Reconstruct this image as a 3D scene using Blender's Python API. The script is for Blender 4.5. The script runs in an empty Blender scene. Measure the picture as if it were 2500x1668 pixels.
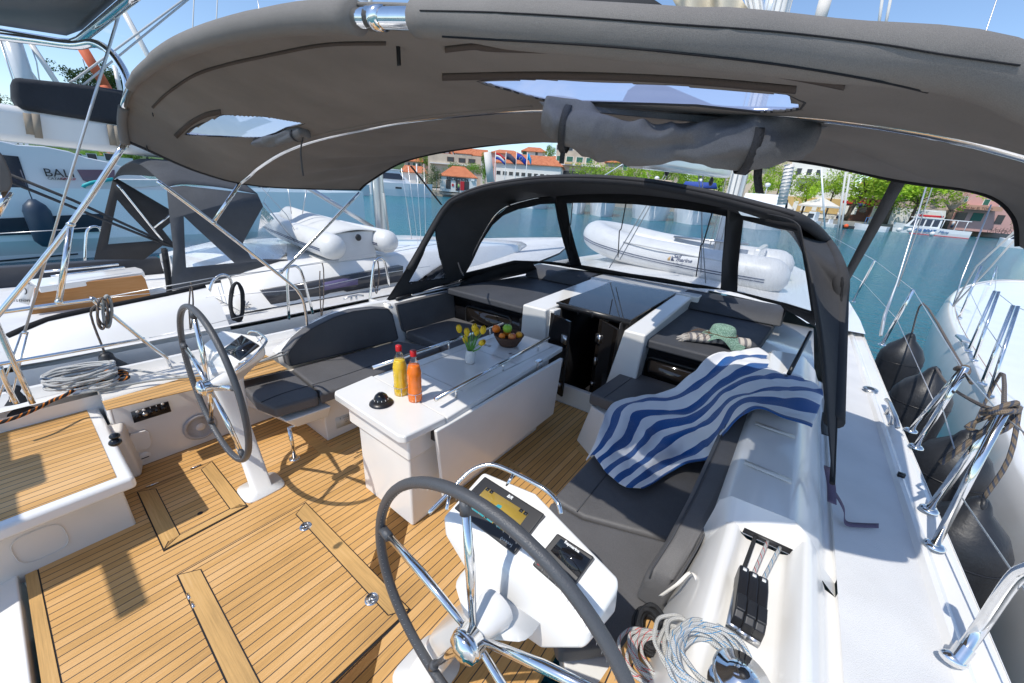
import bpy, bmesh, math, random
import numpy as np
from mathutils import noise as mn
from mathutils import Vector, Matrix, Euler
rng = random.Random(7)
S = bpy.context.scene
COL = S.collection

# ------------------------------------------------------------- camera
CAMPOS = Vector((1.66, 0.0, 1.9))
FPX = 912.0
def frame(h, p, r):
    h, p, r = [math.radians(v) for v in (h, p, r)]
    f = Vector((-math.sin(h)*math.cos(p), math.cos(h)*math.cos(p), -math.sin(p)))
    x = Vector((math.cos(h), math.sin(h), 0)); u = x.cross(f)
    return x*math.cos(r)+u*math.sin(r), -x*math.sin(r)+u*math.cos(r), f
FB = frame(36.14, 21.02, 3.34)       # camera seen in the yacht's own frame (the yacht is trimmed and heeled a little)
FG = frame(36.14, 22.4, 4.27)        # camera seen in the level world
def mat3(F): return Matrix((F[0], F[1], -F[2])).transposed()
cam = bpy.data.cameras.new('camera'); camo = bpy.data.objects.new('camera', cam); COL.objects.link(camo)
cam.sensor_width = 36; cam.lens = FPX/2500*36; cam.clip_start = 0.02; cam.clip_end = 5000
camo.matrix_world = Matrix.Translation(CAMPOS) @ mat3(FG).to_4x4()
S.camera = camo
BM = Matrix.Translation(CAMPOS) @ (mat3(FG) @ mat3(FB).transposed()).to_4x4() @ Matrix.Translation(-CAMPOS)

# ------------------------------------------------------------- light
SUND = Vector((-0.14, -0.63, 1.0)).normalized()      # towards the sun
w = bpy.data.worlds.new('World'); S.world = w; w.use_nodes = True
nt = w.node_tree; nt.nodes.clear()
sky = nt.nodes.new('ShaderNodeTexSky'); sky.sky_type = 'NISHITA'; sky.sun_disc = False
sky.sun_elevation = math.asin(SUND.z); sky.sun_rotation = math.atan2(SUND.x, SUND.y)
sky.air_density = 1.0; sky.dust_density = 0.4; sky.ozone_density = 3.5
bg = nt.nodes.new('ShaderNodeBackground'); bg.inputs[1].default_value = 0.15
wo = nt.nodes.new('ShaderNodeOutputWorld')
wtc = nt.nodes.new('ShaderNodeTexCoord'); wmp = nt.nodes.new('ShaderNodeMapping'); wmp.inputs['Scale'].default_value = (2.2, 5.5, 9); wmp.inputs['Rotation'].default_value = (0, .25, .6)
wn_ = nt.nodes.new('ShaderNodeTexNoise'); wn_.inputs['Scale'].default_value = 1.1; wn_.inputs['Detail'].default_value = 8; wn_.inputs['Roughness'].default_value = .62; wn_.inputs['Distortion'].default_value = .6
nt.links.new(wtc.outputs['Generated'], wmp.inputs[0]); nt.links.new(wmp.outputs[0], wn_.inputs['Vector'])
wr_ = nt.nodes.new('ShaderNodeMapRange'); wr_.inputs[1].default_value = .58; wr_.inputs[2].default_value = .80; wr_.inputs[3].default_value = 0; wr_.inputs[4].default_value = .75; nt.links.new(wn_.outputs[0], wr_.inputs[0])
wx = nt.nodes.new('ShaderNodeMix'); wx.data_type = 'RGBA'; nt.links.new(wr_.outputs[0], wx.inputs[0]); nt.links.new(sky.outputs[0], wx.inputs[6]); wx.inputs[7].default_value = (5.2, 5.4, 5.8, 1)
nt.links.new(wx.outputs[2], bg.inputs[0]); nt.links.new(bg.outputs[0], wo.inputs[0])
sun = bpy.data.lights.new('sun', 'SUN'); sun.energy = 3.0; sun.angle = math.radians(0.5); sun.color = (1, .95, .87)
so = bpy.data.objects.new('sun', sun); COL.objects.link(so)
so.rotation_euler = SUND.to_track_quat('Z', 'Y').to_euler()
S.view_settings.view_transform = 'Standard'; S.view_settings.look = 'None'
S.view_settings.exposure = 0.38; S.view_settings.gamma = 1

# ------------------------------------------------------------- pixel rays -> true positions on real planes
def ray(px, F):
    return (px[0]-1250)*F[0] - (px[1]-834)*F[1] + FPX*F[2]
def onax(px, i, v, F):
    d = ray(px, F); return CAMPOS + d*((v-CAMPOS[i])/d[i])
def Z(px, z): return onax(px, 2, z, FB)
def Y(px, y): return onax(px, 1, y, FB)
def X(px, x): return onax(px, 0, x, FB)
def GZ(px, z): return onax(px, 2, z, FG)
def GD(px, d):                      # level world: point at horizontal distance d
    v = ray(px, FG); return CAMPOS + v*(d/math.hypot(v.x, v.y))
def c(n, *pts):                     # reading of a 700 px wide enlargement -> photo pixels
    ox = int(n[1])*600; oy = {'A': 0, 'B': 400, 'C': 800, 'D': 1200}[n[0]]
    return [(ox+a/3.357, oy+b/3.357) for a, b in pts]

# ------------------------------------------------------------- materials
def new_mat(name):
    m = bpy.data.materials.new(name); m.use_nodes = True
    return m, m.node_tree, m.node_tree.nodes['Principled BSDF']
def mat(name, col, rough=.5, metal=0, noise=0, nscale=8, bump=0, bscale=60, spec=None, coat=0, trans=0, alpha=1):
    m, t, b = new_mat(name)
    b.inputs['Base Color'].default_value = (*col, 1); b.inputs['Roughness'].default_value = rough
    b.inputs['Metallic'].default_value = metal
    if spec is not None: b.inputs['Specular IOR Level'].default_value = spec
    if coat: b.inputs['Coat Weight'].default_value = coat; b.inputs['Coat Roughness'].default_value = .08
    if trans: b.inputs['Transmission Weight'].default_value = trans
    if noise or bump:
        tc = t.nodes.new('ShaderNodeTexCoord')
    if noise:
        n = t.nodes.new('ShaderNodeTexNoise'); n.inputs['Scale'].default_value = nscale; n.inputs['Detail'].default_value = 6
        t.links.new(tc.outputs['Object'], n.inputs['Vector'])
        mp = t.nodes.new('ShaderNodeMapRange'); mp.inputs[3].default_value = 1-noise; mp.inputs[4].default_value = 1+noise
        mp.inputs[1].default_value = .3; mp.inputs[2].default_value = .7
        t.links.new(n.outputs[0], mp.inputs[0])
        mx = t.nodes.new('ShaderNodeVectorMath'); mx.operation = 'SCALE'; mx.inputs[0].default_value = col
        t.links.new(mp.outputs[0], mx.inputs['Scale']); t.links.new(mx.outputs[0], b.inputs['Base Color'])
    if bump:
        n = t.nodes.new('ShaderNodeTexNoise'); n.inputs['Scale'].default_value = bscale; n.inputs['Detail'].default_value = 4
        t.links.new(tc.outputs['Object'], n.inputs['Vector'])
        bp = t.nodes.new('ShaderNodeBump'); bp.inputs['Strength'].default_value = min(1, bump); bp.inputs['Distance'].default_value = .01
        t.links.new(n.outputs[0], bp.inputs['Height']); t.links.new(bp.outputs[0], b.inputs['Normal'])
    return m
def ramp(t, fac, stops):
    r = t.nodes.new('ShaderNodeValToRGB'); e = r.color_ramp.elements
    while len(e) < len(stops): e.new(.5)
    for k, (p, cl) in enumerate(stops): e[k].position = p; e[k].color = (*cl, 1)
    t.links.new(fac, r.inputs[0]); return r.outputs[0]
def math_(t, op, a, b=None):
    n = t.nodes.new('ShaderNodeMath'); n.operation = op
    for k, v in enumerate((a, b)):
        if v is None: continue
        if isinstance(v, (int, float)): n.inputs[k].default_value = v
        else: t.links.new(v, n.inputs[k])
    return n.outputs[0]
def teak(name, base, axis=0, pitch=.0464, lines=True, off=0., cw=.095):
    """planks run along the other axis; dark caulk every pitch"""
    m, t, b = new_mat(name)
    tc = t.nodes.new('ShaderNodeTexCoord'); sp = t.nodes.new('ShaderNodeSeparateXYZ'); t.links.new(tc.outputs['Object'], sp.inputs[0])
    u = math_(t, 'ADD', math_(t, 'DIVIDE', sp.outputs[axis], pitch), 100+off)
    cell = math_(t, 'FLOOR', u); fr = math_(t, 'FRACT', u)
    mp = t.nodes.new('ShaderNodeMapping'); mp.inputs['Scale'].default_value = (170, 5, 60) if axis == 0 else (5, 170, 60)
    t.links.new(tc.outputs['Object'], mp.inputs[0])
    g = t.nodes.new('ShaderNodeTexNoise'); g.inputs['Scale'].default_value = 1; g.inputs['Detail'].default_value = 5; g.inputs['Roughness'].default_value = .6
    t.links.new(mp.outputs[0], g.inputs['Vector'])
    wn = t.nodes.new('ShaderNodeTexWhiteNoise'); wn.noise_dimensions = '1D'; t.links.new(cell, wn.inputs['W'])
    big = t.nodes.new('ShaderNodeTexNoise'); big.inputs['Scale'].default_value = 2.2; t.links.new(tc.outputs['Object'], big.inputs['Vector'])
    f = math_(t, 'ADD', math_(t, 'MULTIPLY', g.outputs[0], .55), math_(t, 'MULTIPLY', wn.outputs[0], .24 if lines else 0.08))
    f = math_(t, 'ADD', math_(t, 'SUBTRACT', f, .07), math_(t, 'MULTIPLY', big.outputs[0], .42))
    lo = tuple(v*.62 for v in base); hi = (min(1, base[0]*1.22), min(1, base[1]*1.36), min(1, base[2]*1.9))
    col = ramp(t, f, [(.25, lo), (.5, base), (.8, hi)])
    if lines:
        edge = math_(t, 'LESS_THAN', fr, cw)
        mx = t.nodes.new('ShaderNodeMix'); mx.data_type = 'RGBA'
        t.links.new(edge, mx.inputs[0]); t.links.new(col, mx.inputs[6]); mx.inputs[7].default_value = (.028, .027, .03, 1)
        col = mx.outputs[2]
    t.links.new(col, b.inputs['Base Color']); b.inputs['Roughness'].default_value = .62
    bp = t.nodes.new('ShaderNodeBump'); bp.inputs['Strength'].default_value = .25; bp.inputs['Distance'].default_value = .002
    t.links.new(g.outputs[0], bp.inputs['Height']); t.links.new(bp.outputs[0], b.inputs['Normal'])
    return m
def fabric(name, col, scale=900, rough=.85, wr=.0):
    m, t, b = new_mat(name)
    tc = t.nodes.new('ShaderNodeTexCoord')
    n = t.nodes.new('ShaderNodeTexNoise'); n.inputs['Scale'].default_value = scale; n.inputs['Detail'].default_value = 2
    n2 = t.nodes.new('ShaderNodeTexNoise'); n2.inputs['Scale'].default_value = 3.5; n2.inputs['Detail'].default_value = 5
    for k in (n, n2): t.links.new(tc.outputs['Object'], k.inputs['Vector'])
    f = math_(t, 'ADD', math_(t, 'MULTIPLY', n.outputs[0], .6), math_(t, 'MULTIPLY', n2.outputs[0], .4))
    cl = ramp(t, f, [(.3, tuple(v*.72 for v in col)), (.7, tuple(v*1.3 for v in col))])
    t.links.new(cl, b.inputs['Base Color']); b.inputs['Roughness'].default_value = rough
    bp = t.nodes.new('ShaderNodeBump'); bp.inputs['Strength'].default_value = .35; bp.inputs['Distance'].default_value = .002
    t.links.new(n.outputs[0], bp.inputs['Height'])
    if wr:
        n3 = t.nodes.new('ShaderNodeTexNoise'); n3.inputs['Scale'].default_value = 7; n3.inputs['Detail'].default_value = 3; n3.inputs['Distortion'].default_value = 1.5
        t.links.new(tc.outputs['Object'], n3.inputs['Vector'])
        b2 = t.nodes.new('ShaderNodeBump'); b2.inputs['Strength'].default_value = wr; b2.inputs['Distance'].default_value = .03
        t.links.new(n3.outputs[0], b2.inputs['Height']); t.links.new(bp.outputs[0], b2.inputs['Normal']); t.links.new(b2.outputs[0], b.inputs['Normal'])
    else: t.links.new(bp.outputs[0], b.inputs['Normal'])
    b.inputs['Specular IOR Level'].default_value = .3
    return m
def vinyl(name, milk=.08, tint=(.93, .96, 1)):
    """clear flexible window: see-through, faintly milky, glossy"""
    m = bpy.data.materials.new(name); m.use_nodes = True; t = m.node_tree; t.nodes.clear()
    o = t.nodes.new('ShaderNodeOutputMaterial'); tr = t.nodes.new('ShaderNodeBsdfTransparent'); tr.inputs[0].default_value = (*tint, 1)
    gl = t.nodes.new('ShaderNodeBsdfGlossy'); gl.inputs['Roughness'].default_value = .08; df = t.nodes.new('ShaderNodeBsdfDiffuse')
    df.inputs[0].default_value = (.8, .85, .9, 1)
    tc = t.nodes.new('ShaderNodeTexCoord'); n = t.nodes.new('ShaderNodeTexNoise'); n.inputs['Scale'].default_value = 4; n.inputs['Detail'].default_value = 6; n.inputs['Distortion'].default_value = 2
    t.links.new(tc.outputs['Object'], n.inputs['Vector'])
    mk = ramp(t, n.outputs[0], [(.45, (milk*.85,)*3), (.62, (milk*1.1,)*3), (.75, (min(1, milk*(1.35 if milk < .12 else 3)),)*3)])
    m1 = t.nodes.new('ShaderNodeMixShader'); t.links.new(mk, m1.inputs[0]); t.links.new(tr.outputs[0], m1.inputs[1]); t.links.new(df.outputs[0], m1.inputs[2])
    fr = t.nodes.new('ShaderNodeFresnel'); fr.inputs[0].default_value = 1.35
    bp = t.nodes.new('ShaderNodeBump'); bp.inputs['Strength'].default_value = .35; bp.inputs['Distance'].default_value = .02; t.links.new(n.outputs[0], bp.inputs['Height'])
    t.links.new(bp.outputs[0], gl.inputs['Normal'])
    if milk > .3:
        tl = t.nodes.new('ShaderNodeBsdfTranslucent'); tl.inputs[0].default_value = (.30, .37, .56, 1); t.links.new(tl.outputs[0], m1.inputs[2]); m1.inputs[0].default_value = milk
        for l in list(m1.inputs[0].links): t.links.remove(l)
        fr.inputs[0].default_value = 1.02
        for l in list(gl.inputs['Normal'].links): t.links.remove(l)
    m2 = t.nodes.new('ShaderNodeMixShader'); m2.inputs[0].default_value = .04
    if milk < .3: t.links.new(fr.outputs[0], m2.inputs[0])
    m2 = m2; t.links.new(m1.outputs[0], m2.inputs[1]); t.links.new(gl.outputs[0], m2.inputs[2])
    t.links.new(m2.outputs[0], o.inputs[0]); return m
def ropemat(name, col, fleck=None, dens=.12):
    """braided rope: uv.x runs along the rope in metres, uv.y goes round"""
    m, t, b = new_mat(name)
    uv = t.nodes.new('ShaderNodeUVMap'); sp = t.nodes.new('ShaderNodeSeparateXYZ'); t.links.new(uv.outputs[0], sp.inputs[0])
    a = math_(t, 'SINE', math_(t, 'ADD', math_(t, 'MULTIPLY', sp.outputs[0], 700), math_(t, 'MULTIPLY', sp.outputs[1], 18.85)))
    d = math_(t, 'SINE', math_(t, 'SUBTRACT', math_(t, 'MULTIPLY', sp.outputs[0], 700), math_(t, 'MULTIPLY', sp.outputs[1], 18.85)))
    h = math_(t, 'MULTIPLY', a, d)
    cl = ramp(t, math_(t, 'ADD', math_(t, 'MULTIPLY', h, .5), .5), [(.2, tuple(v*.6 for v in col)), (.6, col)])
    if fleck:
        s = math_(t, 'ADD', math_(t, 'MULTIPLY', sp.outputs[0], 26), math_(t, 'MULTIPLY', sp.outputs[1], 2))
        f1 = math_(t, 'LESS_THAN', math_(t, 'FRACT', s), dens)
        mx = t.nodes.new('ShaderNodeMix'); mx.data_type = 'RGBA'; t.links.new(f1, mx.inputs[0]); t.links.new(cl, mx.inputs[6]); mx.inputs[7].default_value = (*fleck, 1)
        cl = mx.outputs[2]
    t.links.new(cl, b.inputs['Base Color']); b.inputs['Roughness'].default_value = .75
    bp = t.nodes.new('ShaderNodeBump'); bp.inputs['Strength'].default_value = .6; bp.inputs['Distance'].default_value = .002
    t.links.new(h, bp.inputs['Height']); t.links.new(bp.outputs[0], b.inputs['Normal'])
    return m
M = dict(
 gel=mat('white_gelcoat', (.80, .79, .765), .22, noise=.035, nscale=3, coat=.3),
 gelw=mat('warm_white_gelcoat', (.76, .73, .68), .3, noise=.03, nscale=4),
 skid=mat('nonskid_deck', (.70, .70, .695), .55, noise=.05, nscale=5, bump=.35, bscale=420),
 grey=mat('grey_hull', (.62, .64, .65), .25, noise=.03),
 dark=mat('dark_gap', (.01, .01, .012), .5),
 black=mat('black_plastic', (.016, .016, .018), .35),
 blackg=mat('black_gloss', (.01, .01, .012), .06),
 chrome=mat('polished_steel', (.82, .81, .79), .09, 1, noise=.06, nscale=30),
 steel=mat('brushed_steel', (.6, .6, .6), .3, 1),
 wire=mat('steel_wire', (.62, .62, .62), .35, .8),
 cush=fabric('charcoal_vinyl', (.112, .110, .113), 500, .5, .10),
 cushd=fabric('blue_black_vinyl', (.060, .063, .072), 500, .62, .10),
 canvas=fabric('grey_canvas', (.190, .177, .165), 1300, .95, .10),
 canvasd=fabric('dark_canvas', (.042, .042, .045), 700, .9, .15),
 canvasb=fabric('black_canvas_edge', (.015, .015, .017), 700, .9),
 velcro=fabric('brown_velcro', (.070, .056, .048), 400, .95),
 leather=mat('grey_leather', (.072, .075, .082), .42, bump=.22, bscale=300),
 rubber=mat('black_rubber', (.016, .017, .020), .45, noise=.35, nscale=9, bump=.15, bscale=60),
 teak=teak('teak_deck', (.60, .335, .11)),
 teakf=teak('teak_trim_board', (.60, .36, .13), lines=False),
 teakx=teak('teak_trim_board_across', (.60, .36, .13), axis=1, lines=False),
 wood=teak('varnished_wood', (.42, .19, .055), lines=False),
 topv=vinyl('sky_window_vinyl', .62),
 vin=vinyl('clear_window_vinyl', .11), vin2=vinyl('crumpled_window_vinyl', .13),
 smoke=mat('smoked_acrylic', (.012, .010, .009), .04, spec=.6),
 ropew=ropemat('white_rope', (.60, .60, .58)),
 ropeg=ropemat('grey_rope', (.42, .44, .43)),
 roper=ropemat('white_rope_red_fleck', (.60, .60, .58), (.6, .02, .03)),
 ropeb=ropemat('white_rope_blue_fleck', (.60, .61, .60), (.03, .25, .5)),
 ropek=ropemat('black_rope', (.018, .019, .022)),
 ropeo=ropemat('black_orange_rope', (.022, .022, .024), (.75, .22, .02), .3),
 ropet=ropemat('tan_rope', (.22, .165, .115), (.06, .07, .10), .35),
 white=mat('white_paint', (.78, .78, .76), .4), red=mat('red_plastic', (.55, .01, .015), .3),
 pvc=mat('white_pvc', (.66, .66, .65), .42, noise=.05, nscale=6, bump=.1, bscale=30),
)

# ------------------------------------------------------------- scene tree helpers
BOATS = []                                    # top-level things kept in the yacht frame
def empty(name, label, cat, group=None, loc=(0, 0, 0), boat=True):
    o = bpy.data.objects.new(name, None); COL.objects.link(o); o.location = loc; o.empty_display_size = .1
    tag(o, label, cat, group, boat); return o
def tag(o, label=None, cat=None, group=None, boat=None, kind=None):
    if label: o['label'] = label
    if cat: o['category'] = cat
    if group: o['group'] = group
    if kind: o['kind'] = kind
    if boat: BOATS.append(o)
    return o
def link(name, me, m, parent=None, smooth=True, bev=0, seg=3, sub=0, solid=0, off=-1):
    o = bpy.data.objects.new(name, me); COL.objects.link(o)
    for k in (m if isinstance(m, (list, tuple)) else [m]): me.materials.append(k)
    if smooth: me.polygons.foreach_set('use_smooth', [True]*len(me.polygons))
    if parent is not None:
        o.parent = parent
        root = parent
        off_ = Vector((0, 0, 0))
        while root is not None: off_ += root.location; root = root.parent
        o.location = -off_
    if solid:
        s = o.modifiers.new('s', 'SOLIDIFY'); s.thickness = solid; s.offset = off
    if bev:
        b = o.modifiers.new('b', 'BEVEL'); b.width = bev; b.segments = seg; b.limit_method = 'ANGLE'; b.angle_limit = math.radians(35); b.harden_normals = True
    if sub:
        s = o.modifiers.new('u', 'SUBSURF'); s.levels = sub; s.render_levels = sub
    return o
class G:
    """mesh builder"""
    def __init__(s): s.v = []; s.f = []; s.mi = []; s.uv = {}; s.k = 0
    def add(s, vs, fs):
        n = len(s.v); s.v += [tuple(v) for v in vs]; s.f += [tuple(i+n for i in f) for f in fs]; s.mi += [s.k]*len(fs); return n
    def prism(s, top, down):
        """top: list of points, down: vector or list of bottom points"""
        n = len(top); top = [Vector(p) for p in top]
        bot = [Vector(p) for p in down] if isinstance(down, list) else [p+Vector(down) for p in top]
        nrm = sum(((top[i]-top[0]).cross(top[(i+1) % n]-top[0]) for i in range(1, n-1)), Vector())
        if nrm.dot(sum(bot, Vector())/n-sum(top, Vector())/n) > 0: top.reverse(); bot.reverse()
        s.add(top+bot, [tuple(range(n)), tuple(range(2*n-1, n-1, -1))]+[(i, i+n, (i+1) % n+n, (i+1) % n) for i in range(n)])
        return s
    def box(s, a, b, M4=None):
        x0, y0, z0 = a; x1, y1, z1 = b
        vs = [Vector(p) for p in ((x0, y0, z0), (x1, y0, z0), (x1, y1, z0), (x0, y1, z0), (x0, y0, z1), (x1, y0, z1), (x1, y1, z1), (x0, y1, z1))]
        if M4 is not None: vs = [M4 @ v for v in vs]
        s.add(vs, [(0, 3, 2, 1), (4, 5, 6, 7), (0, 1, 5, 4), (1, 2, 6, 5), (2, 3, 7, 6), (3, 0, 4, 7)]); return s
    def loft(s, rows, closed=False, caps=False):
        n = len(rows[0]); b = len(s.v); vs = [p for r in rows for p in r]; fs = []
        for i in range(len(rows)-1):
            for j in range(n if closed else n-1):
                k = (j+1) % n; fs.append((i*n+j, i*n+k, (i+1)*n+k, (i+1)*n+j))
        if caps: fs += [tuple(range(n))[::-1], tuple((len(rows)-1)*n+j for j in range(n))]
        s.add(vs, fs); return s
    def tube(s, pts, r, seg=10, closed=False, sm=0, rs=None, uv=False):
        pts = [Vector(p) for p in pts]
        if sm: pts = smooth_path(pts, sm, closed)
        n = len(pts)
        if n < 2: return s
        tang = []
        for i in range(n):
            a = pts[i-1] if (i or closed) else pts[0]; b_ = pts[(i+1) % n] if (i < n-1 or closed) else pts[-1]
            d = (b_-a); tang.append(d.normalized() if d.length > 1e-9 else Vector((0, 0, 1)))
        up = Vector((0, 0, 1)) if abs(tang[0].z) < .9 else Vector((1, 0, 0))
        nx = tang[0].cross(up).normalized(); base = len(s.v); L = 0; ls = []
        for i in range(n):
            if i:
                ax = tang[i-1].cross(tang[i]); an = tang[i-1].angle(tang[i], 0)
                if ax.length > 1e-8: nx = Matrix.Rotation(an, 3, ax.normalized()) @ nx
                L += (pts[i]-pts[i-1]).length
            ls.append(L)
            ny = tang[i].cross(nx); rr = (rs[min(len(rs)-1, int(i/(n-1)*(len(rs)-1)+.5))] if rs else r)
            for k in range(seg):
                a = 2*math.pi*k/seg; s.v.append(tuple(pts[i]+(nx*math.cos(a)+ny*math.sin(a))*rr))
        for i in range(n if closed else n-1):
            for k in range(seg):
                k2 = (k+1) % seg; i2 = (i+1) % n
                if uv:
                    l2 = ls[i2] if i2 else L; s.uv[len(s.f)] = ((ls[i], k/seg), (l2, k/seg), (l2, (k+1)/seg), (ls[i], (k+1)/seg))
                s.f.append((base+i*seg+k, base+i2*seg+k, base+i2*seg+k2, base+i*seg+k2)); s.mi.append(s.k)
        if not closed:
            s.f.append(tuple(base+k for k in range(seg))); s.f.append(tuple(base+(n-1)*seg+k for k in range(seg))[::-1]); s.mi += [s.k]*2
        return s
    def lathe(s, prof, c0, ax=(0, 0, 1), seg=24):
        ax = Vector(ax).normalized(); up = Vector((0, 0, 1)) if abs(ax.z) < .9 else Vector((1, 0, 0))
        e1 = ax.cross(up).normalized(); e2 = ax.cross(e1); c0 = Vector(c0)
        rows = [[c0+ax*h+(e1*math.cos(2*math.pi*k/seg)+e2*math.sin(2*math.pi*k/seg))*max(r, 1e-5) for k in range(seg)] for r, h in prof]
        return s.loft(rows, closed=True)
    def ball(s, c0, r, sc=(1, 1, 1), seg=16, rings=10):
        c0 = Vector(c0); rows = []
        for i in range(rings+1):
            t = math.pi*i/rings
            rows.append([c0+Vector((sc[0]*r*math.sin(t)*math.cos(2*math.pi*k/seg), sc[1]*r*math.sin(t)*math.sin(2*math.pi*k/seg), sc[2]*r*math.cos(t))) for k in range(seg)])
        return s.loft(rows, closed=True)
    def obj(s, name, m, parent=None, **kw):
        me = bpy.data.meshes.new(name); me.from_pydata(s.v, [], s.f); me.validate(clean_customdata=False)
        if any(s.mi): me.polygons.foreach_set('material_index', s.mi[:len(me.polygons)])
        if s.uv and len(me.polygons) == len(s.f):
            ul = me.uv_layers.new(name='UVMap')
            for p in me.polygons:
                if p.index in s.uv:
                    for li, c_ in zip(p.loop_indices, s.uv[p.index]): ul.data[li].uv = c_
        bm = bmesh.new(); bm.from_mesh(me); bmesh.ops.remove_doubles(bm, verts=bm.verts, dist=1e-6); bmesh.ops.recalc_face_normals(bm, faces=bm.faces); bm.to_mesh(me); bm.free()
        return link(name, me, m, parent, **kw)
def smooth_path(p, n, closed=False):
    out = []; N = len(p)
    for i in range(N if closed else N-1):
        if closed: a, b, c_, d = p[i-1], p[i], p[(i+1) % N], p[(i+2) % N]
        else: a, b, c_, d = p[max(i-1, 0)], p[i], p[i+1], p[min(i+2, N-1)]
        for k in range(n):
            t = k/n; out.append(.5*((2*b)+(c_-a)*t+(2*a-5*b+4*c_-d)*t*t+(3*b-a-3*c_+d)*t**3))
    if not closed: out.append(p[-1])
    return out
def lerp(a, b, t): return a+(b-a)*t
def tubes(name, paths, r, m, parent, seg=10, sm=0, closed=False):
    g = G()
    for p in paths: g.tube(p, r, seg, closed, sm)
    return g.obj(name, m, parent)
def rope(name, pts, r, m, parent=None, sm=5, seg=8):
    g = G(); g.tube(pts, r, seg, False, sm, uv=True); return g.obj(name, m, parent)
def text(name, s, size, m, parent, o, ex, ey, depth=.001, align='CENTER', shear=0, bold=0):
    """lettering as a mesh; o = origin, ex / ey = unit directions of the writing"""
    cu = bpy.data.curves.new(name, 'FONT'); cu.body = s; cu.size = size; cu.extrude = depth; cu.align_x = align; cu.align_y = 'CENTER'; cu.shear = shear; cu.offset = bold
    cu.resolution_u = 3
    t = bpy.data.objects.new(name, cu); COL.objects.link(t); bpy.context.view_layer.update()
    me = bpy.data.meshes.new_from_object(t.evaluated_get(bpy.context.evaluated_depsgraph_get()))
    bpy.data.objects.remove(t); bpy.data.curves.remove(cu)
    ex = Vector(ex).normalized(); ez = ex.cross(Vector(ey)).normalized(); ey = ez.cross(ex)
    mt = Matrix((ex, ey, ez)).transposed().to_4x4(); me.transform(Matrix.Translation(o) @ mt)
    me.materials.clear()
    return link(name, me, m, parent, smooth=False)
# ============================================================= THE YACHT
V = Vector
YT = empty('sailing_yacht', 'large white sailing yacht with teak cockpit, two wheels and grey canvas, nearest the camera', 'sailing yacht')
def part(g, name, m, parent=None, **kw): return g.obj(name, m, parent or YT, **kw)
def lab(o, s): o['label'] = s; return o
TX0, TX1 = -1.64, 1.35
# ---- hull: one shell, bow far ahead
g = G(); CX = .25
def half(y):                      # half beam at deck level
    return 2.13 if y < 5.5 else 2.13*max(0.02, 1-((y-5.5)/6.6)**2.1)
rows = []
for y in [-1.9, -1, 0, 1.5, 3, 4.5, 6, 7, 8, 9, 10, 10.8, 11.5, 12.0]:
    hb = half(y); zt = .80+.02*max(0, y-4)
    zp = zt-.30*max(0, min(1, (5.2-y)/2.5)); rows.append([V((CX+s*hb*k, y, z)) for s, k, z in ((-1, 1, zp), (-1, 1.02, zp-.2), (-1, .93, -.5), (-1, .8, -1.1), (0, 1, -1.6), (1, .8, -1.1), (1, .93, -.5), (1, 1.02, zt-.35), (1, 1, zt))])
    if False: pass
g.loft(rows)
n = len(rows[0]); part(g, 'hull', M['gel'], bev=0)
# ---- foredeck and coachroof ahead of the windscreen
g = G(); rows = []
for y in [4.9, 5.5, 6.5, 7.5, 8.5, 9.5, 10.5, 11.5, 12]:
    hb = half(y); zt = .82+.02*max(0, y-4); cr = .16*max(0, min(1, (9-y)/3))
    rows.append([V((CX+hb*k, y, zt+dz*cr)) for k, dz in ((-1, 0), (-.78, 0), (-.66, .8), (-.3, 1.05), (0, 1.1), (.3, 1.05), (.66, .8), (.78, 0), (1, 0))])
g.loft(rows); part(g, 'foredeck', M['gel'])
# ---- starboard side deck, coaming
def prof(pts, y0, y1, nm, m, **kw):
    g = G(); g.loft([[V((x, y, z)) for x, z in pts] for y in (y0, y1)]); return part(g, nm, m, **kw)
g = G(); g.loft([[V((x, y, z)) for x, z in ((2.03, .80), (2.27, .785))] for y in (-1.9, 1, 3, 5)]); part(g, 'side_deck', M['skid'])
prof([(2.27, .785), (2.285, .80), (2.30, .80), (2.315, .79), (2.36, .80), (2.385, .795), (2.40, .76), (2.40, .5)], -1.9, 6, 'toe_rail', M['gel'], smooth=False)
prof([(1.60, .40), (1.645, .70), (1.66, .90), (1.69, .935), (1.86, .945), (1.89, .93), (1.965, .86), (1.985, .82), (2.0, .79), (2.03, .78), (2.03, .801)], 1.36, 3.3, 'coaming', M['gel'])
PRF = [(1.585, .40), (1.61, .58), (1.665, .77), (1.70, .865), (1.72, .885), (1.737, .875), (1.75, .85), (1.77, .838), (1.87, .842), (1.885, .85), (1.905, .925), (1.92, .93), (1.935, .915), (1.965, .86), (1.985, .82), (2.0, .79), (2.03, .78), (2.03, .801)]
g = G(); g.loft([[V((x, y, z-(dz*max(0, 1-abs(x-1.72)/.09) if x < 1.8 else 0))) for x, z in PRF] for y, dz in ((-1.9, .06), (.6, .06), (.80, .05), (.98, .012), (1.30, 0))]); part(g, 'coaming', M['gel'])
g = G(); g.loft([[V((x, 1.30, z)) for x, z in ((1.585, .40), (1.61, .58), (1.665, .77), (1.70, .865), (1.72, .885), (1.745, .86), (1.755, .852), (1.89, .855), (1.905, .925), (1.935, .915), (1.965, .86), (1.985, .82), (2.03, .78))], [V((x, 1.362, z)) for x, z in ((1.60, .40), (1.645, .70), (1.66, .90), (1.69, .935), (1.71, .9365), (1.74, .938), (1.76, .939), (1.88, .944), (1.90, .93), (1.935, .90), (1.965, .86), (1.985, .82), (2.03, .78))]]); part(g, 'clutch_recess_face', M['gel'])
g = G(); g.prism([V((1.752, 1.299, .858)), V((1.895, 1.299, .860)), V((1.893, 1.306, .876)), V((1.754, 1.306, .874))], (0, -.004, .002)); part(g, 'rope_slot', M['dark'])
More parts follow.
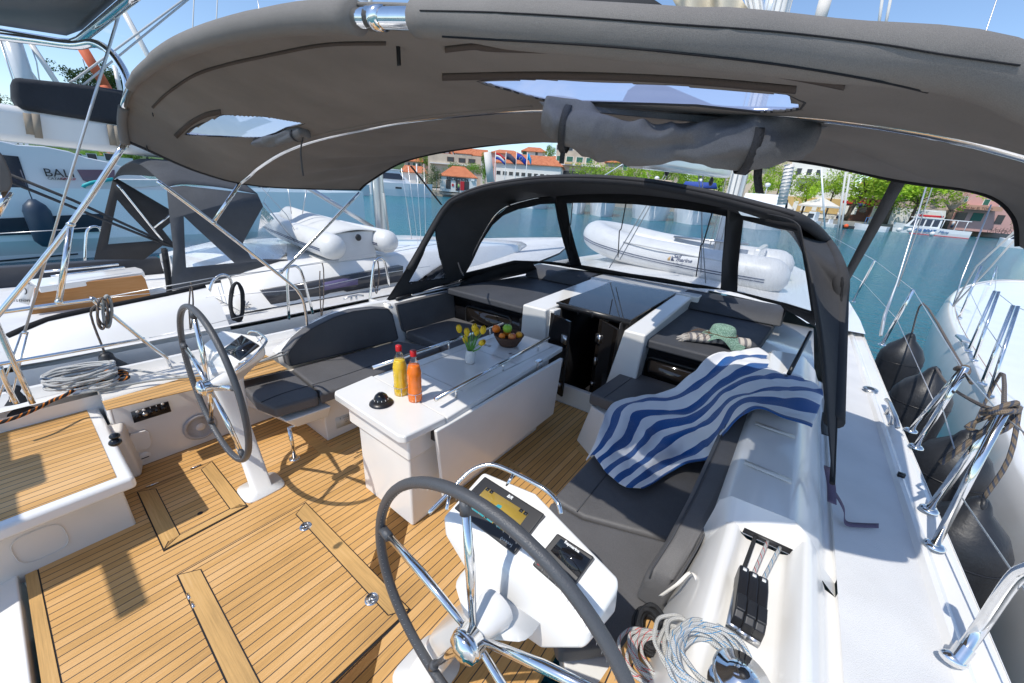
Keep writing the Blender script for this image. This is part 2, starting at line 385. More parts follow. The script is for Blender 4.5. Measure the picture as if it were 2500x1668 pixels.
for y in (2.0, 1.62):
    g = G(); g.loft([[V((1.70, y, .945)), V((1.86, y-.02, .951))], [V((1.70, y-.03, .945)), V((1.86, y-.05, .951))]]); part(g, 'strap_band', M['gelw'], solid=.003)
# deck filler cap and seams
g = G(); p0 = Z(c('C3', (1093, 503))[0], .81); g.lathe([(.0, .0), (.038, .0), (.042, -.006)], p0+V((0, 0, .004)), seg=24); cap = part(g, 'filler_cap', M['steel'])
g = G(); g.lathe([(0, .002), (.020, .002), (.021, 0)], p0+V((0, 0, .004))); part(g, 'cap_core', M['black'], cap)
# ---- starboard aft corner (bottom right): moulded step
pass

# ---- cockpit sole
fl = [V((-1.10, -.36, 0)), V((-1.64, -.36, 0)), V((-1.64, 3.12, 0)), V((1.25, 3.12, 0)), V((1.25, -1.5, 0)), V((-1.0, -1.5, 0))]
a0, a1 = Z((61, 1405), 0), Z((101, 1667), 0); b0, b1 = Z((95, 1391), 0), Z((153, 1665), 0)
da = (a1-a0).normalized(); db = (b1-b0).normalized()
g = G(); g.prism([b0-db*.9, V((-1.64, 3.12, 0)), V((1.25, 3.12, 0)), V((1.25, b1.y-.2, 0)), b1+db*1.6], (0, 0, -.05)); sole = part(g, 'cockpit_floor', M['teak'], smooth=False)
g = G(); g.prism([a0-da*.9, b0-db*.9-V((0, .006, 0)), b1+db*1.6-V((0, .006, 0)), a1+da*1.6], (0, 0, -.05)); part(g, 'floor_edge_board', M['teakx'], sole, smooth=False)
g = G(); g.prism([b0-db*.9+V((0, -.008, -.003)), b0-db*.9+V((0, .004, -.003)), b1+db*1.6+V((0, .004, -.003)), b1+db*1.6+V((0, -.008, -.003))], (0, 0, -.04)); part(g, 'caulk_line', M['dark'], sole, smooth=False)
def hatch(outline, boards, name, m='teak', zt=.006, gap=.008):
    """outline: px corners on the sole in order aft-port, fwd-port, fwd-stb, aft-stb"""
    q = [Z(p, 0) for p in outline]; ctr = sum(q, V())/4
    g = G(); g.prism([p+(p-ctr).normalized()*gap*1.6+V((0, 0, .0015)) for p in q], (0, 0, -.01)); gp = part(g, 'hatch_gap', M['dark'], sole, smooth=False)
    u = q[1]-q[0]; w_ = q[2]-q[3]
    g = G(); g.prism([p+V((0, 0, zt)) for p in q], (0, 0, -.02)); h = part(g, name, M[m], sole, smooth=False)
    return q, h
def board(q, i, w, mt, h, zt=.0075):
    """mitred trim board along edge i of the hatch"""
    a, b = q[i], q[(i+1) % 4]; pa, pb = q[i-1], q[(i+2) % 4]
    ia = a+(pa-a).normalized()*w+(b-a).normalized()*w*.6; ib = b+(pb-b).normalized()*w+(a-b).normalized()*w*.6
    g = G(); up = V((0, 0, zt)); g.prism([a+up, b+up, ib+up, ia+up], (0, 0, -.02)); part(g, 'trim_board', M[mt], sole, smooth=False)
    d = ((ib-ia).normalized()); nn = V((-d.y, d.x, 0)); s = 1 if nn.dot(ia-a) > 0 else -1
    g = G(); up2 = V((0, 0, zt-.0003))
    g.prism([ia+up2, ib+up2, ib+up2+nn*s*.005, ia+up2+nn*s*.005], (0, 0, -.01))
    for e, f_ in ((a, ia), (b, ib)):
        dd = (f_-e).normalized(); n2 = V((-dd.y, dd.x, 0))*.002; g.prism([e+up+V((0, 0, .0004))+n2, f_+up+V((0, 0, .0004))+n2, f_+up+V((0, 0, .0004))-n2, e+up+V((0, 0, .0004))-n2], (0, 0, -.002))
    part(g, 'caulk_line', M['dark'], sole, smooth=False)
qa = Z((429, 1409), 0); qb = Z((746, 1228), 0); qc = Z((1001, 1490), 0)
big_s = Z((808, 1665), 0)
dd = (big_s-Z((972, 1513), 0)); qd = qc+dd.normalized()*(qb-qa).length
def pxof(v):
    d = v-CAMPOS; w_ = d.dot(FB[2]); return (1250+FPX*d.dot(FB[0])/w_, 834-FPX*d.dot(FB[1])/w_)
q1, h1 = hatch([(436, 1406), (746, 1230), (998, 1489), pxof(qd+V((0, -.0, 0)))], [], 'floor_hatch')
board(q1, 1, .078, 'teakx', h1); board(q1, 3, .078, 'teakx', h1)
q2, h2 = hatch([(338, 1203), (517, 1129), (602, 1237), (402, 1343)], [], 'floor_hatch')
board(q2, 1, .07, 'teakx', h2); board(q2, 3, .075, 'teakx', h2)
board(q2, 2, .045, 'teakf', h2)
# finger hole, hinges, ring latches
g = G(); g.lathe([(.0, .0), (.014, .0)], Z(c('D0', (1640, 178))[0], .0078)); part(g, 'finger_hole', M['dark'], sole)
for p in c('D0', (1545, 860), (1580, 930)):
    g = G(); v = Z(p, .006); g.tube([v-V((.02, 0, 0)), v+V((.02, 0, 0))], .006); part(g, 'hinge', M['chrome'], sole)
g = G(); e0, e1 = Z(c('C0', (1195, 1308))[0], .008), Z(c('C0', (1300, 1268))[0], .008); g.tube([e0, e1], .005); e0, e1 = Z(c('C0', (1560, 1158))[0], .008), Z(c('C0', (1650, 1122))[0], .008); g.tube([e0, e1], .005); part(g, 'hinge', M['chrome'], sole)
for p in c('D1', (490, 285), (1032, 880)):
    v = Z(p, .008); g = G(); g.lathe([(0, .001), (.022, .001), (.026, .004), (.031, .004), (.034, 0)], v, seg=28); lt = part(g, 'ring_latch', M['chrome'], sole)
    g = G(); g.tube([v+V((.012*math.cos(t), .008+.011*math.sin(t), .006)) for t in [k*math.pi/6 for k in range(12)]], .0025, 6, True); g.box(tuple(v+V((-.004, -.016, .002))), tuple(v+V((.004, .0, .007)))); part(g, 'pull_ring', M['steel'], lt)
# boards where the sole meets table, threshold and benches
def flat(px, z, m, nm='trim_board', t=.004):
    g = G(); g.prism([Z(p, z) for p in px], (0, 0, -t)); return part(g, nm, M[m], sole, smooth=False)
flat(c('C2', (545, 492), (845, 628), (838, 655), (545, 524)), .003, 'teakx')
flat([(1240, 1120)]+c('C2', (75, 1115), (145, 1125), (490, 1330), (540, 1360), (520, 1385)), .003, 'teakf')
flat(c('C1', (420, 850), (480, 830), (705, 990), (640, 1065)), .003, 'teakf')
flat(c('C1', (705, 990), (940, 905), (945, 930), (640, 1065)), .0028, 'teakf')
flat(c('C2', (680, 975), (750, 985), (800, 1030), (770, 1060)), .003, 'teakf')
# ---- port helm seat (teak topped box)
bx = G(); bx.box((-2.05, -1.6, .325), (-.86, .10, .40)); seat = part(bx, 'helm_seat', M['gel'], bev=.022)
bx = G(); bx.box((-1.99, -1.6, -.05), (-1.015, .045, .33)); part(bx, 'helm_seat_side', M['gelw'], seat, bev=.015)
tp = [V((-.915, -1.55, .403)), V((-.915, .040, .403)), V((-1.99, .045, .403)), V((-1.99, -1.55, .403))]
g = G(); g.prism(tp, (0, 0, -.006)); part(g, 'seat_teak', M['teak'], seat, smooth=False)
g = G(); hc = X(c('D0', (335, 430))[0], -1.010)
g.tube([hc+V((.0, .085*math.copysign(abs(math.cos(t))**.6, math.cos(t)), .085*math.copysign(abs(math.sin(t))**.6, math.sin(t)))) for t in [k*math.pi/16 for k in range(32)]], .0025, 6, True); part(g, 'locker_rim', M['gel'], seat)
g = G(); g.loft([[V((-2.045, y, .39)), V((-2.06, y, .47)), V((-2.08, y, .49)), V((-2.24, y, .50)), V((-2.26, y, .30))] for y in (-1.95, .13)], caps=True); part(g, 'side_deck', M['gel'])
# aft end wall of cockpit and swim platform, far left
g = G(); e = Z((70, 1385), 0); g.prism([a0-da*.05+V((-.012, -.02, .02)), a1+da*1.5+V((-.01, -.02, .02)), a1+da*1.5+V((-.0, -.10, .0)), a0-da*.05+V((0, -.10, .0))], (0, 0, -.5)); part(g, 'transom_edge', M['gel'], bev=.01)
g = G(); g.prism([V((-1.3, -.42, -.34)), V((1.0, -.7, -.34)), V((1.0, -2.0, -.34)), V((-1.3, -2.0, -.34))], (0, 0, -.08)); pl = part(g, 'swim_platform', M['gel'], bev=.01)
g = G(); g.prism([V((-.55, -.50, -.337)), V((1.0, -.74, -.337)), V((1.0, -1.8, -.337)), V((-.75, -1.8, -.337))], (0, 0, -.008)); part(g, 'platform_teak', M['teak'], pl, smooth=False)
# ---- port coaming
pc = G()
pc.loft([[V((x, y, z)) for x, z in ((-1.63, 0), (-1.655, .51), (-1.67, .54), (-1.70, .55), (-1.99, .55), (-2.03, .52), (-2.03, .2))] for y in (.125, 2.25)])
cm = part(pc, 'coaming', M['gelw'])
g = G(); g.prism([V((-1.63, .10, 0)), V((-1.655, .125, .53)), V((-1.99, .125, .53)), V((-1.99, .10, 0))], (0, .02, 0)); part(g, 'coaming_end', M['gelw'], cm)
g = G(); g.prism([V((-1.50, .06, .0)), V((-1.50, .16, 0)), V((-1.66, .20, 0)), V((-1.66, .06, 0))], [V((-1.53, .06, .36)), V((-1.53, .15, .36)), V((-1.68, .18, .36)), V((-1.68, .06, .36))]); part(g, 'corner_column', M['gelw'], cm, bev=.02)
g = G(); g.prism([Z(p, .556) for p in [(259, 1001), (249, 980), (388, 940), (520, 903), (600, 882), (648, 866), (702, 901), (592, 927), (488, 947), (380, 972)]], (0, 0, -.006)); part(g, 'coaming_teak', M['teak'], cm, smooth=False)
g = G(); g.loft([[V((x, y, z)) for x, z in ((-1.98, .50), (-2.1, .49), (-2.12, .56), (-2.14, .57), (-2.16, .5))] for y in (-1.8, 1.5, 5)]); part(g, 'side_deck', M['gel'])
def XW(px): return X(px, -1.632)
def wallpoly(px, nm, m, t=.006, parent=cm, x=-1.632, bev=0):
    g = G(); g.prism([X(p, x)+V((t, 0, 0)) for p in px], (-t*1.5, 0, 0)); return part(g, nm, M[m], parent, bev=bev)
pn = wallpoly(c('C0', (1072, 692), (1378, 605), (1403, 685), (1098, 780)), 'switch_panel', 'black')
for k, p in enumerate(c('C0', (1138, 726), (1190, 711), (1243, 692), (1293, 677), (1343, 660))):
    v = X(p, -1.622); g = G(); g.lathe([(0, .008), (.013, .008), (.015, 0)], v-V((.002, 0, 0)), (1, 0, 0), 16); part(g, 'switch', M['blackg' if k != 1 else 'steel'], pn)
    v = v+V((0, 0, .034)); g = G(); g.lathe([(0, .001), (.009, .001), (.009, 0)], v-V((.001, 0, 0)), (1, 0, 0), 12) if k in (0, 1, 4) else g.box(tuple(v-V((.001, .0015, .006))), tuple(v+V((.001, .0015, .006)))); part(g, 'switch_mark', M['white'], pn)
ld = wallpoly(c('C0', (1058, 890), (1070, 868), (1100, 862), (1190, 838), (1215, 848), (1240, 920), (1232, 965), (1205, 990), (1100, 1012), (1080, 1000)), 'locker_lid', 'gel', .012, bev=.004)
v = X(c('C0', (1160, 962))[0], -1.616); text('lid_lettering', 'FILLER', .018, M['black'], ld, v, (0, 1, 0), (0, 0, 1), .0004) if False else None
v = X(c('C0', (1187, 1057))[0], -1.63); g = G(); g.lathe([(0, .004), (.03, .004), (.034, 0)], v, (1, 0, 0), 20); dr = part(g, 'drain_cover', M['gel'], cm)
g = G(); g.box(tuple(v+V((.003, -.02, -.010))), tuple(v+V((.006, .02, -.004)))); part(g, 'drain_slot', M['dark'], dr)
v = X(c('C0', (1643, 812))[0], -1.632); g = G(); g.lathe([(0, .006), (.082, .006), (.084, .012), (.10, .010), (.106, 0)], v, (1, 0, 0), 36); sp_ = part(g, 'loudspeaker', mat('speaker_grey', (.46, .46, .47), .5), cm)
g = G(); g.lathe([(0, .013), (.026, .012), (.03, .006)], v, (1, 0, 0), 20); part(g, 'speaker_cone', M['gelw'], sp_)
g = G()
for k in range(-9, 10):
    h = math.sqrt(max(0, .08**2-(k*.0085)**2)); g.box(tuple(v+V((.006, -h, k*.0085-.001))), tuple(v+V((.0075, h, k*.0085+.001))))
part(g, 'speaker_grille', M['steel'], sp_)
v = Y(c('C0', (945, 905))[0], .06); g = G(); g.ball(v+V((0, 0, .008)), .015, (1, 1, .75)); g.ball(v+V((.004, -.004, -.014)), .018, (1, 1, .8)); g.lathe([(.007, -.02), (.007, .02)], v+V((0, .0, -.005)), (0, 0, 1)); part(g, 'cockpit_lamp', M['blackg'], cm)
# ---- forward port quarter: coaming behind the lounger, companionway bulkhead
g = G(); g.loft([[V((x, y, z)) for x, z in ((-1.52, .38), (-1.56, .78), (-1.60, .81), (-1.86, .80), (-1.93, .72), (-1.95, .5), (-2.14, .5))] for y in (2.22, 5.0)]); part(g, 'coaming', M['gel'])
g = G(); g.prism([V((-1.55, 2.22, .40)), V((-1.56, 2.22, .81)), V((-1.90, 2.22, .80)), V((-1.94, 2.22, .5))], (0, .03, 0)); part(g, 'coaming_face', M['gel'])
# raised rounded coaming outside the port backrest
rows = []
for y, z in ((1.15, .56), (1.35, .66), (1.55, .76), (1.8, .82), (2.1, .83), (2.3, .82)):
    rows.append([V((-1.60, y, .45)), V((-1.63, y, z-.01)), V((-1.68, y, z)), V((-1.80, y, z-.03)), V((-1.90, y, min(z-.1, .6))), V((-1.95, y, .5))])
g = G(); g.loft(rows); part(g, 'coaming_shoulder', M['gel'])
BY = 3.12
def bulk(x0, x1, z0, z1, nm, m, y=BY, t=.04, **kw):
    g = G(); g.box((x0, y, z0), (x1, y+t, z1)); return part(g, nm, M[m], **kw)
bl = bulk(-1.56, -.42, .30, .775, 'cabin_bulkhead', 'blackg')
lab(bl, 'black glossy cabin bulkhead with a slot window')
bl2 = bulk(.72, 1.62, .30, .775, 'cabin_bulkhead', 'blackg')
def rrect(cx, cz, hw, hh, r, y, n=5):
    out = []
    for sx, sz, a0_ in ((1, 1, 0), (-1, 1, 90), (-1, -1, 180), (1, -1, 270)):
        for k in range(n+1):
            a = math.radians(a0_+90*k/n); out.append(V((cx+sx*(hw-r)+r*math.cos(a), y, cz+sz*(hh-r)+r*math.sin(a))))
    return out
for par, cx in ((bl, -.98), (bl2, 1.17)):
    g = G(); g.tube(rrect(cx, .57, .34, .115, .06, BY-.004), .011, 8, True); fr = part(g, 'port_frame', M['black'], par)
    g = G(); g.prism(rrect(cx, .57, .33, .105, .055, BY-.006), (0, .01, 0)); part(g, 'port_glass', M['smoke'], par)
g = G(); g.box((-1.56, BY-.03, .775), (-.42, BY+.1, .795)); g.box((.72, BY-.03, .775), (1.66, BY+.1, .795)); part(g, 'lounge_lip', M['gel'], bev=.004)
g = G(); g.box((-1.60, BY+.02, .70), (-.40, 4.95, .79)); part(g, 'lounge_base', M['gel']); g = G(); g.box((.70, BY+.02, .70), (1.98, 4.95, .79)); part(g, 'lounge_base', M['gel'])
# posts either side of companionway, sloping coach top
for nm, L in (('companionway_post', [(-.42, -.10)]), ('companionway_post', [(.67, .90)])):
    x0, x1 = L[0]
    lo = 0
    g = G(); s = -1 if x0 < 0 else 1
    if s < 0: top = [V((x0+.05, BY-.20, .93)), V((x1, BY-.20, .93)), V((x1, 4.55, 1.0)), V((x0+.05, 4.55, 1.0))]; bot = [V((x0-.06, BY-.06, .0)), V((x1, BY-.06, 0)), V((x1, 4.55, 0)), V((x0-.06, 4.55, 0))]
    else: top = [V((x0, BY-.20, .93)), V((x1-.05, BY-.20, .93)), V((x1-.05, 4.55, 1.0)), V((x0, 4.55, 1.0))]; bot = [V((x0-.18, BY-.10, .0)), V((x1-.10, BY-.10, 0)), V((x1-.10, 4.55, 0)), V((x0-.18, 4.55, 0))]
    g.prism(top, bot); part(g, nm, M['gel'], bev=.018)
g = G(); g.box((-.38, 4.40, .78), (.92, 4.95, 1.005)); part(g, 'coach_top', M['gel'], bev=.015)
hq = [Z(p, z_) for p, z_ in zip([(1362, 737), (1541, 781), (1650, 715), (1498, 688)], (.955, .955, 1.013, 1.013))]
g = G(); g.prism(hq, (0, 0, -.015)); ht = part(g, 'sliding_hatch', M['smoke'], bev=.003)
g = G(); g.prism([hq[0]+V((0, -.03, 0)), hq[1]+V((0, -.03, 0)), hq[1], hq[0]], (0, 0, -.05)); part(g, 'hatch_bar', M['black'], ht)
g = G(); hx = .22; g.tube([V((hx, 2.95, .955)), V((hx, 2.95, 1.0)), V((hx+.14, 2.95, 1.0)), V((hx+.14, 2.95, .955))], .009, 8, sm=0); part(g, 'hatch_handle', M['black'], ht)
g = G(); g.box((-.05, 2.99, .0), (.66, 3.04, .20)); g.box((-.12, 2.99, 0), (-.05, 3.12, .92)); part(g, 'threshold', M['gel'], bev=.008)
# dark cabin behind: walls, a few lit shapes below
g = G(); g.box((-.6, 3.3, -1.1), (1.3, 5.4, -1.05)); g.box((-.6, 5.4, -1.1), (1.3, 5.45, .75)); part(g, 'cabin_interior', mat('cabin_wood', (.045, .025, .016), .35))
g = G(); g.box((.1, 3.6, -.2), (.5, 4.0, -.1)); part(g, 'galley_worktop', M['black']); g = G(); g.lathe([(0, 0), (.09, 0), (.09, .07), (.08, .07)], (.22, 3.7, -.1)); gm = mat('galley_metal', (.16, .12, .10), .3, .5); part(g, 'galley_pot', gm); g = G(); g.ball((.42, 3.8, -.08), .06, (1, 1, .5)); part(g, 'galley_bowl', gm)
g = G(); g.box((-.098, 3.05, -1.0), (-.09, 4.3, .92)); part(g, 'shade_lining', M['black']); g = G(); g.box((.56, 3.1, -1.0), (.568, 4.3, .92)); part(g, 'shade_lining', M['black'])  # black side sheets stand in for the shade inside the companionway
for i, (x0, a_, nm) in enumerate(((-.075, 24, 'companionway_door'), (.60, -34, 'companionway_door'))):
    g = G(); s = 1 if i == 0 else -1
    Mx = Matrix.Translation((x0, 2.99, 0)) @ Matrix.Rotation(math.radians(-s*a_), 4, 'Z')
    g.box((0 if s > 0 else -.30, -.012, .14), (.30 if s > 0 else 0, .012, .90), Mx); d = part(g, nm, M['smoke'], bev=.004)
    g = G(); xx = .26*s; g.box((xx-.035, -.03, .68), (xx+.035, -.012, .76), Mx); g.box((xx-.012, -.028, .45), (xx+.012, -.012, .53), Mx); g.box((xx-.02, -.03, .24), (xx+.02, -.012, .27), Mx); part(g, 'door_lock', M['steel'], d)
# ============================================================= yacht: table, consoles, wheels, canvas
from mathutils.bvhtree import BVHTree
def inpoly(p, poly):
    x, y = p; r = False; j = len(poly)-1
    for i in range(len(poly)):
        xi, yi = poly[i]; xj, yj = poly[j]
        if (yi > y) != (yj > y) and x < (xj-xi)*(y-yi)/(yj-yi)+xi: r = not r
        j = i
    return r
def resample(pts, n):
    pts = [V(p) for p in pts]; d = [0]
    for a, b in zip(pts, pts[1:]): d.append(d[-1]+(b-a).length)
    out = []; k = 0
    for i in range(n):
        t = d[-1]*i/(n-1)
        while k < len(d)-2 and d[k+1] < t: k += 1
        out.append(pts[k].lerp(pts[k+1], (t-d[k])/max(1e-9, d[k+1]-d[k])))
    return out
def grid(arches, nu, nv):
    """arches: list of 3d polylines -> smooth nv x nu grid"""
    A = [resample(smooth_path([V(p) for p in a], 6), nu) for a in arches]
    cols = [[A[i][j] for i in range(len(A))] for j in range(nu)]
    cols = [resample(smooth_path(cc, 8), nv) for cc in cols] if len(arches) > 2 else [resample(cc, nv) for cc in cols]
    return [[cols[j][i] for j in range(nu)] for i in range(nv)]
def cutgrid(rows, holes, inv=False):
    g = G(); nv = len(rows); nu = len(rows[0]); g.v = [tuple(p) for r in rows for p in r]
    for i in range(nv-1):
        for j in range(nu-1):
            q = (i*nu+j, i*nu+j+1, (i+1)*nu+j+1, (i+1)*nu+j)
            ctr = (rows[i][j]+rows[i+1][j+1])/2; pp = pxof(ctr)
            ins = any(inpoly(pp, h) for h in holes) and (ctr-CAMPOS).dot(FB[2]) > 0
            if ins == inv: g.f.append(q); g.mi.append(0)
    return g
from mathutils.geometry import tessellate_polygon
def tess(P, outer, holes):
    loops = [[V((x, -y, 0)) for x, y in outer]]+[[V((x, -y, 0)) for x, y in h] for h in holes]
    tri = tessellate_polygon(loops); g = G(); g.add([P(p) for p in outer]+[P(p) for h in holes for p in h], [tuple(t) for t in tri]); return g
class Plane_:
    def __init__(s, p, n): s.p = V(p); s.n = V(n).normalized()
    def __call__(s, px, off=0):
        d = ray(px, FB); return CAMPOS+d*((s.p+s.n*off-CAMPOS).dot(s.n)/d.dot(s.n))
def plane3(a, b, c_): a, b, c_ = V(a), V(b), V(c_); return Plane_(a, (b-a).cross(c_-a))
# ---- cockpit table
g = G(); g.box((-.28, 1.06, 0), (.22, 2.42, .70)); g.box((-.33, 1.03, .52), (.26, 2.45, .70)); tb = part(g, 'cockpit_table', M['gel'], bev=.015)
g = G(); g.prism([V((-.375, .985, .745)), V((-.34, .965, .745)), V((.28, .955, .745)), V((.315, .975, .745)), V((.335, 1.24, .745)), V((-.40, 1.26, .745))], (0, 0, -.05)); part(g, 'tabletop', M['gel'], tb, bev=.012)
g = G(); g.prism([V((-.40, 1.262, .735)), V((.335, 1.242, .735)), V((.26, 2.66, .735)), V((-.38, 2.66, .735))], (0, 0, -.045)); top2 = part(g, 'tabletop', M['gel'], tb, bev=.010)
g = G()
for y in (1.52, 2.10): g.box((-.30, y-.003, .7352), (.19, y+.003, .7358))
for x in (-.30, .19): g.box((x-.003, 1.52, .7352), (x+.003, 2.62, .7358))
part(g, 'lid_seam', M['steel'], tb)
for p in c('C1', (1975, 145), (2185, 222)):
    v = Z(p, .7365); g = G(); g.lathe([(0, .001), (.018, .001), (.018, 0)], v-V((.02, .0, 0)), seg=16); lc = part(g, 'lid_catch', M['steel'], tb)
    g = G(); g.lathe([(0, .001), (.018, .001), (.018, 0)], v+V((.02, .005, 0)), seg=16); part(g, 'lid_catch', M['steel'], tb)
for a, b in (((910, 898), (1227, 790)), ((1063, 976), (1340, 825))):
    a, b = Z(a, .80), Z(b, .80); g = G(); g.tube([a, b], .0135, 12); hr = part(g, 'handrail', M['chrome'], tb)
    for t in (.13, .5, .87):
        q = a.lerp(b, t); g = G(); g.tube([q, V((q.x, q.y, .735))], .008, 10); part(g, 'rail_post', M['chrome'], tb)
lf = [V((.352, 1.15, .70)), V((.345, 2.52, .70)), V((.325, 2.50, .17)), V((.33, 1.22, .17))]
g = G(); g.prism(lf, (-.028, 0, 0)); leaf = part(g, 'table_leaf', M['gel'], tb, bev=.008)
g = G(); g.prism([V((-.40, 1.2, .70)), V((-.40, 2.52, .70)), V((-.385, 2.50, .2)), V((-.385, 1.22, .2))], (.028, 0, 0)); part(g, 'table_leaf', M['gel'], tb, bev=.008)
for p in c('C1', (1778, 690), ):
    g = G(); v = X(p, .30); g.box((.262, v.y-.02, v.z-.03), (.30, v.y+.02, v.z+.025)); part(g, 'leaf_latch', M['chrome'], tb, bev=.003)
v = X(c('C2', (392, 300))[0], .29); g = G(); g.box((.262, v.y-.03, v.z-.03), (.30, v.y+.03, v.z+.03)); part(g, 'leaf_latch', M['chrome'], tb, bev=.003)
v = X((1062, 1052), .262); g = G(); g.box((.25, v.y-.03, v.z-.045), (.30, v.y+.03, v.z+.045)); part(g, 'leaf_hinge', M['black'], tb, bev=.004)
# compass
v = Z(c('C1', (1112, 618))[0], .748); g = G(); g.lathe([(.0, .022), (.05, .018), (.066, .006), (.068, 0)], v, seg=32); cp = part(g, 'compass', M['black'], tb)
g = G(); g.lathe([(0.0, .060), (.018, .056), (.033, .043), (.041, .026), (.043, .012), (.043, 0)], v+V((0, 0, .008)), seg=28); part(g, 'compass_dome', M['blackg'], tb)
g = G()
for k in range(12):
    a = k*math.pi/6; d = V((math.cos(a), math.sin(a), 0)); g.tube([v+d*.0425+V((0, 0, .026)), v+d*.0415+V((0, 0, .036))], .0016, 5)
part(g, 'compass_marks', M['white'], tb)
# instruction sticker, socket on the aft face of the pedestal
PA = Plane_((0, 1.028, .3), (0, 1, 0))
v = PA(c('C1', (1278, 955))[0]); v = V((min(v.x, .2), 1.056, v.z)); g = G(); g.lathe([(0, .010), (.012, .010), (.026, .006), (.030, 0)], v, (0, -1, 0), 20); part(g, 'shower_socket', M['chrome'], tb)
st = [PA(p) for p in c('C1', (1260, 1000), (1300, 1022), (1308, 1080), (1265, 1050))]
g = G(); g.prism([V((p.x, 1.0575, p.z)) for p in st], (0, .001, 0)); sk = part(g, 'sticker', mat('green_sticker', (.01, .30, .10), .4), tb)
cc = sum(st, V())/4; g = G(); g.prism([V((cc.x-.010, 1.0565, cc.z-.004)), V((cc.x+.010, 1.0565, cc.z-.004)), V((cc.x+.004, 1.0565, cc.z+.012)), V((cc.x-.004, 1.0565, cc.z+.012))], (0, .0005, 0)); part(g, 'sticker_mark', M['white'], tb)
# ---- seat bases
g = G(); g.box((-1.64, 1.16, 0), (-.955, 3.12, .385)); g.box((-1.5, 2.32, 0), (-.42, 3.12, .385)); part(g, 'bench_base', M['gelw'], bev=.01)
g = G(); g.prism([V((-.86, .86, .37)), V((-.83, 1.17, .37)), V((-1.62, 1.17, .37)), V((-1.62, .80, .37))], [V((-.93, .95, .25)), V((-.90, 1.17, .25)), V((-1.62, 1.17, .25)), V((-1.62, .80, .25))]); bp_ = part(g, 'bench_pan', M['gel'], bev=.012)
g = G(); v = Z((719, 1119), 0); g.tube([v, V((v.x-.02, v.y+.01, .26))], .0135, 14); g.lathe([(0, .008), (.02, .008), (.038, .002), (.038, 0)], v); g.tube([V((v.x-.02, v.y+.01, .255)), V((-.93, 1.17, .25))], .008, 8); part(g, 'bench_leg', M['chrome'], bp_)
v = PA(c('C1', (770, 760))[0]); pl_ = plane3((-.954, 1.2, .1), (-.954, 2.0, .1), (-.954, 1.2, .3))
g = G(); q = [pl_(p, -.0) for p in c('C1', (732, 745), (885, 690), (900, 770), (745, 828))]; nrm = V((.002, 0, 0)); g.prism([p+nrm for p in q], (-.003, 0, 0)); bpz = part(g, 'builders_plate', mat('plate', (.62, .58, .50), .4), bp_)
ex = (q[1]-q[0]).normalized(); up = (q[0]-q[3]).normalized()
text('plate_lettering', '5', .022, M['black'], bpz, q[0].lerp(q[1], .25)-up*.018+V((.003, 0, 0)), ex, up, .0003)
for k, sx in ((0, 'CAT A  PERS'), (1, '8  10  14'), (2, 'MAX')): text('plate_lettering', sx, .010, M['black'], bpz, q[0].lerp(q[1], .55)-up*(.02+.02*k)+V((.003, 0, 0)), ex, up, .0003)
text('plate_lettering', 'CE', .014, M['black'], bpz, q[3].lerp(q[2], .82)+up*.016+V((.003, 0, 0)), ex, up, .0003)
g = G(); g.prism([V((1.03, 1.50, .40)), V((1.00, 1.95, .40)), V((.98, 2.35, .40)), V((.66, 2.48, .40)), V((.66, 3.12, .40)), V((1.64, 3.12, .40)), V((1.64, .6, .40)), V((1.42, .75, .40)), V((1.10, 1.15, .40))],
 [V((1.00, 1.50, 0)), V((.98, 1.95, 0)), V((.90, 2.3, 0)), V((.56, 2.52, 0)), V((.56, 3.12, 0)), V((1.64, 3.12, 0)), V((1.64, .6, 0)), V((1.46, .8, 0)), V((1.12, 1.2, 0))]); part(g, 'bench_base', M['gel'], bev=.01)
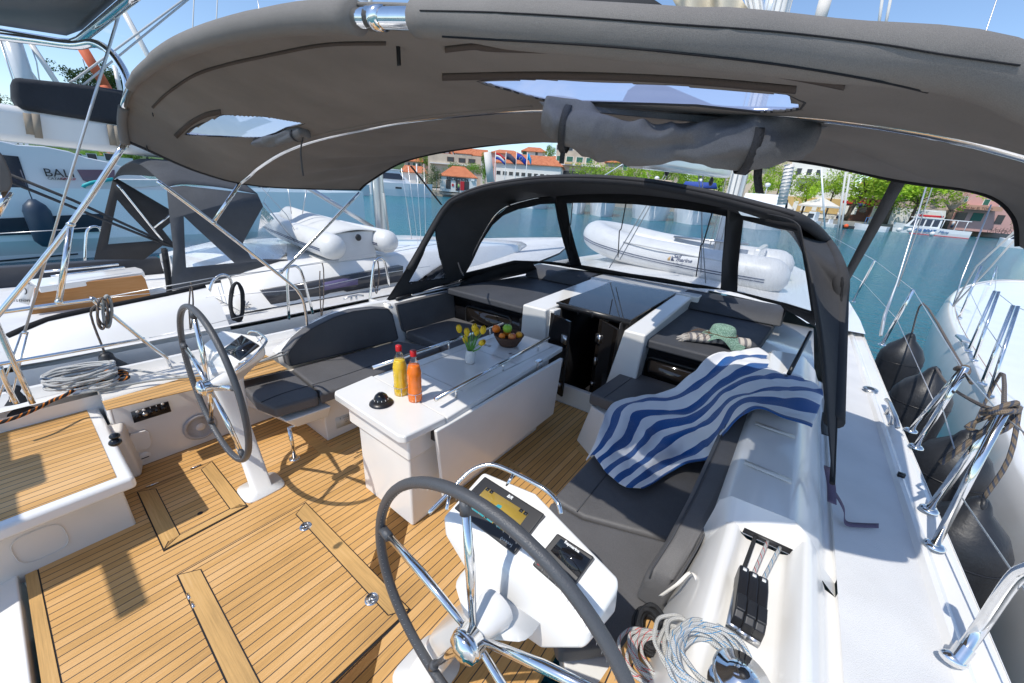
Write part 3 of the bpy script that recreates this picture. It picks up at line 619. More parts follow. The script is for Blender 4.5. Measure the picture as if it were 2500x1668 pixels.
# ---- steering consoles (starboard from the photo, port its mirror image)
def console(mir):
    mx = (lambda v: V((2*.10-v.x, v.y, v.z-.04*min(1, max(0, v.z))))) if mir else (lambda v: V(v))
    A = [Z((1180, 1148), 1.02), Z((1310, 1202), 1.02), Z((1369, 1263), 1.015), Z((1516, 1412), 1.0), Z((1505, 1443), .985), Z((1440, 1545), .93), Z((1236, 1385), .93), Z((1078, 1262), .94)]
    Bq = [A[0]-V((0, -.0, .07)), A[1]-V((0, 0, .08)), A[2]-V((0, 0, .09)), A[3]-V((0.0, .0, .09)), Z((1500, 1500), .90), Z((1427, 1588), .88), Z((1235, 1462), .86), Z((1083, 1301), .88)]
    ctr = V((1.28, .62, .80))
    Cq = [ctr+(p-ctr)*.45+V((0, 0, -.10)) for p in Bq]
    g = G(); g.loft([[mx(p) for p in r] for r in (A, Bq, Cq)], closed=True, caps=True)
    cs = part(g, 'steering_console', M['gel'], bev=.022, seg=4)
    g = G(); x0 = Z((640, 1190), 0).x if mir else mx(Z((1035, 1650), 0)).x
    dx = .27-(x0) if mir else 0
    bx_ = (2*.10-x0) if mir else x0
    kx = .62 if mir else .8; rr = [(0, .11, .12, bx_, .62), (.012, .11, .12, bx_, .62), (.016, .075*kx, .09*kx, bx_, .62), (.45, .075*kx, .085*kx, bx_+(1.2-bx_)*.5, .61), (.74, .085*kx, .085, 1.20, .62), (.86, .13, .11, 1.24, .62)]
    rows = []
    for z, hx, hy, x, y in rr:
        rows.append([mx(V((x+hx*math.copysign(abs(math.cos(t))**.45, math.cos(t)), y+hy*math.copysign(abs(math.sin(t))**.45, math.sin(t)), z))) for t in [k*math.pi/12 for k in range(24)]])
    g.v = []; g.f = []; g.mi = []; g.loft(rows, closed=True, caps=True); part(g, 'console_column', M['gel'], cs)
    rail = [Z(p, z) for p, z in (((1046, 1254), .93), ((1100, 1199), .97), ((1140, 1157), 1.01), ((1172, 1139), 1.03), ((1207, 1136), 1.04), ((1255, 1155), 1.04), ((1310, 1183), 1.04), ((1340, 1203), 1.035), ((1362, 1228), 1.03), ((1370, 1255), 1.01))]
    g = G(); g.tube([mx(p) for p in rail], .0075, 12, sm=5); rl = part(g, 'guard_rail', M['chrome'], cs)
    e = Z((1090, 1245), .95)
    for a, b in ((rail[5], rail[5]+V((0, -.04, -.03))), (rail[1], e)):
        g = G(); g.tube([mx(a), mx(b)], .006, 8); part(g, 'rail_bracket', M['chrome'], cs)
    pl = plane3(A[0], A[3], A[6])
    nn = pl.n if pl.n.z > 0 else -pl.n
    def pad(px, h0, h1, nm, m, par, bev=0):
        q = [mx(pl(p)+nn*h1) for p in px]; g = G(); g.prism(q, [mx(pl(p)+nn*h0) for p in px]); return part(g, nm, M[m] if isinstance(m, str) else m, par, bev=bev), q
    sc = lambda L: [(1080+a/5.8725, 1100+b/5.8725) for a, b in L]
    cp, q = pad([(1186.4, 1167.3), (1331.2, 1259.2), (1258, 1356.3), (1111.5, 1244.7)], -.01, .014, 'chartplotter', 'black', cs, .004)
    chart = bpy.data.materials.get('chart_screen')
    if not chart:
        chart, t, b = new_mat('chart_screen'); tc = t.nodes.new('ShaderNodeTexCoord'); n = t.nodes.new('ShaderNodeTexNoise'); n.inputs['Scale'].default_value = 14; n.inputs['Detail'].default_value = 6
        t.links.new(tc.outputs['Object'], n.inputs['Vector']); cl = ramp(t, n.outputs[0], [(.53, (.36, .24, .045)), (.56, (.05, .30, .33)), (.64, (.03, .40, .50))]); cl.node.color_ramp.interpolation = 'CONSTANT'
        t.links.new(cl, b.inputs['Base Color']); b.inputs['Roughness'].default_value = .12
        t.links.new(cl, b.inputs['Emission Color']); b.inputs['Emission Strength'].default_value = .15
    if not mir:
        s_, q2 = pad(sc([(655, 555), (1250, 930), (1010, 1265), (395, 835)]), .014, .0148, 'screen', chart, cp)
        ex = (q2[1]-q2[0]).normalized(); ey = (q2[0]-q2[3]).normalized()
        for fx, fy in ((.05, .06), (.15, .06), (.86, .06), (.96, .06), (.40, .93), (.62, .94), (.95, .92)):
            ctr2 = q2[0].lerp(q2[1], fx).lerp(q2[3].lerp(q2[2], fx), fy); g = G(); g.prism([ctr2+ex*a+ey*b+nn*.001 for a, b in ((-.006, -.005), (.006, -.005), (.006, .005), (-.006, .005))], nn*-.0008); part(g, 'screen_key', M['black'], cp)
        w_ = pl(sc([(985, 695)])[0])+nn*.0150; text('maker_lettering', 'B/R', .014, M['white'], cp, w_, ex, ey, .0003, shear=.3, bold=.0004)
        w_ = pl(sc([(935, 1335)])[0])+nn*.0150; text('key_arrows', '(>>>>>)', .012, M['white'], cp, w_, ex, ey, .0003)
        pp, q = pad([(1362.5, 1306), (1452, 1364), (1386, 1456.6), (1301.5, 1382)], -.01, .015, 'autopilot_display', 'black', cs, .004)
        D = lambda L: [(1200+a/3.35, 1200+b/3.35) for a, b in L]
        s_, q2 = pad(D([(575, 400), (815, 570), (715, 720), (490, 500)]), .015, .0157, 'screen', M['blackg'], pp)
        ex = (q2[1]-q2[0]).normalized(); ey = (q2[0]-q2[3]).normalized()
        text('maker_lettering', 'Raymarine', .011, M['white'], pp, pl(D([(665, 468)])[0])+nn*.0162, ex, ey, .0003, bold=.0003)
        for k, (px_, s__, mm) in enumerate((((397, 612), '', 'red'), ((462, 672), '-10', 'white'), ((520, 718), '+10', 'white'))):
            v = pl(D([px_])[0])+nn*.0158
            g = G(); g.prism([v+ex*a+ey*b for a, b in ((-.013, -.009), (.013, -.009), (.013, .009), (-.013, .009))], nn*-.001); part(g, 'key', M['rubber'], pp, bev=.001)
            if s__: text('key_lettering', s__, .008, M['white'], pp, v+nn*.0009, ex, ey, .0002)
            else: g = G(); g.box(tuple(v-V((.004, .003, 0))), tuple(v+V((.004, .003, .0012)))); part(g, 'key_mark', M['red'], pp)
    else:
        s_, q2 = pad([(1196, 1180), (1318, 1257), (1252, 1343), (1125, 1247)], .014, .0146, 'screen', M['blackg'], cp)
        ex = -(q2[1]-q2[0]).normalized(); ex = V((abs(ex.x), -ex.y if ex.x < 0 else ex.y, 0)).normalized()
    # wheel
    cw = V((-.71, .488, .85)) if mir else V((1.25, .50, .845)); R = .44
    if not mir: cw = V((1.245, .50, .81))
    circ = [cw+V((R*math.cos(t), 0, R*math.sin(t))) for t in [2*math.pi*k/72 for k in range(72)]]
    g = G(); g.tube(circ, .0155, 14, True); wl = part(g, 'steering_wheel', M['leather'], cs.parent)
    hub = Y((505, 945), .445) if mir else Y((1150, 1562), .445)
    offs = 18 if not mir else 22
    rb = [0, 72, 144, 216, 288]
    seq = [c('D1', (1200, 170)), c('D1', (2095, 290)), c('D1', (1385, 1180))] if not mir else []
    for k in range(5):
        a = math.radians(rb[k]+(90 if mir else 98)); e = cw+V(((R-.012)*math.cos(a), 0, (R-.012)*math.sin(a)))
        g = G(); g.tube([hub+V((.02*math.cos(a), .01, .02*math.sin(a))), hub.lerp(e, .5)+V((0, .008, 0)), e], .011, 12, rs=[.0085, .0115, .0135, .0125, .010]); part(g, 'spoke', M['chrome'], wl)
        g = G(); g.tube([e+(hub-e)*.10, e], .0145, 12); part(g, 'spoke_cover', M['leather'], wl)
    g = G(); g.lathe([(0, .045), (.018, .045), (.022, .040), (.038, .034), (.041, .026), (.039, .024), (.043, .020), (.043, .012), (.04, .01), (.04, -.01), (.025, -.02), (.02, -.10)], hub, (0, -1, 0), 32); part(g, 'hub', M['chrome'], wl)
    # stitched seam round the inside of the rim
    g = G()
    for k in range(0, 150):
        t = 2*math.pi*k/150; n_ = V((-math.cos(t), 0, -math.sin(t))); tt = V((-math.sin(t), 0, math.cos(t))); p = cw+V((R*math.cos(t), 0, R*math.sin(t)))+(n_*.8+V((0, -.6, 0))).normalized()*.0155
        s_ = V((0, 1, 0))*.003-n_*.002; g.tube([p-s_-tt*.003, p+s_+tt*.003], .0006, 4)
    part(g, 'stitching', M['steel'], wl)
    # throttle hub housing behind wheel
    g = G(); g.lathe([(.05, -.02), (.052, .0), (.035, .05), (.02, .09)], V((hub.x, .53, hub.z)), (0, -1, 0), 24); part(g, 'shaft_housing', M['gel'], cs)
    return cs
lab(console(False), 'starboard steering console with chartplotter')
lab(console(True), 'port steering console')
# ---- bimini
AF = [X((306, 352), -1.6), X((298, 300), -1.55), X((306, 245), -1.40)]+[Y((330, 195), .52), Y((400, 137), .49), Y((500, 93), .46), Y((700, 50), .45), Y((905, 45), .45), Y((1100, 50), .45), Y((1600, 88), .50), Y((2000, 125), .60), Y((2490, 200), .70), V((2.0, .86, 1.93)), V((2.10, 1.02, 1.76))]
MI = [V((-1.63, 1.12, 1.88))]+[Y(p, 1.15) for p in [(612, 432), (630, 415), (689, 378), (767, 348), (900, 318), (1017, 298), (1300, 274), (1700, 285), (2040, 303), (2500, 395)]]+[V((2.12, 1.15, 1.90)), V((2.18, 1.15, 1.74))]
MI = [p+V((0, 0, .012)) for p in MI]
FR = [X((878, 463), -1.60)]+[Y(p, 2.05) for p in [(905, 440), (1000, 388), (1200, 352), (1430, 343), (1900, 383), (2200, 438), (2400, 468), (2480, 525), (2492, 600)]]
NU, NV = 320, 170
A_rows = grid([[p+V((0, 0, .02)) for p in AF], MI, FR], NU, NV)
# cloth bends down round the edges
for i, r in enumerate(A_rows):
    v = i/(NV-1)
    for j, p in enumerate(r):
        u = j/(NU-1); sag = -.012*math.sin(math.pi*min(1, max(0, (u-.08)/.84)))*abs(math.sin(2*math.pi*v)); p.z += sag+(.024*math.sin(u*58-v*16+2*math.sin(u*9))*math.sin((v-.5)*2*math.pi)*max(0, math.sin(math.pi*u))**.5 if v > .5 else .0018*math.sin(u*70+v*22)*(v < .25))
W1 = [(1165, 195), (1330, 190), (1640, 203), (1925, 226), (1955, 264), (1850, 272), (1700, 256), (1500, 250), (1335, 244), (1240, 218)]
W2 = [(452, 328), (500, 298), (546, 279), (650, 284), (745, 300), (700, 312), (640, 336), (540, 333)]
g = cutgrid(A_rows, [W1, W2]); bi = part(g, 'bimini', M['canvas'], solid=.004)
lab(bi, 'grey canvas bimini canopy over the cockpit')
bvh = BVHTree.FromPolygons([tuple(p) for r in A_rows for p in r], [(i*NU+j, i*NU+j+1, (i+1)*NU+j+1, (i+1)*NU+j) for i in range(NV-1) for j in range(NU-1)])
def hit(px, off=.0, tree=None):
    d = ray(px, FB).normalized(); h = (tree or bvh).ray_cast(CAMPOS, d)
    return (h[0]-d*off) if h[0] is not None else None
for wpx in (W1, W2):
    q = [hit(p, -.004) for p in wpx]; g = cutgrid(A_rows, [wpx], inv=True)
    part(g, 'bimini_window', M['topv'], bi)
    g = G(); q = [x for x in [hit(p, .004) for p in wpx] if x]; g.tube(q, .004, 6, True, sm=2); part(g, 'window_hem', M['canvasd'], bi)
# tube sleeves, hems and velcro strips on the underside
def strip(px, w, nm, m, off=.014, par=bi, n=3):
    """flat band laid on the canopy along a px path; w in px across"""
    L = [V((a, b, 0)) for a, b in px]; L = smooth_path(L, 8); rows = []
    for i, p in enumerate(L):
        t = (L[min(i+1, len(L)-1)]-L[max(i-1, 0)]).normalized(); nx = V((-t.y, t.x, 0)); ww = w if not isinstance(w, (list, tuple)) else w[0]+(w[1]-w[0])*i/len(L)
        r = [hit(((p+nx*ww*k)[0], (p+nx*ww*k)[1]), off) for k in (-.5, 0, .5)]
        if all(x is not None for x in r): rows.append(r)
    if len(rows) < 2: return None
    g = G(); g.loft(rows); return part(g, nm, m if not isinstance(m, str) else M[m], par, solid=.004)
strip(c('A2', (-380, 395), (-150, 370), (0, 385), (500, 400), (1000, 430), (1500, 490), (2014, 545), (2500, 620), (2900, 700)), 12, 'velcro_band', 'velcro')
strip([(1080, 186), (1150, 184), (1300, 181), (1500, 184), (1700, 194), (1945, 216)], 15, 'velcro_band', 'velcro', .016)
strip(c('A0', (1440, 1120), (1560, 1010), (1690, 940), (1810, 915)), 12, 'velcro_band', 'velcro')
strip(c('A0', (1250, 880), (1400, 740), (1700, 570), (2350, 415))+c('A1', (700, 355), (1150, 345)), 7, 'hem_band', 'velcro', .012)
strip(c('A1', (490, 1140), (800, 1065), (1400, 965), (2000, 905), (2350, 870)), 8, 'hem_band', 'canvas', .012)
g = G(); g.tube(MI, .0125, 12, sm=4); part(g, 'frame_tube', M['chrome'], bi)
lab(bi.children[-1], 'middle bow')
sl = [p for p in smooth_path([V(p) for p in AF], 6)]
def seg_between(path, f): return [p for p in path if f(pxof(p))]
L = seg_between(sl, lambda q: 315 < q[0] < 893 and q[1] < 260)
g = G(); g.tube(L, .026, 14, rs=[.018, .022, .026, .026, .026, .025, .024]); part(g, 'tube_sleeve', M['canvas'], bi)
L = seg_between(sl, lambda q: q[0] > 1000)
g = G(); g.tube(L, .028, 16, rs=[.023, .026, .028, .028, .03, .03]); part(g, 'tube_sleeve', M['canvas'], bi)
SLB = BVHTree.FromPolygons(g.v, g.f)
for pts_, r_ in (([(1025, 26), (1200, 30), (1400, 41), (1600, 56), (1900, 78), (2150, 108), (2300, 133), (2490, 160)], .0009), ([(1080, 90), (1200, 97), (1400, 108), (1600, 124), (1900, 158), (2150, 200), (2300, 235)], .0012)):  # a stitch line, then a dark line painting the crease shade below it
    q = [x for x in [hit((a.x, a.y), .001, SLB) for a in smooth_path([V((x, y, 0)) for x, y in pts_], 6)] if x]
    if len(q) > 2: g = G(); g.tube(q, r_, 6); part(g, 'seam_and_crease_shade', M['canvasb'], bi)
g = G(); g.tube([p-V((0, 0, .0)) for p in sl], .0145, 14); part(g, 'frame_tube', M['chrome'], bi)
g = G(); L = seg_between(sl, lambda q: 898 < q[0] < 960); g.tube(L, .017, 16); part(g, 'clamp', M['chrome'], bi)
L = seg_between(sl, lambda q: q[0] < 330 and 262 < q[1]); g = G(); g.tube(L, .022, 12); part(g, 'tube_sleeve', M['canvas'], bi) if len(L) > 1 else None
fr_ = smooth_path([V(p) for p in FR], 8); g = G(); g.tube(fr_, .013, 10); part(g, 'front_hem', M['canvasb'], bi)
g = G(); g.tube([r[0] for r in A_rows], .009, 8); part(g, 'side_hem', M['canvasd'], bi)
# struts
def strut(pts, r, nm='frame_tube', par=bi, m='chrome', sm=4): g = G(); g.tube(pts, r, 12, sm=sm); return part(g, nm, M[m], par)
PX = [X(p, -1.63) for p in [(384, 442), (521, 545), (700, 686), (728, 712), (743, 745), (752, 812)]]; strut(PX, .0125)
strut([MI[0]+V((0, 0, 0)), X((521, 543), -1.63)], .0125, sm=1); strut([X((877, 471), -1.6), X((720, 632), -1.66), X((686, 664), -1.67)], .0125)
strut([X((306, 350), -1.62), X((176, 543), -1.78), X((0, 763), -1.9), X((-120, 900), -1.98)], .0145)
strut([X((173, 549), -1.78), X((144, 737), -1.78)], .014, sm=1)
g = G(); v = X((173, 548), -1.78); g.ball(v, .02, (1, 1, .8)); v = X((521, 543), -1.63); g.ball(v, .018); v = X((686, 664), -1.65); g.ball(v, .018); v = X((144, 737), -1.78); g.ball(v, .018); part(g, 'joint', M['chrome'], bi)
# stern arch tube going up and aft from the bimini corner, with the solar panel frame
strut([X((314, 230), -1.42), X((312, 205), -1.42), X((300, 170), -1.44), X((270, 128), -1.5), X((230, 106), -1.6), X((180, 111), -1.75), X((90, 100), -1.95), X((-60, 82), -2.2)], .02)
# ---- solar panel on the stern arch
PLs = plane3((-1.2, .5, 2.72), (-1.2, -.5, 2.72), (.5, .5, 2.72))
# ---- zips
for nm, p, s_ in (('zip_pull', (972, 112), 24), ('zip_pull', (372, 276), 12), ('zip_pull', (359, 362), 12)):
    v = hit(p, .012); g = G(); k = s_/900*.8
    if v: g.box(tuple(v+V((-.006, -.002, -.03*s_/24*1.2))), tuple(v+V((.006, .002, .03*s_/24)))); zp = part(g, nm, M['black'], bi, bev=.002)
# ---- roll-up flaps with straps
def rollup(A, B, r, nm, drop, n=90, seg=36, amp=.25):
    a, b = hit(A, .03), hit(B, .03); g = G(); rows = []; rg = random.Random(3)
    for i in range(n+1):
        t = i/n; p = a.lerp(b, t)-V((0, 0, drop*(.55+.45*math.sin(math.pi*t)))); rr = r*(.80+.28*math.sin(math.pi*t)+.10*math.sin(9*t+1))
        ring = []
        ax = (b-a).normalized(); e1 = ax.cross(V((0, 0, 1))).normalized(); e2 = ax.cross(e1)
        for k in range(seg):
            th = 2*math.pi*k/seg
            w_ = 1+amp*.5*math.sin(3*th+7*t)+amp*.35*math.sin(2*th-11*t+1)+amp*.2*math.sin(5*th+17*t)
            q0 = p+(e1*math.cos(th)*1.15+e2*math.sin(th)*.95)*rr*w_; nz = mn.noise(V((q0.x*4+q0.z*7, q0.y*7, q0.z*9)))*.5+abs(mn.noise(q0*13))*-.6+.18; ring.append(q0+(q0-p)*nz)
        rows.append(ring)
    g.loft(rows, closed=True, caps=True); return part(g, nm, M['rollc'], bi, sub=1), a, b
M['rollc'] = fabric('rolled_canvas', (.165, .165, .17), 600, .95, .35)
ru, ra, rb_ = rollup((1332, 243), (1995, 303), .050, 'rolled_flap', .068)
r2, ra2, rb2 = rollup((622, 345), (745, 316), .026, 'rolled_flap', .02, 24)
g = cutgrid([r for r in grid([[ra+V((-.02, 0, -.005)), rb_+V((.02, 0, -.005))], [ra+V((0, 0, -.02)), rb_+V((0, 0, -.02))]], 30, 6)], [[(-9, -9), (-8, -9), (-8, -8)]]); part(g, 'flap_edge', M['rollc'], bi, solid=.003)
def strap(nm, pts, w, m='black', par=bi, d=V((1, 0, 0))):
    L = smooth_path([V(p) for p in pts], 5); g = G(); rows = []
    for i, p in enumerate(L): rows.append([p-d*w/2, p+d*w/2])
    g.loft(rows); return part(g, nm, M[m], par, solid=.002)
M['web'] = mat('black_webbing', (.035, .036, .04), .6, bump=.6, bscale=300)
def loop(t, a, b, dr, r, w):
    p = a.lerp(b, t)-V((0, 0, dr)); ax = (b-a).normalized(); e1 = ax.cross(V((0, 0, 1))).normalized(); e2 = ax.cross(e1); g = G(); rows = []
    for k in range(21):
        th = 2*math.pi*k/20; q = p+(e1*math.cos(th)*1.25+e2*math.sin(th)*1.05)*r; rows.append([q-ax*w/2, q+ax*w/2])
    g.loft(rows); part(g, 'strap', M['web'], bi, solid=.002); return p-V((0, 0, r*1.05)), ax
for t, px in ((.10, [(1385, 320), (1377, 350), (1371, 400)]), (.80, [(1828, 360), (1848, 400), (1850, 440), (1855, 472)])):
    e, ax = loop(t, ra, rb_, .066, .055, .017 if t < .5 else .02)
    yy = e.y; strap('strap', [e]+[Y(p, yy) for p in px[1:]], .014 if t < .5 else .019, 'web', d=ax)
e, ax = loop(.85, ra2, rb2, .018, .028, .012); strap('strap', [Y((742, 325), e.y), Y((735, 365), e.y), Y((737, 400), e.y), Y((741, 430), e.y)], .012, 'web', d=ax)
# long dark webbing straps down to the deck
for a, b, w_ in ((Y((2195, 440), 2.05), Y((2060, 690), 3.2), .045), (Y((1003, 405), 2.05), Y((1078, 500), 2.6), .02)):
    strap('stay_strap', [a, b], w_, 'stay' if False else 'web', d=V((.9, .3, 0)).normalized())
# ============================================================= sprayhood
PC = Plane_((0, 4.95, .9), (0, .95, 1.0))
PLf = plane3((-.74, 4.76, 1.08), (-.72, 3.93, 1.87), X(c('B1', (1790, 930))[0], -1.72))
PRt = plane3((1.05, 4.77, 1.08), (1.06, 3.94, 1.86), X(c('B3', (620, 1220))[0], 1.80))
AFT = [X((925, 752), -1.72), X((940, 740), -1.70), X((1000, 645), -1.64), X((1060, 540), -1.56), X((1085, 503), -1.48), X((1110, 482), -1.36)]+[Y(p, 3.0) for p in [(1180, 456), (1290, 438), (1400, 433), (1550, 441), (1700, 466), (1850, 502), (1960, 537)]]+[X((2020, 590), 1.80), X((2052, 660), 1.86), X((2053, 740), 1.90), X((2047, 880), 1.94), X((2038, 1053), 1.955), X((2032, 1180), 1.95)]
FRT = [PLf(p) for p in c('B1', (1785, 940), (1800, 900), (1860, 790), (1950, 600), (2040, 450), (2120, 370), (2200, 330))]+[PC(p) for p in c('B2', (250, 300), (500, 268), (700, 250), (1110, 245), (1500, 285), (1850, 350))]+[PRt(p) for p in c('B2', (2250, 410))+c('B3', (480, 480), (540, 640), (590, 900), (625, 1150), (640, 1225))]
S_rows = grid([AFT, [a.lerp(b, .5)+V((0, 0, .015)) for a, b in zip(resample(smooth_path([V(p) for p in AFT], 6), 19), resample(smooth_path([V(p) for p in FRT], 6), 19))], FRT], 260, 80)
TRI = c('B1', (1550, 485), (1560, 600), (1590, 760), (1645, 940), (1330, 975), (1400, 850), (1450, 745), (1505, 590))
SIDE = c('B3', (515, 560), (600, 1000), (625, 1225), (560, 900))
g = cutgrid(S_rows, [TRI]); sh = part(g, 'sprayhood', M['canvasd'], solid=.004)
lab(sh, 'dark canvas sprayhood with clear windows')
g = cutgrid(S_rows, [TRI], inv=True); part(g, 'side_window', M['vin'], sh)
def pipe(px, P, r, m='canvasb', nm='window_binding', par=sh, off=0, closed=True, sm=3):
    g = G(); g.tube([P(p)+V((0, 0, off)) for p in px], r, 8, closed, sm=sm); return part(g, nm, M[m], par)
SB = BVHTree.FromPolygons([tuple(p) for r in S_rows for p in r], [(i*260+j, i*260+j+1, (i+1)*260+j+1, (i+1)*260+j) for i in range(79) for j in range(259)])
g = G(); g.tube([x for x in [hit(p, .004, SB) for p in TRI] if x], .007, 6, True); part(g, 'window_binding', M['canvasb'], sh)
ap = smooth_path([V(p) for p in AFT], 8); mid = [p for p in ap]
g = G(); g.tube([p+V((0, .03, -.01)) for p in mid if p.z > 1.1], .036, 12); part(g, 'aft_hem', M['canvasd'], sh)
g = G(); g.tube(ap, .008, 8); part(g, 'edge_piping', M['canvasb'], sh)
def panel(P, outer, hole, name='window_panel'):
    """black canvas frame with a clear pane, cut from a flat sheet"""
    g = tess(P, outer, [hole])
    f = part(g, name, M['canvasb'], sh, solid=.003)
    g = G(); g.add([P(p)+P.n*.004 for p in hole], [tuple(range(len(hole)))]); part(g, 'clear_pane', M['vin'], f if False else sh, smooth=False)
    pipe(hole, P, .006, sm=0)
CW = c('B2', (612, 318), (900, 316), (1180, 328), (1560, 365), (1800, 400), (1925, 428), (1915, 560), (1895, 900), (1880, 1025), (1745, 1000), (1640, 985), (1400, 940), (1150, 905), (890, 858), (735, 832), (690, 690), (640, 500))
CO = c('B2', (530, 262), (800, 240), (1110, 240), (1500, 275), (1850, 340), (2010, 375), (2060, 440), (2030, 640), (1995, 900), (2000, 1055), (1880, 1032), (1650, 1015), (1400, 975), (1150, 935), (885, 895), (650, 850), (600, 680), (560, 520), (525, 330))
panel(PC, CO, CW)
LW = [p for p in c('B1', (1800, 895), (1850, 790), (1930, 640), (2020, 500), (2110, 420), (2230, 370), (2350, 345))]+c('B2', (400, 328), (520, 323), (545, 460), (590, 640), (650, 828), (560, 812), (460, 803), (330, 800), (190, 795))+c('B1', (2200, 795), (2120, 815), (1950, 860))
LO = c('B1', (1760, 965), (1785, 905), (1850, 770), (1940, 600), (2030, 450), (2150, 350), (2350, 285))+c('B2', (400, 272), (560, 260), (600, 480), (660, 700), (730, 832), (640, 850), (560, 835), (400, 815), (250, 812), (170, 830))+c('B1', (2180, 825), (2000, 880), (1800, 950))
panel(PLf, LO, LW)
RW = c('B2', (2058, 455), (2350, 525))+c('B3', (440, 540), (505, 562), (540, 720), (580, 950), (618, 1218), (400, 1150), (200, 1100))+c('B2', (2120, 1075), (2010, 1050), (2015, 850), (2035, 650))
RO = c('B2', (1930, 380), (2060, 425), (2350, 470))+c('B3', (480, 490), (530, 600), (575, 800), (625, 1100), (645, 1235), (560, 1220), (400, 1170), (200, 1120), (10, 1062))+c('B2', (1880, 1030), (1890, 800), (1920, 500))
panel(PRt, RO, RW)
# lower left black skirt on the coaming and right foot
g = G(); g.loft([[V((-1.72, 2.25, .78)), V((-1.62, 2.6, .80)), V((-1.60, 3.2, .80)), V((-1.56, 3.9, .83)), V((-1.3, 4.6, .93))], [PLf(p) for p in c('B1', (1740, 975), (1770, 960), (1900, 905), (2150, 830), (2340, 800))]]); part(g, 'skirt', M['canvasb'], sh, solid=.003)
g = G(); g.loft([[PRt(p) for p in c('B3', (360, 1160), (500, 1200), (640, 1235))], [Z(p, .96) for p in c('B3', (385, 1195), (520, 1260), (640, 1335))]]); part(g, 'skirt', M['canvasb'], sh, solid=.003)
# chrome bows
g = G(); g.tube([X(p, -1.58) for p in c('B1', (1640, 340), (1635, 400), (1655, 500), (1700, 680), (1745, 830), (1780, 915))], .011, 10, sm=4); part(g, 'frame_tube', M['chrome'], sh)
g = G(); g.tube([PLf(p)+V((0, -.03, 0)) for p in c('B1', (1765, 965), (1790, 900), (1850, 780), (1940, 610), (2030, 460), (2110, 375), (2200, 330), (2350, 290))]+[PLf(p)+V((0, -.03, 0)) for p in c('B2', (400, 278))], .010, 10, sm=3); part(g, 'frame_tube', M['chrome'], sh)
for p in c('B1', (1818, 208))+c('B2', (2290, 405)):
    v = hit(p, .03, SB)
    if v: g = G(); g.ball(v, .05, (1.1, .3, .35)); part(g, 'grab_slot', M['dark'], sh)
for a, b in ((c('B2', (672, 318))[0], c('B2', (650, 700))[0]), (c('B2', (1108, 322))[0], c('B2', (1042, 765))[0]), (c('B2', (1812, 400))[0], c('B2', (1680, 920))[0])):
    g = G(); a_, b_ = PC(a, 0)+V((0, -.02, 0)), PC(b, 0)+V((0, -.02, 0)); m_ = a_.lerp(b_, .42)+V((-.01, 0, 0)); g.tube([a_, m_, m_+V((-.018, 0, -.03)), b_], .006, 6); part(g, 'tie_strap', M['web'], sh)
g = G(); g.tube([Z(p, .83) for p in c('B1', (1235, 1110), (1350, 1080))], .019, 10); g.tube([Z(p, .83) for p in c('B1', (1810, 965), (1915, 950))], .019, 10)
bh = empty('boat_hook', 'grey telescopic boat hook with black grips lying on the port coaming under the sprayhood', 'boat hook', loc=tuple(Z(c('B1', (1235, 1110))[0], .80)))
g2 = G(); g2.tube([Z(p, .83) for p in c('B1', (1350, 1080), (2260, 885))], .012, 10); part(g2, 'pole', M['steel'], bh); part(g, 'grip', M['rubber'], bh)
# starboard sprayhood end: zipped flap, gas strut, straps
g = G(); g.tube([Z(c('B3', (660, 1440))[0], .95) if False else V((1.86, 3.2, 1.15)), V((1.80, 2.75, .97))], .012, 10); g.ball(V((1.79, 2.70, .955)), .018); part(g, 'tensioner', M['black'], sh)
strap('strap', [Z(p, .9) for p in c('C3', (725, 700), (715, 800), (722, 880))], .03, 'web', sh)
M['purple'] = fabric('purple_webbing', (.13, .10, .15), 500, .8)
strap('strap', [V((1.955, 1.62, 1.04)), Z(c('C3', (745, 1150))[0], .95), Z(c('C3', (770, 1300))[0], .90), Z(c('C3', (775, 1440))[0], .88)], .028, 'purple', sh)
strap('strap', [Z(p, z) for p, z in zip(c('D3', (795, 0), (850, 90), (880, 160), (890, 255), (1000, 275), (1160, 280)), (.88, .86, .84, .815, .81, .81))], .03, 'purple', sh, d=V((.1, 1, 0)))
lab(sh.children[-1], 'loose strap end lying on the side deck')
g = G(); v = Z(c('C3', (1337, 1222))[0], .80); g.box(tuple(v-V((.012, .008, 0))), tuple(v+V((.012, .008, .02)))); part(g, 'deck_stud', M['black'])
# ============================================================= mast, boom
g = G(); ms = Y((1868, 420), 6.9); mt_ = Y((1899, 20), 6.9)
mx_, my_ = .62, 7.0
g.lathe([(.11, 0), (.11, 15)], (mx_, my_, .95), (0, 0, 1), 20); ma = part(g, 'mast', M['gel'])
bmz = [Y(c('A2', (2000, 1400))[0], 6.55), Y(c('A2', (1330, 1260))[0], 3.4)]
def boxtube(a, b, w_, h, nm, m, par, bev=.03):
    a, b = V(a), V(b); d = (b-a).normalized(); e1 = d.cross(V((0, 0, 1))).normalized(); e2 = e1.cross(d); g = G()
    g.prism([a+e1*w_+e2*h, a-e1*w_+e2*h, a-e1*w_-e2*h, a+e1*w_-e2*h], [b+e1*w_+e2*h, b-e1*w_+e2*h, b-e1*w_-e2*h, b+e1*w_-e2*h]); return part(g, nm, M[m], par, bev=bev)
bo = boxtube(Y(c('A2', (1930, 1370))[0], 6.3), Y(c('A2', (1200, 1160))[0], 2.4), .07, .14, 'boom', 'gel', ma, .04)
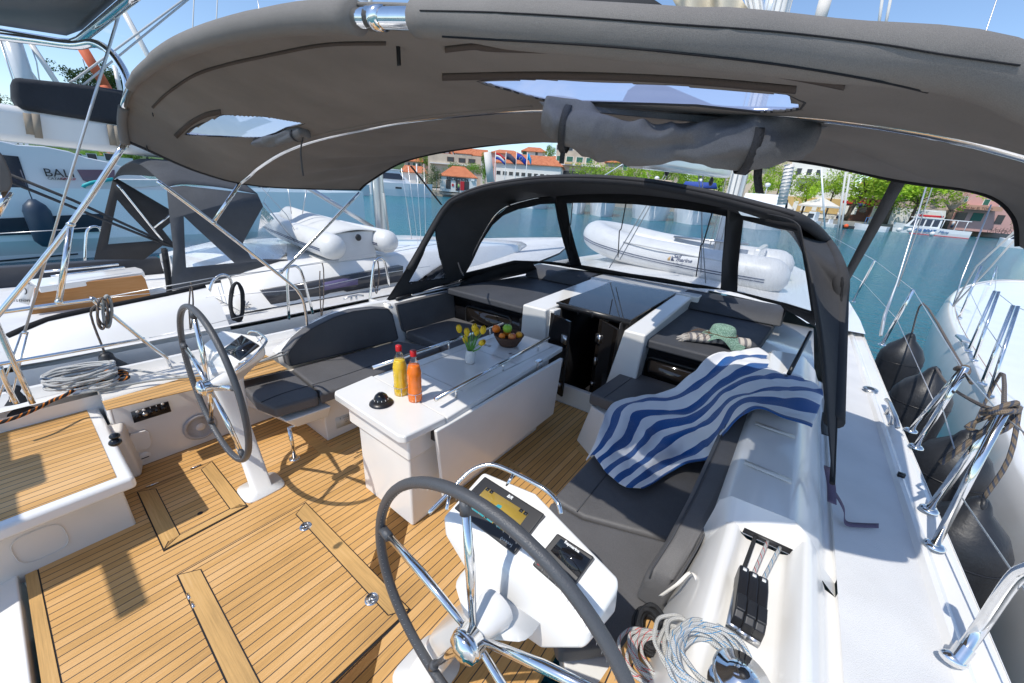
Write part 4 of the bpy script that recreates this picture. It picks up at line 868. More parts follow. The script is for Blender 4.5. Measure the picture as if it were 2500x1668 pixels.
# stack pack on the boom, seen over the canopy and below it
g = G(); q0, q1 = Y(c('A2', (1900, 1290))[0], 6.2), Y(c('A2', (1200, 1100))[0], 2.4)
rows = []
for t in [k/12 for k in range(13)]:
    p = q0.lerp(q1, t)+V((0, 0, .02)); hgt = .50-.24*t
    rows.append([p+V((s*w_, 0, z)) for s, w_, z in ((-1, .02, -.03), (-1, .12, .04), (-1, .15, .20*hgt/.5), (-1, .10, hgt*.8), (0, 0, hgt), (1, .10, hgt*.8), (1, .15, .20*hgt/.5), (1, .12, .04), (1, .02, -.03))])
g.loft(rows, closed=True, caps=True); part(g, 'sail_cover', M['sailc'] if 'sailc' in M else M['canvasd'], ma)
g = G(); rows = []
for i in range(9):
    t = i/8; a_ = Y((1455+t*70, 0-10), 5.6-.3*t); rows.append([V((.28+.30*t+.12*s*(1-t*.3), 5.9, 3.0+k*.35)) for s, k in ((-1, 0), (0, 1), (1, 0))])
blk = []
for p, d_ in ((c('A2', (1440, 1400)), 4.7), (c('A2', (1800, 1490)), 5.9)):
    v = Y(p[0], d_); g = G(); g.ball(v, .05, (.6, .6, 1.1)); g.tube([v+V((0, 0, .05)), v+V((0, 0, .13))], .008); b_ = part(g, 'block', M['black'], ma); blk.append(v)
for a, b in ((blk[0], PC(c('B2', (940, 860))[0])+V((0, .1, 0))), (blk[0]+V((.03, 0, 0)), PC(c('B2', (1000, 800))[0])+V((0, .2, 0))), (blk[0]+V((.25, .3, .05)), PC(c('B2', (1740, 990))[0])+V((0, .1, 0))), (blk[0]+V((.30, .3, .05)), PC(c('B2', (1700, 900))[0])+V((0, .1, 0)))):
    g = G(); g.tube([a, b], .006, 6, uv=True); part(g, 'mainsheet', M['ropeg'], ma)
for k in range(5):
    x = mx_-.14+.07*k; g = G(); g.tube([V((x, my_-.13, 1.0)), V((x+.02*math.sin(k), my_-.12, 6))], .007, 6, uv=True); part(g, 'halyard', M['ropew'], ma)
# triangular dark cover and cream sail bunch seen above the canopy
g = G(); tri = [Y((1263, 22), 3.2), Y((1660, 40), 3.2), Y((1560, -25), 3.2), Y((1340, -25), 3.2)]; g.prism(tri, (0, .25, 0)); part(g, 'sail_cover', M['navy'] if 'navy' in M else M['canvasd'], ma)
g = G(); rows = []
for i in range(15):
    t = i/14; pa, pb = Y((1625+t*175, -30), 3.6), Y((1665+t*175, 44+6*t), 3.6); rows.append([pa.lerp(pb, s)+V((0, .12*math.sin(t*14+s*3), 0)) for s in (0, .25, .5, .75, 1)])
M['cream'] = mat('cream_sailcloth', (.60, .54, .42), .8, noise=.08); g.loft(rows); part(g, 'sail_bunt', M['cream'], ma, sub=1)
g = G(); rows = []
for i in range(9):
    t = i/8; pa, pb = Y((1810+t*50, -30), 3.7), Y((1830+t*40, 54), 3.7); rows.append([pa.lerp(pb, s)+V((0, .05*math.sin(t*20), 0)) for s in (0, .5, 1)])
g.loft(rows); part(g, 'sail_bunt', M['gel'], ma, sub=1)
g = G(); a, b = Y((884, -15), 1.6), Y((884, 24), 1.6); 
for dx in (-16, 20): g.tube([Y((884+dx, -15), 1.6), Y((884+dx, 24), 1.6)], .012)
g.tube([Y((868, -4), 1.6), Y((904, -4), 1.6)], .010); part(g, 'sheave_bracket', M['gel'], ma)
# ============================================================= loose cushions
def cush(name, top, h, label, cat='cushion', m='cush', bev=.022, group=None, down=None, seams=()):
    t = [V(p) for p in top]; ctr = sum(t, V())/len(t); e = empty(name, label, cat, group, loc=tuple(ctr-V((0, 0, h))))
    g = G(); g.prism(t, down if down is not None else (0, 0, -h)); o = part(g, 'padding', M[m], e, bev=bev, seg=4)
    for s_ in seams:
        g = G(); g.tube([V(p) for p in s_], .0035, 6, sm=3 if len(s_) > 2 else 0); part(g, 'seam', M['cushd'], e)
    return e
GC = 'dark grey cushions of the cockpit'
z = .485
e1 = [V((-1.50, .83, z)), V((-1.50, 1.165, z)), V((-.86, 1.165, z)), V((-.87, 1.10, z)), V((-1.02, .86, z))]
cush('seat_cushion', [Z(c('C1', (-60, 440))[0], z), Z(c('C1', (365, 340))[0], z), Z(c('C1', (590, 520))[0], z), Z(c('C1', (590, 560))[0], z-.0), Z(c('C1', (235, 660))[0], z), Z(c('C1', (80, 600))[0], z)], .085, 'short seat cushion at the aft end of the port bench, beside the port wheel', seams=[[Z(c('C1', (125, 612))[0], z+.001), Z(c('C1', (300, 540))[0], z+.001), Z(c('C1', (515, 478))[0], z+.001)]])
cush('seat_cushion', [Z(c('C1', (375, 335))[0], z), Z(c('C1', (1250, 108))[0], z), V((-.90, 2.33, z)), Z(c('C1', (900, 455))[0], z), Z(c('C1', (600, 550))[0], z), Z(c('C1', (600, 515))[0], z)], .085, 'long seat cushion of the port bench below the curved backrest', seams=[[Z(c('C1', (540, 470))[0], z+.001), Z(c('C1', (790, 395))[0], z+.001), V((-1.02, 2.3, z+.001))]])
cush('seat_cushion', [V((-1.50, 2.36, .50)), V((-1.50, 3.10, .50)), V((-.44, 3.10, .50)), V((-.44, 2.36, .50))], .10, 'seat cushion in the forward corner of the port bench, behind the fruit basket')
def backrest(name, px, x, t, label, slant=.03):
    q = [X(p, x) for p in px]; zz = min(p.z for p in q); q = [V((p.x-slant*(p.z-zz)/.35, p.y, p.z)) for p in q]; ctr = sum(q, V())/len(q)
    e = empty(name, label, 'backrest', GC if False else None, loc=(x-t/2, ctr.y, zz)); g = G(); g.prism(q, (-t, 0, 0)); part(g, 'padding', M['cush'], e, bev=.018, seg=4)
    g = G(); cc = ctr; g.tube([p+(cc-p)*.035+V((.002, 0, 0)) for p in q], .0035, 6, True); part(g, 'piping', M['cushd'], e); return e
backrest('backrest_cushion', c('C1', (360, 325), (335, 218), (420, 110), (520, 30))+c('B1', (610, 1325), (740, 1262), (900, 1212), (1080, 1188), (1190, 1192), (1222, 1240), (1258, 1430))+c('C1', (1245, 105)), -1.48, .10, 'curved dark backrest cushion rising along the port bench, striped with light and shadow')
backrest('backrest_cushion', c('B1', (1252, 1160), (1722, 1045), (1730, 1290), (1330, 1395), (1290, 1370)), -1.50, .07, 'straight dark backrest cushion in the forward port corner under the sprayhood')
# lounge pads with bolster
for nm, px, zt, lb in (('lounge_pad', [V((-1.55, 3.02, .865)), V((-1.42, 4.45, .865)), V((-.42, 4.62, .865)), V((-.44, 3.02, .865))], .865, 'dark lounge pad on the port side of the companionway with a rounded headrest'), ('lounge_pad', [V((.72, 3.02, .865)), V((.72, 4.62, .865)), V((1.66, 4.62, .865)), V((1.60, 3.6, .865)), V((1.36, 3.02, .865))], .865, 'dark lounge pad on the starboard side of the companionway under the straw hat')):
    e = cush(nm, px, .075, lb, 'lounge cushion', m='cushd', bev=.02)
    x0, x1 = (-1.36, -.42) if px[0].x < 0 else (.72, 1.70)
    g = G(); prof_ = [(4.34, .87), (4.38, .93), (4.47, .985), (4.60, 1.01), (4.74, 1.01), (4.76, .87)]
    g.loft([[V((x, y, zz)) for y, zz in prof_] for x in (x0, x1)], closed=True, caps=True); part(g, 'headrest', M['cushd'], e, bev=.02, seg=3)
# starboard bench
cush('seat_cushion', [V((.98, 1.36, z)), V((.985, 1.85, z)), V((.95, 2.30, z)), V((1.56, 2.44, z)), V((1.55, 1.50, z)), V((1.16, 1.355, z))], .085, 'middle seat cushion of the starboard bench, partly under the striped towel', seams=[[V((1.12, 1.36, z+.001)), V((1.12, 2.3, z+.001))]])
cush('seat_cushion', [V((.985, 1.345, z)), V((1.16, 1.342, z)), V((1.55, 1.49, z)), V((1.555, 1.18, z)), V((1.56, .98, z)), V((1.36, .78, z)), V((1.18, .95, z)), V((1.02, 1.2, z))], .085, 'aft seat cushion of the starboard bench, behind the starboard wheel')
cush('seat_cushion', [V((.64, 2.46, .515)), V((.68, 3.10, .515)), V((1.62, 3.10, .515)), V((1.60, 2.46, .515))], .10, 'seat cushion at the forward end of the starboard bench, under the black cabin window', seams=[[V((.76, 2.46, .516)), V((.80, 3.1, .516))]])
e = empty('backrest_cushion', 'long curved dark backrest cushion along the starboard bench', 'backrest', loc=(1.58, 1.7, .49)); g = G(); rows = []
for y, zt, xi, xo in ((1.12, .63, 1.50, 1.60), (1.14, .665, 1.50, 1.615), (1.25, .74, 1.525, 1.64), (1.45, .82, 1.545, 1.665), (1.75, .875, 1.555, 1.68), (2.05, .90, 1.56, 1.69), (2.35, .90, 1.56, 1.69), (2.42, .885, 1.56, 1.69), (2.46, .86, 1.57, 1.68)):
    rows.append([V((xi, y, .49)), V((xi+.01, y, zt-.05)), V((xi+.03, y, zt-.01)), V((xo-.02, y, zt)), V((xo, y, zt-.015)), V((xo-.01, y, .49))])
g.loft(rows, closed=True, caps=True); part(g, 'padding', M['cush'], e, bev=.015, seg=3)
g = G(); g.tube([r[2]+V((0, 0, .003)) for r in rows], .003, 6); part(g, 'piping', M['cushd'], e); g = G(); g.tube([r[4]+V((0, 0, .003)) for r in rows], .003, 6); part(g, 'piping', M['cushd'], e)
# ============================================================= striped towel
T = [[(770, 1098, .46), (830, 1065, .50), (905, 1170, .505), (985, 1250, .505), (1120, 1330, .51), (1240, 1340, .51)],
 [(860, 940, .52), (1000, 950, .55), (1150, 1010, .52), (1290, 1080, .535), (1420, 1130, .51), (1540, 1175, .52)],
 [(1010, 610, .54), (1190, 700, .57), (1330, 800, .545), (1480, 900, .58), (1620, 1000, .55), (1790, 1095, .60)],
 [(1400, 545, .60), (1500, 600, .62), (1620, 680, .64), (1720, 760, .72), (1820, 840, .78), (1915, 880, .90)],
 [(1640, 400, .75), (1780, 430, .78), (1900, 500, .83), (1990, 570, .90), (2060, 640, .97), (2140, 702, .99)],
 [(1810, 245, .885), (1960, 260, .88), (2130, 310, .90), (2270, 390, .94), (2370, 530, .97), (2360, 770, .98)],
 [(2184, 195, .885), (2310, 255, .885), (2420, 320, .90), (2560, 430, .93), (2705, 560, .97), (2625, 828, .975)]]
ctl = [[Z((1200+x/3.357, 800+y/3.357), z_+.004) for x, y, z_ in r] for r in T]
fine = grid(ctl, 90, 120)
rg = random.Random(5)
for i, r in enumerate(fine):
    for j, p in enumerate(r):
        u, v_ = i/119, j/89
        p.z += .014*(math.sin(24*v_+5*u+2*math.sin(5*u)))*math.sin(math.pi*u)**.5+.007*math.sin(15*u+9*v_)+.006
        nz = mn.noise_vector(p*5.5); n2z = mn.noise_vector(p*13); p += V((nz.x*.012, nz.y*.012, abs(nz.z)*.030))+n2z*.006*math.sin(math.pi*min(1, max(0, v_))); p.z += .004
g = G(); g.loft(fine); n_ = 90
g.uv = {}
for f_i in range(len(g.f)):
    i, j = divmod(f_i, 89); g.uv[f_i] = ((i/119, j/89), (i/119, (j+1)/89), ((i+1)/119, (j+1)/89), ((i+1)/119, j/89))
tm, t, b = new_mat('terry_stripes'); uvn = t.nodes.new('ShaderNodeUVMap'); sp = t.nodes.new('ShaderNodeSeparateXYZ'); t.links.new(uvn.outputs[0], sp.inputs[0])
tc = t.nodes.new('ShaderNodeTexCoord'); n1 = t.nodes.new('ShaderNodeTexNoise'); n1.inputs['Scale'].default_value = 350; t.links.new(tc.outputs['Object'], n1.inputs['Vector'])
fr = math_(t, 'FRACT', math_(t, 'ADD', math_(t, 'MULTIPLY', sp.outputs[1], 5.6), .55)); msk = math_(t, 'LESS_THAN', fr, .47)
mx = t.nodes.new('ShaderNodeMix'); mx.data_type = 'RGBA'; t.links.new(msk, mx.inputs[0]); mx.inputs[6].default_value = (.82, .83, .86, 1); mx.inputs[7].default_value = (.006, .085, .30, 1)
t.links.new(mx.outputs[2], b.inputs['Base Color']); b.inputs['Roughness'].default_value = .95; b.inputs['Sheen Weight'].default_value = .25
bp = t.nodes.new('ShaderNodeBump'); bp.inputs['Strength'].default_value = .8; bp.inputs['Distance'].default_value = .004; t.links.new(n1.outputs[0], bp.inputs['Height']); t.links.new(bp.outputs[0], b.inputs['Normal'])
tw = g.obj('beach_towel', tm, solid=.006); tag(tw, 'blue and white striped beach towel draped over the starboard bench and backrest', 'towel', boat=True)
# ============================================================= rolled towel and hat on the starboard pad
def at_(c_, d1, d2, r, n, m_, lab_): pass
e = empty('rolled_towel', 'rolled beige and grey striped towel with fringe lying on the starboard lounge pad', 'towel', loc=tuple(Z((1700, 835), .865)))
a, b_ = Z((1680, 822), .90), Z((1828, 838), .905); g = G()
rows = []
ax = (b_-a).normalized(); s1 = ax.cross(V((0, 0, 1))).normalized(); s2 = s1.cross(ax)
for i in range(41):
    t_ = i/40; p = a.lerp(b_, t_); rr = .043*(1+.06*math.sin(9*t_)); rows.append([p+(s1*math.cos(th)*1.35+s2*math.sin(th)*.8)*rr*(1+.05*math.sin(3*th+4*t_)) for th in [2*math.pi*k/20 for k in range(20)]])
g.loft(rows, closed=True, caps=True)
for f_i in range(40*20): i = f_i//20; g.uv[f_i] = ((i/40, 0), (i/40, 1), ((i+1)/40, 1), ((i+1)/40, 0))
tm2, t, b = new_mat('grey_stripes'); uvn = t.nodes.new('ShaderNodeUVMap'); sp = t.nodes.new('ShaderNodeSeparateXYZ'); t.links.new(uvn.outputs[0], sp.inputs[0]); msk = math_(t, 'LESS_THAN', math_(t, 'FRACT', math_(t, 'MULTIPLY', sp.outputs[0], 9)), .42)
mx = t.nodes.new('ShaderNodeMix'); mx.data_type = 'RGBA'; t.links.new(msk, mx.inputs[0]); mx.inputs[6].default_value = (.52, .47, .42, 1); mx.inputs[7].default_value = (.17, .16, .17, 1); t.links.new(mx.outputs[2], b.inputs['Base Color']); b.inputs['Roughness'].default_value = .95
part(g, 'roll', tm2, e)
g = G(); rg = random.Random(2)
for k in range(60):
    th = rg.uniform(0, 6.28); q = a+(s1*math.cos(th)*1.2+s2*math.sin(th)*.6)*.045*rg.uniform(.3, 1); g.tube([q, q-ax*.03+V((0, 0, -.01)), q-ax*rg.uniform(.05, .075)+V((rg.uniform(-.02, .02), rg.uniform(-.02, .02), -.025-max(0, q.z-.90)*.5))], .0022, 4)
part(g, 'fringe', mat('fringe', (.60, .56, .52), .95), e)
e = empty('sun_hat', 'pale mint crocheted sun hat on the rolled towel', 'hat', loc=tuple(Z((1762, 815), .94)))
hm, t, b = new_mat('mint_crochet'); tc = t.nodes.new('ShaderNodeTexCoord'); vo = t.nodes.new('ShaderNodeTexVoronoi'); vo.inputs['Scale'].default_value = 110; t.links.new(tc.outputs['Object'], vo.inputs['Vector'])
cl = ramp(t, vo.outputs['Distance'], [(.1, (.40, .58, .48)), (.6, (.16, .28, .22))]); t.links.new(cl, b.inputs['Base Color']); b.inputs['Roughness'].default_value = .9
bp = t.nodes.new('ShaderNodeBump'); bp.inputs['Strength'].default_value = 1; bp.inputs['Distance'].default_value = .006; bp.invert = True; t.links.new(vo.outputs['Distance'], bp.inputs['Height']); t.links.new(bp.outputs[0], b.inputs['Normal'])
hc = Z((1762, 822), .925); rows = []
for r_, h_ in ((0.001, .125), (.045, .128), (.075, .118), (.088, .09), (.093, .05), (.10, .025), (.125, .018), (.155, .010), (.18, -.004)):
    ring = []
    for k in range(40):
        th = 2*math.pi*k/40; w_ = 0 if r_ < .11 else (r_-.10)*(.35*math.sin(3*th+.5)+.22*math.sin(5*th+2)); ring.append(hc+V((r_*math.cos(th)*1.05, r_*math.sin(th)*.85, h_*.8+w_-(.06*(r_ > .11)*(r_-.1)/.08*abs(math.cos(th))))))
    rows.append(ring)
g = G(); g.loft(rows, closed=True); part(g, 'crown_and_brim', hm, e, solid=.004, sub=1)
g = G(); band = [hc+V((.101*math.cos(th)*1.05, .101*math.sin(th)*.85, .028+.003*math.sin(6*th))) for th in [2*math.pi*k/40 for k in range(40)]]; g.tube(band, .003, 5, True)
for d_ in (V((-.20, -.02, .02)), V((-.12, -.13, .0)), V((-.22, -.08, .01)), V((-.05, -.14, .0))): g.tube([hc+V((-.06, -.085, .03)), hc+V((-.06, -.085, .04))+d_*.5, hc+V((-.06, -.085, .0))+d_*.8], .0022, 5, sm=4)
part(g, 'raffia_cord', mat('raffia', (.13, .07, .035), .8), e)
# ============================================================= table setting
g = G(); bsk = Z((1241, 842), .736); e = empty('fruit_basket', 'round brown wicker basket full of fruit on the table', 'basket', loc=tuple(bsk))
bm_, t, b = new_mat('wicker'); tc = t.nodes.new('ShaderNodeTexCoord'); wv = t.nodes.new('ShaderNodeTexWave'); wv.bands_direction = 'Z'; wv.inputs['Scale'].default_value = 28; wv.inputs['Distortion'].default_value = 3; wv.inputs['Detail Scale'].default_value = 6; t.links.new(tc.outputs['Object'], wv.inputs['Vector'])
cl = ramp(t, wv.outputs[0], [(.1, (.05, .02, .01)), (.7, (.22, .105, .06))]); t.links.new(cl, b.inputs['Base Color']); b.inputs['Roughness'].default_value = .6
bp = t.nodes.new('ShaderNodeBump'); bp.inputs['Distance'].default_value = .006; t.links.new(wv.outputs[0], bp.inputs['Height']); t.links.new(bp.outputs[0], b.inputs['Normal'])
rows = []
for r_, h_ in ((.001, .004), (.065, .004), (.072, 0), (.085, .02), (.105, .05), (.122, .085), (.125, .09), (.118, .088), (.10, .05), (.08, .025), (.001, .014)):
    rows.append([bsk+V((r_*math.cos(th), r_*math.sin(th), h_))*1.0+V((math.cos(th), math.sin(th), 0))*.002*((k % 2)*2-1) for k, th in [(k, 2*math.pi*k/56) for k in range(56)]])
g.loft(rows, closed=True); part(g, 'bowl', bm_, e)
g = G()
for ph in (0, math.pi): g.tube([bsk+V((.124*math.cos(th), .124*math.sin(th), .092+.003*math.sin(22*th+ph))) for th in [2*math.pi*k/110 for k in range(110)]], .0035, 6, True)
part(g, 'braided_rim', bm_, e)
def fruit(px, z_, r, nm, lb, cat, col, col2=None, sc=(1, 1, .93), bump=.0):
    v = Z(px, z_); m, t, b = new_mat(nm+'_skin'); b.inputs['Roughness'].default_value = .32
    tc = t.nodes.new('ShaderNodeTexCoord'); n = t.nodes.new('ShaderNodeTexNoise'); n.inputs['Scale'].default_value = 9; n.inputs['Detail'].default_value = 5; t.links.new(tc.outputs['Object'], n.inputs['Vector'])
    cl = ramp(t, n.outputs[0], [(.4, col), (.62, col2 or tuple(x*1.15 for x in col))]); t.links.new(cl, b.inputs['Base Color'])
    if bump:
        n2 = t.nodes.new('ShaderNodeTexNoise'); n2.inputs['Scale'].default_value = 240; t.links.new(tc.outputs['Object'], n2.inputs['Vector']); bp = t.nodes.new('ShaderNodeBump'); bp.inputs['Distance'].default_value = .002; bp.inputs['Strength'].default_value = bump; t.links.new(n2.outputs[0], bp.inputs['Height']); t.links.new(bp.outputs[0], b.inputs['Normal'])
    e = empty(nm, lb, cat, loc=tuple(v)); g = G()
    rows = []
    for i in range(15):
        t_ = math.pi*i/14; rr = r*math.sin(t_)*(1+.03*math.cos(2*t_)); zz = r*sc[2]*math.cos(t_)-(.22*r*math.exp(-(t_/.35)**2) if nm == 'apple' else 0); rows.append([v+V((rr*math.cos(2*math.pi*k/20)+1e-5*k, rr*math.sin(2*math.pi*k/20), zz)) for k in range(20)])
    g.loft(rows, closed=True); part(g, 'flesh', m, e)
    g = G(); g.tube([v+V((0, 0, r*.72)), v+V((.003, 0, r*(1.05 if nm == 'apple' else .96)))], .0018, 5); part(g, 'stem', M['velcro'], e)
fruit((1211.5, 803), .86, .037, 'orange', 'large orange at the left of the fruit basket', 'orange', (.85, .19, .01), bump=.4)
fruit((1239, 802), .885, .040, 'apple', 'green apple on top of the fruit basket', 'apple', (.26, .50, .03), (.34, .56, .06))
fruit((1225.5, 821), .835, .028, 'orange', 'small orange low at the front of the fruit basket', 'orange', (.82, .21, .012), bump=.4)
fruit((1250, 822), .84, .034, 'apple', 'red and yellow apple at the front of the fruit basket', 'apple', (.58, .05, .03), (.72, .32, .06))
fruit((1267, 818), .84, .030, 'apricot', 'yellow orange fruit at the right of the fruit basket', 'fruit', (.85, .36, .02), (.88, .45, .03))
fruit((1238, 812), .81, .034, 'orange', 'orange hidden under the green apple in the basket', 'orange', (.80, .22, .015), bump=.3)
# vase and tulips
vs = Z((1148, 886), .7355); g = G(); g.lathe([(0, .004), (.026, .003), (.031, .0), (.036, .012), (.0385, .04), (.036, .075), (.031, .098), (.028, .104), (.026, .104), (.028, .09), (.02, .05)], vs, seg=32); vz = part(g, 'vase', M['white'], None) if False else g.obj('vase', mat('porcelain', (.74, .73, .70), .3))
tag(vz, 'small white porcelain vase holding yellow tulips on the table', 'vase', boat=True)
tulm = mat('tulip_yellow', (.80, .52, .01), .5, noise=.10, nscale=40); grm = mat('tulip_green', (.10, .27, .04), .5, noise=.15, nscale=30)
heads = [(1121, 803, .30), (1140, 811, .27), (1136.5, 828, .23), (1158.5, 801, .28), (1164, 810, .26), (1179.5, 806, .285), (1177, 837, .21)]
wh = ['leftmost of the bunch', 'second from the left at the top', 'lowest on the left side', 'highest in the middle', 'just right of the middle', 'rightmost at the top', 'drooping low on the right side']
for k, (px, py, zz) in enumerate(heads):
    h = Y((px, py), vs.y+.01*((k*5) % 3-1)); rim = vs+V((0, 0, .10))
    base = rim+V(((h.x-rim.x)*.10, .006*((k*3) % 3-1), -.01))
    e = empty('tulip', 'yellow tulip in the white vase, '+wh[k], 'tulip', 'tulips in the white vase', loc=tuple(vs+V((0, 0, .02))))
    g = G(); g.tube([vs+V((0, 0, .02)), base, base.lerp(h, .6)+V((0, 0, .012)), h-V((0, 0, .022))], .0028, 6, sm=5); part(g, 'stem', grm, e)
    d = (h-base).normalized(); up = (V((0, 0, 1))*.7+d*.5).normalized() if k != 6 else (d+V((0.3, 0, .1))).normalized()
    s1 = up.cross(V((0, 1, 0))).normalized(); s2 = up.cross(s1); g = G()
    for pi_ in range(6):
        a0_ = pi_*math.pi/3; rows = []
        for i in range(7):
            t_ = i/6; wid = .75*math.sin(math.pi*min(1, t_*.85+.12))**.8; rad = .0205*math.sin(math.pi*(.12+.74*t_))**.7*(1.06 if pi_ % 2 else .97)
            rows.append([h+up*(-.030+.062*t_)+(s1*math.cos(a0_+f*wid)+s2*math.sin(a0_+f*wid))*rad for f in (-1, -.5, 0, .5, 1)])
        g.loft(rows)
    part(g, 'petals', tulm, e)
    g = G(); sd = -1 if k % 2 else 1; rows = []
    tip = base.lerp(h, .8)+V((sd*.022, -.012+.006*k % .02, .0)); m_ = base.lerp(tip, .5)+V((sd*.012, 0, .0)); pth = smooth_path([base-V((0, 0, .03)), base, m_, tip], 4)
    for i, p in enumerate(pth): w_ = .010*math.sin(math.pi*min(1, .15+.85*i/(len(pth)-1)))+.0004; rows.append([p-V((w_, .003, 0)), p+V((0, .004, 0)), p+V((w_, -.003, 0))])
    g.loft(rows); part(g, 'leaf', grm, e)
# bottles with wire holders
gl, t, b = new_mat('bottle_glass'); b.inputs['Base Color'].default_value = (.9, .93, .92, 1); b.inputs['Roughness'].default_value = .03; b.inputs['Transmission Weight'].default_value = 1; b.inputs['IOR'].default_value = 1.15; b.inputs['Alpha'].default_value = .35
for nm, px, col, lb in (('juice_bottle', (980, 964), (.85, .55, .03), 'glass bottle of yellow juice with red cap, left of the two on the table'), ('juice_bottle', (1014, 979), (.95, .20, .008), 'glass bottle of orange juice with red cap, right of the two on the table')):
    v = Z(px, .737); hh = 1.12; e = empty(nm, lb, 'bottle', loc=tuple(v))
    P_ = [(.0, .004), (.028, .002), (.036, .008), (.0375, .03), (.0365, .09), (.0355, .105), (.0375, .12), (.0365, .15), (.038, .165), (.037, .175), (.030, .205), (.020, .232), (.0145, .248), (.0135, .265), (.0145, .275)]
    P_ = [(a_*1.12, b_*hh) for a_, b_ in P_]; g = G(); g.lathe(P_, v, seg=32); part(g, 'glass', gl, e)
    jm = mat('juice', col, .12, noise=.1, nscale=20, coat=.6)
    g = G(); g.lathe([(r_*.965, h_+.001) for r_, h_ in P_[:11]]+[(.031, .212*hh), (0, .212*hh)], v, seg=32); part(g, 'juice', jm, e)
    g = G(); g.lathe([(.018, .262*hh), (.0185, .288*hh), (.017, .292*hh), (0, .292*hh)], v, seg=24); part(g, 'cap', M['red'], e)
    g = G(); g.tube([v+V((.042*math.cos(th), .042*math.sin(th), .062)) for th in [2*math.pi*k/32 for k in range(32)]], .0022, 6, True); g.tube([v+V((.042*math.cos(-.6), .042*math.sin(-.6), .062)), v+V((.042*math.cos(-.6), .042*math.sin(-.6), 0))], .0022, 6)
    o = g.obj('bottle_ring', M['chrome']); tag(o, 'thin steel ring on the table round the '+('yellow' if col[2] > .01 else 'orange')+' juice bottle', 'bottle holder', 'bottle rings on the table', boat=True)
# ============================================================= rope clutches, winch, coils
cl_ = c('D2', (2035, 850), (2115, 905), (2195, 950))
for k, (p, rm) in enumerate(zip(cl_, ('ropek', 'roper', 'ropeb'))):
    v = Z(p, .885); D_ = V((-.06, 1, 0)).normalized(); R_ = V((1, .06, 0))
    def P4(a, b_, z_): return v+R_*a+D_*b_+V((0, 0, z_))
    g = G(); rows = []
    for s_, zt in ((-.085, .012), (-.07, .026), (-.02, .030), (.03, .040), (.075, .036), (.085, .015)): rows.append([P4(-.0125, s_, -.035), P4(-.0125, s_, zt-.004), P4(-.009, s_, zt), P4(.009, s_, zt), P4(.0125, s_, zt-.004), P4(.0125, s_, -.035)])
    g.loft(rows, closed=True, caps=True); ck = part(g, 'rope_clutch', M['black'], bev=.002)
    g = G(); g.prism([P4(-.011, -.075, .034), P4(.011, -.075, .034), P4(.011, -.03, .040), P4(-.011, -.03, .040)], (0, 0, -.008)); part(g, 'clutch_handle', M['rubber'], ck, bev=.003)
    g = G(); g.box(tuple(P4(-.005, .055, .038)), tuple(P4(.005, .065, .0405))); part(g, 'clutch_label', M['white'], ck)
    g = G(); g.box(tuple(v+V((-.015, -.09, -.035))), tuple(v+V((.015, .09, -.02)))); part(g, 'clutch_base', M['steel'], ck)
    r0 = P4(0, .08, .0); sl_ = V((1.79+.035*k, 1.30, .866))
    rope('line', [sl_, r0.lerp(sl_, .5), r0], .0058, M[rm], YT, sm=2)
w0 = Z((1800, 1668), .845); g = G(); g.lathe([(0, .07), (.03, .07), (.034, .062), (.056, .060), (.062, .052), (.06, .044), (.042, .036), (.038, .02), (.05, .004), (.062, 0)], w0+V((-.0, -.02, 0)), seg=36); wn_ = part(g, 'winch', M['chrome']); g = G(); g.lathe([(0, .0705), (.012, .0705), (.012, .06)], w0+V((0, -.02, .0005)), seg=8); part(g, 'winch_socket', M['dark'], wn_)
def coil(name, m, cx, cy, z0, rad, turns, r, label, seed=0, squash=.7, ang=0., spread=.5, lead=(), tail=()):
    rg = random.Random(seed); pts = [V(p) for p in lead]; n_ = 14
    for i in range(int(turns*n_)):
        th = 2*math.pi*i/n_; t_ = i/(turns*n_); rr = rad*(1+spread*.35*math.sin(th*.37+seed)+rg.uniform(-.05, .05)); x = rr*math.cos(th); y = rr*squash*math.sin(th)
        x += rad*spread*.5*math.sin(t_*5+seed); y += rad*spread*.4*math.cos(t_*4+seed)
        pts.append(V((cx+x*math.cos(ang)-y*math.sin(ang), cy+x*math.sin(ang)+y*math.cos(ang), z0+r+r*1.5*((i//n_) % 4)+rg.uniform(0, r*.8))))
    pts += [V(p) for p in tail]
    o = rope(name, pts, r, M[m], None, sm=4, seg=8); tag(o, label, 'rope', boat=True); return o
LP = lambda n, *L: [Z(p, z_) for p, z_ in zip(c(n, *[(a, b) for a, b, _ in L]), [q[2] for q in L])]
cq = Z(c('D2', (1760, 1340))[0], .86)
coil('coiled_rope', 'ropeb', cq.x, cq.y, .835, .085, 8, .0058, 'white rope with blue flecks coiled beside the chrome winch', 1, .8, 1.0, .45, lead=LP('D2', (2180, 1060, .80), (2120, 1200, .775), (2100, 1330, .76), (2000, 1250, .79), (1800, 1150, .80)))
cq = Z(c('D2', (1340, 1380))[0], .66)
coil('coiled_rope', 'roper', cq.x, cq.y, .64, .07, 8, .0056, 'white rope with red flecks heaped below the black rope hank', 4, .9, .2, .6, lead=LP('D2', (2060, 1010, .80), (2000, 1150, .78), (1900, 1210, .79), (1750, 1240, .78)))
cq = Z(c('D2', (1600, 1250))[0], .78)
coil('coiled_rope', 'ropew', cq.x, cq.y, .745, .06, 5, .0056, 'plain white rope loops leaning against the coaming behind the red flecked heap', 9, 1.2, .5, .5)
hk = Z(c('D2', (1310, 1080))[0], .66)
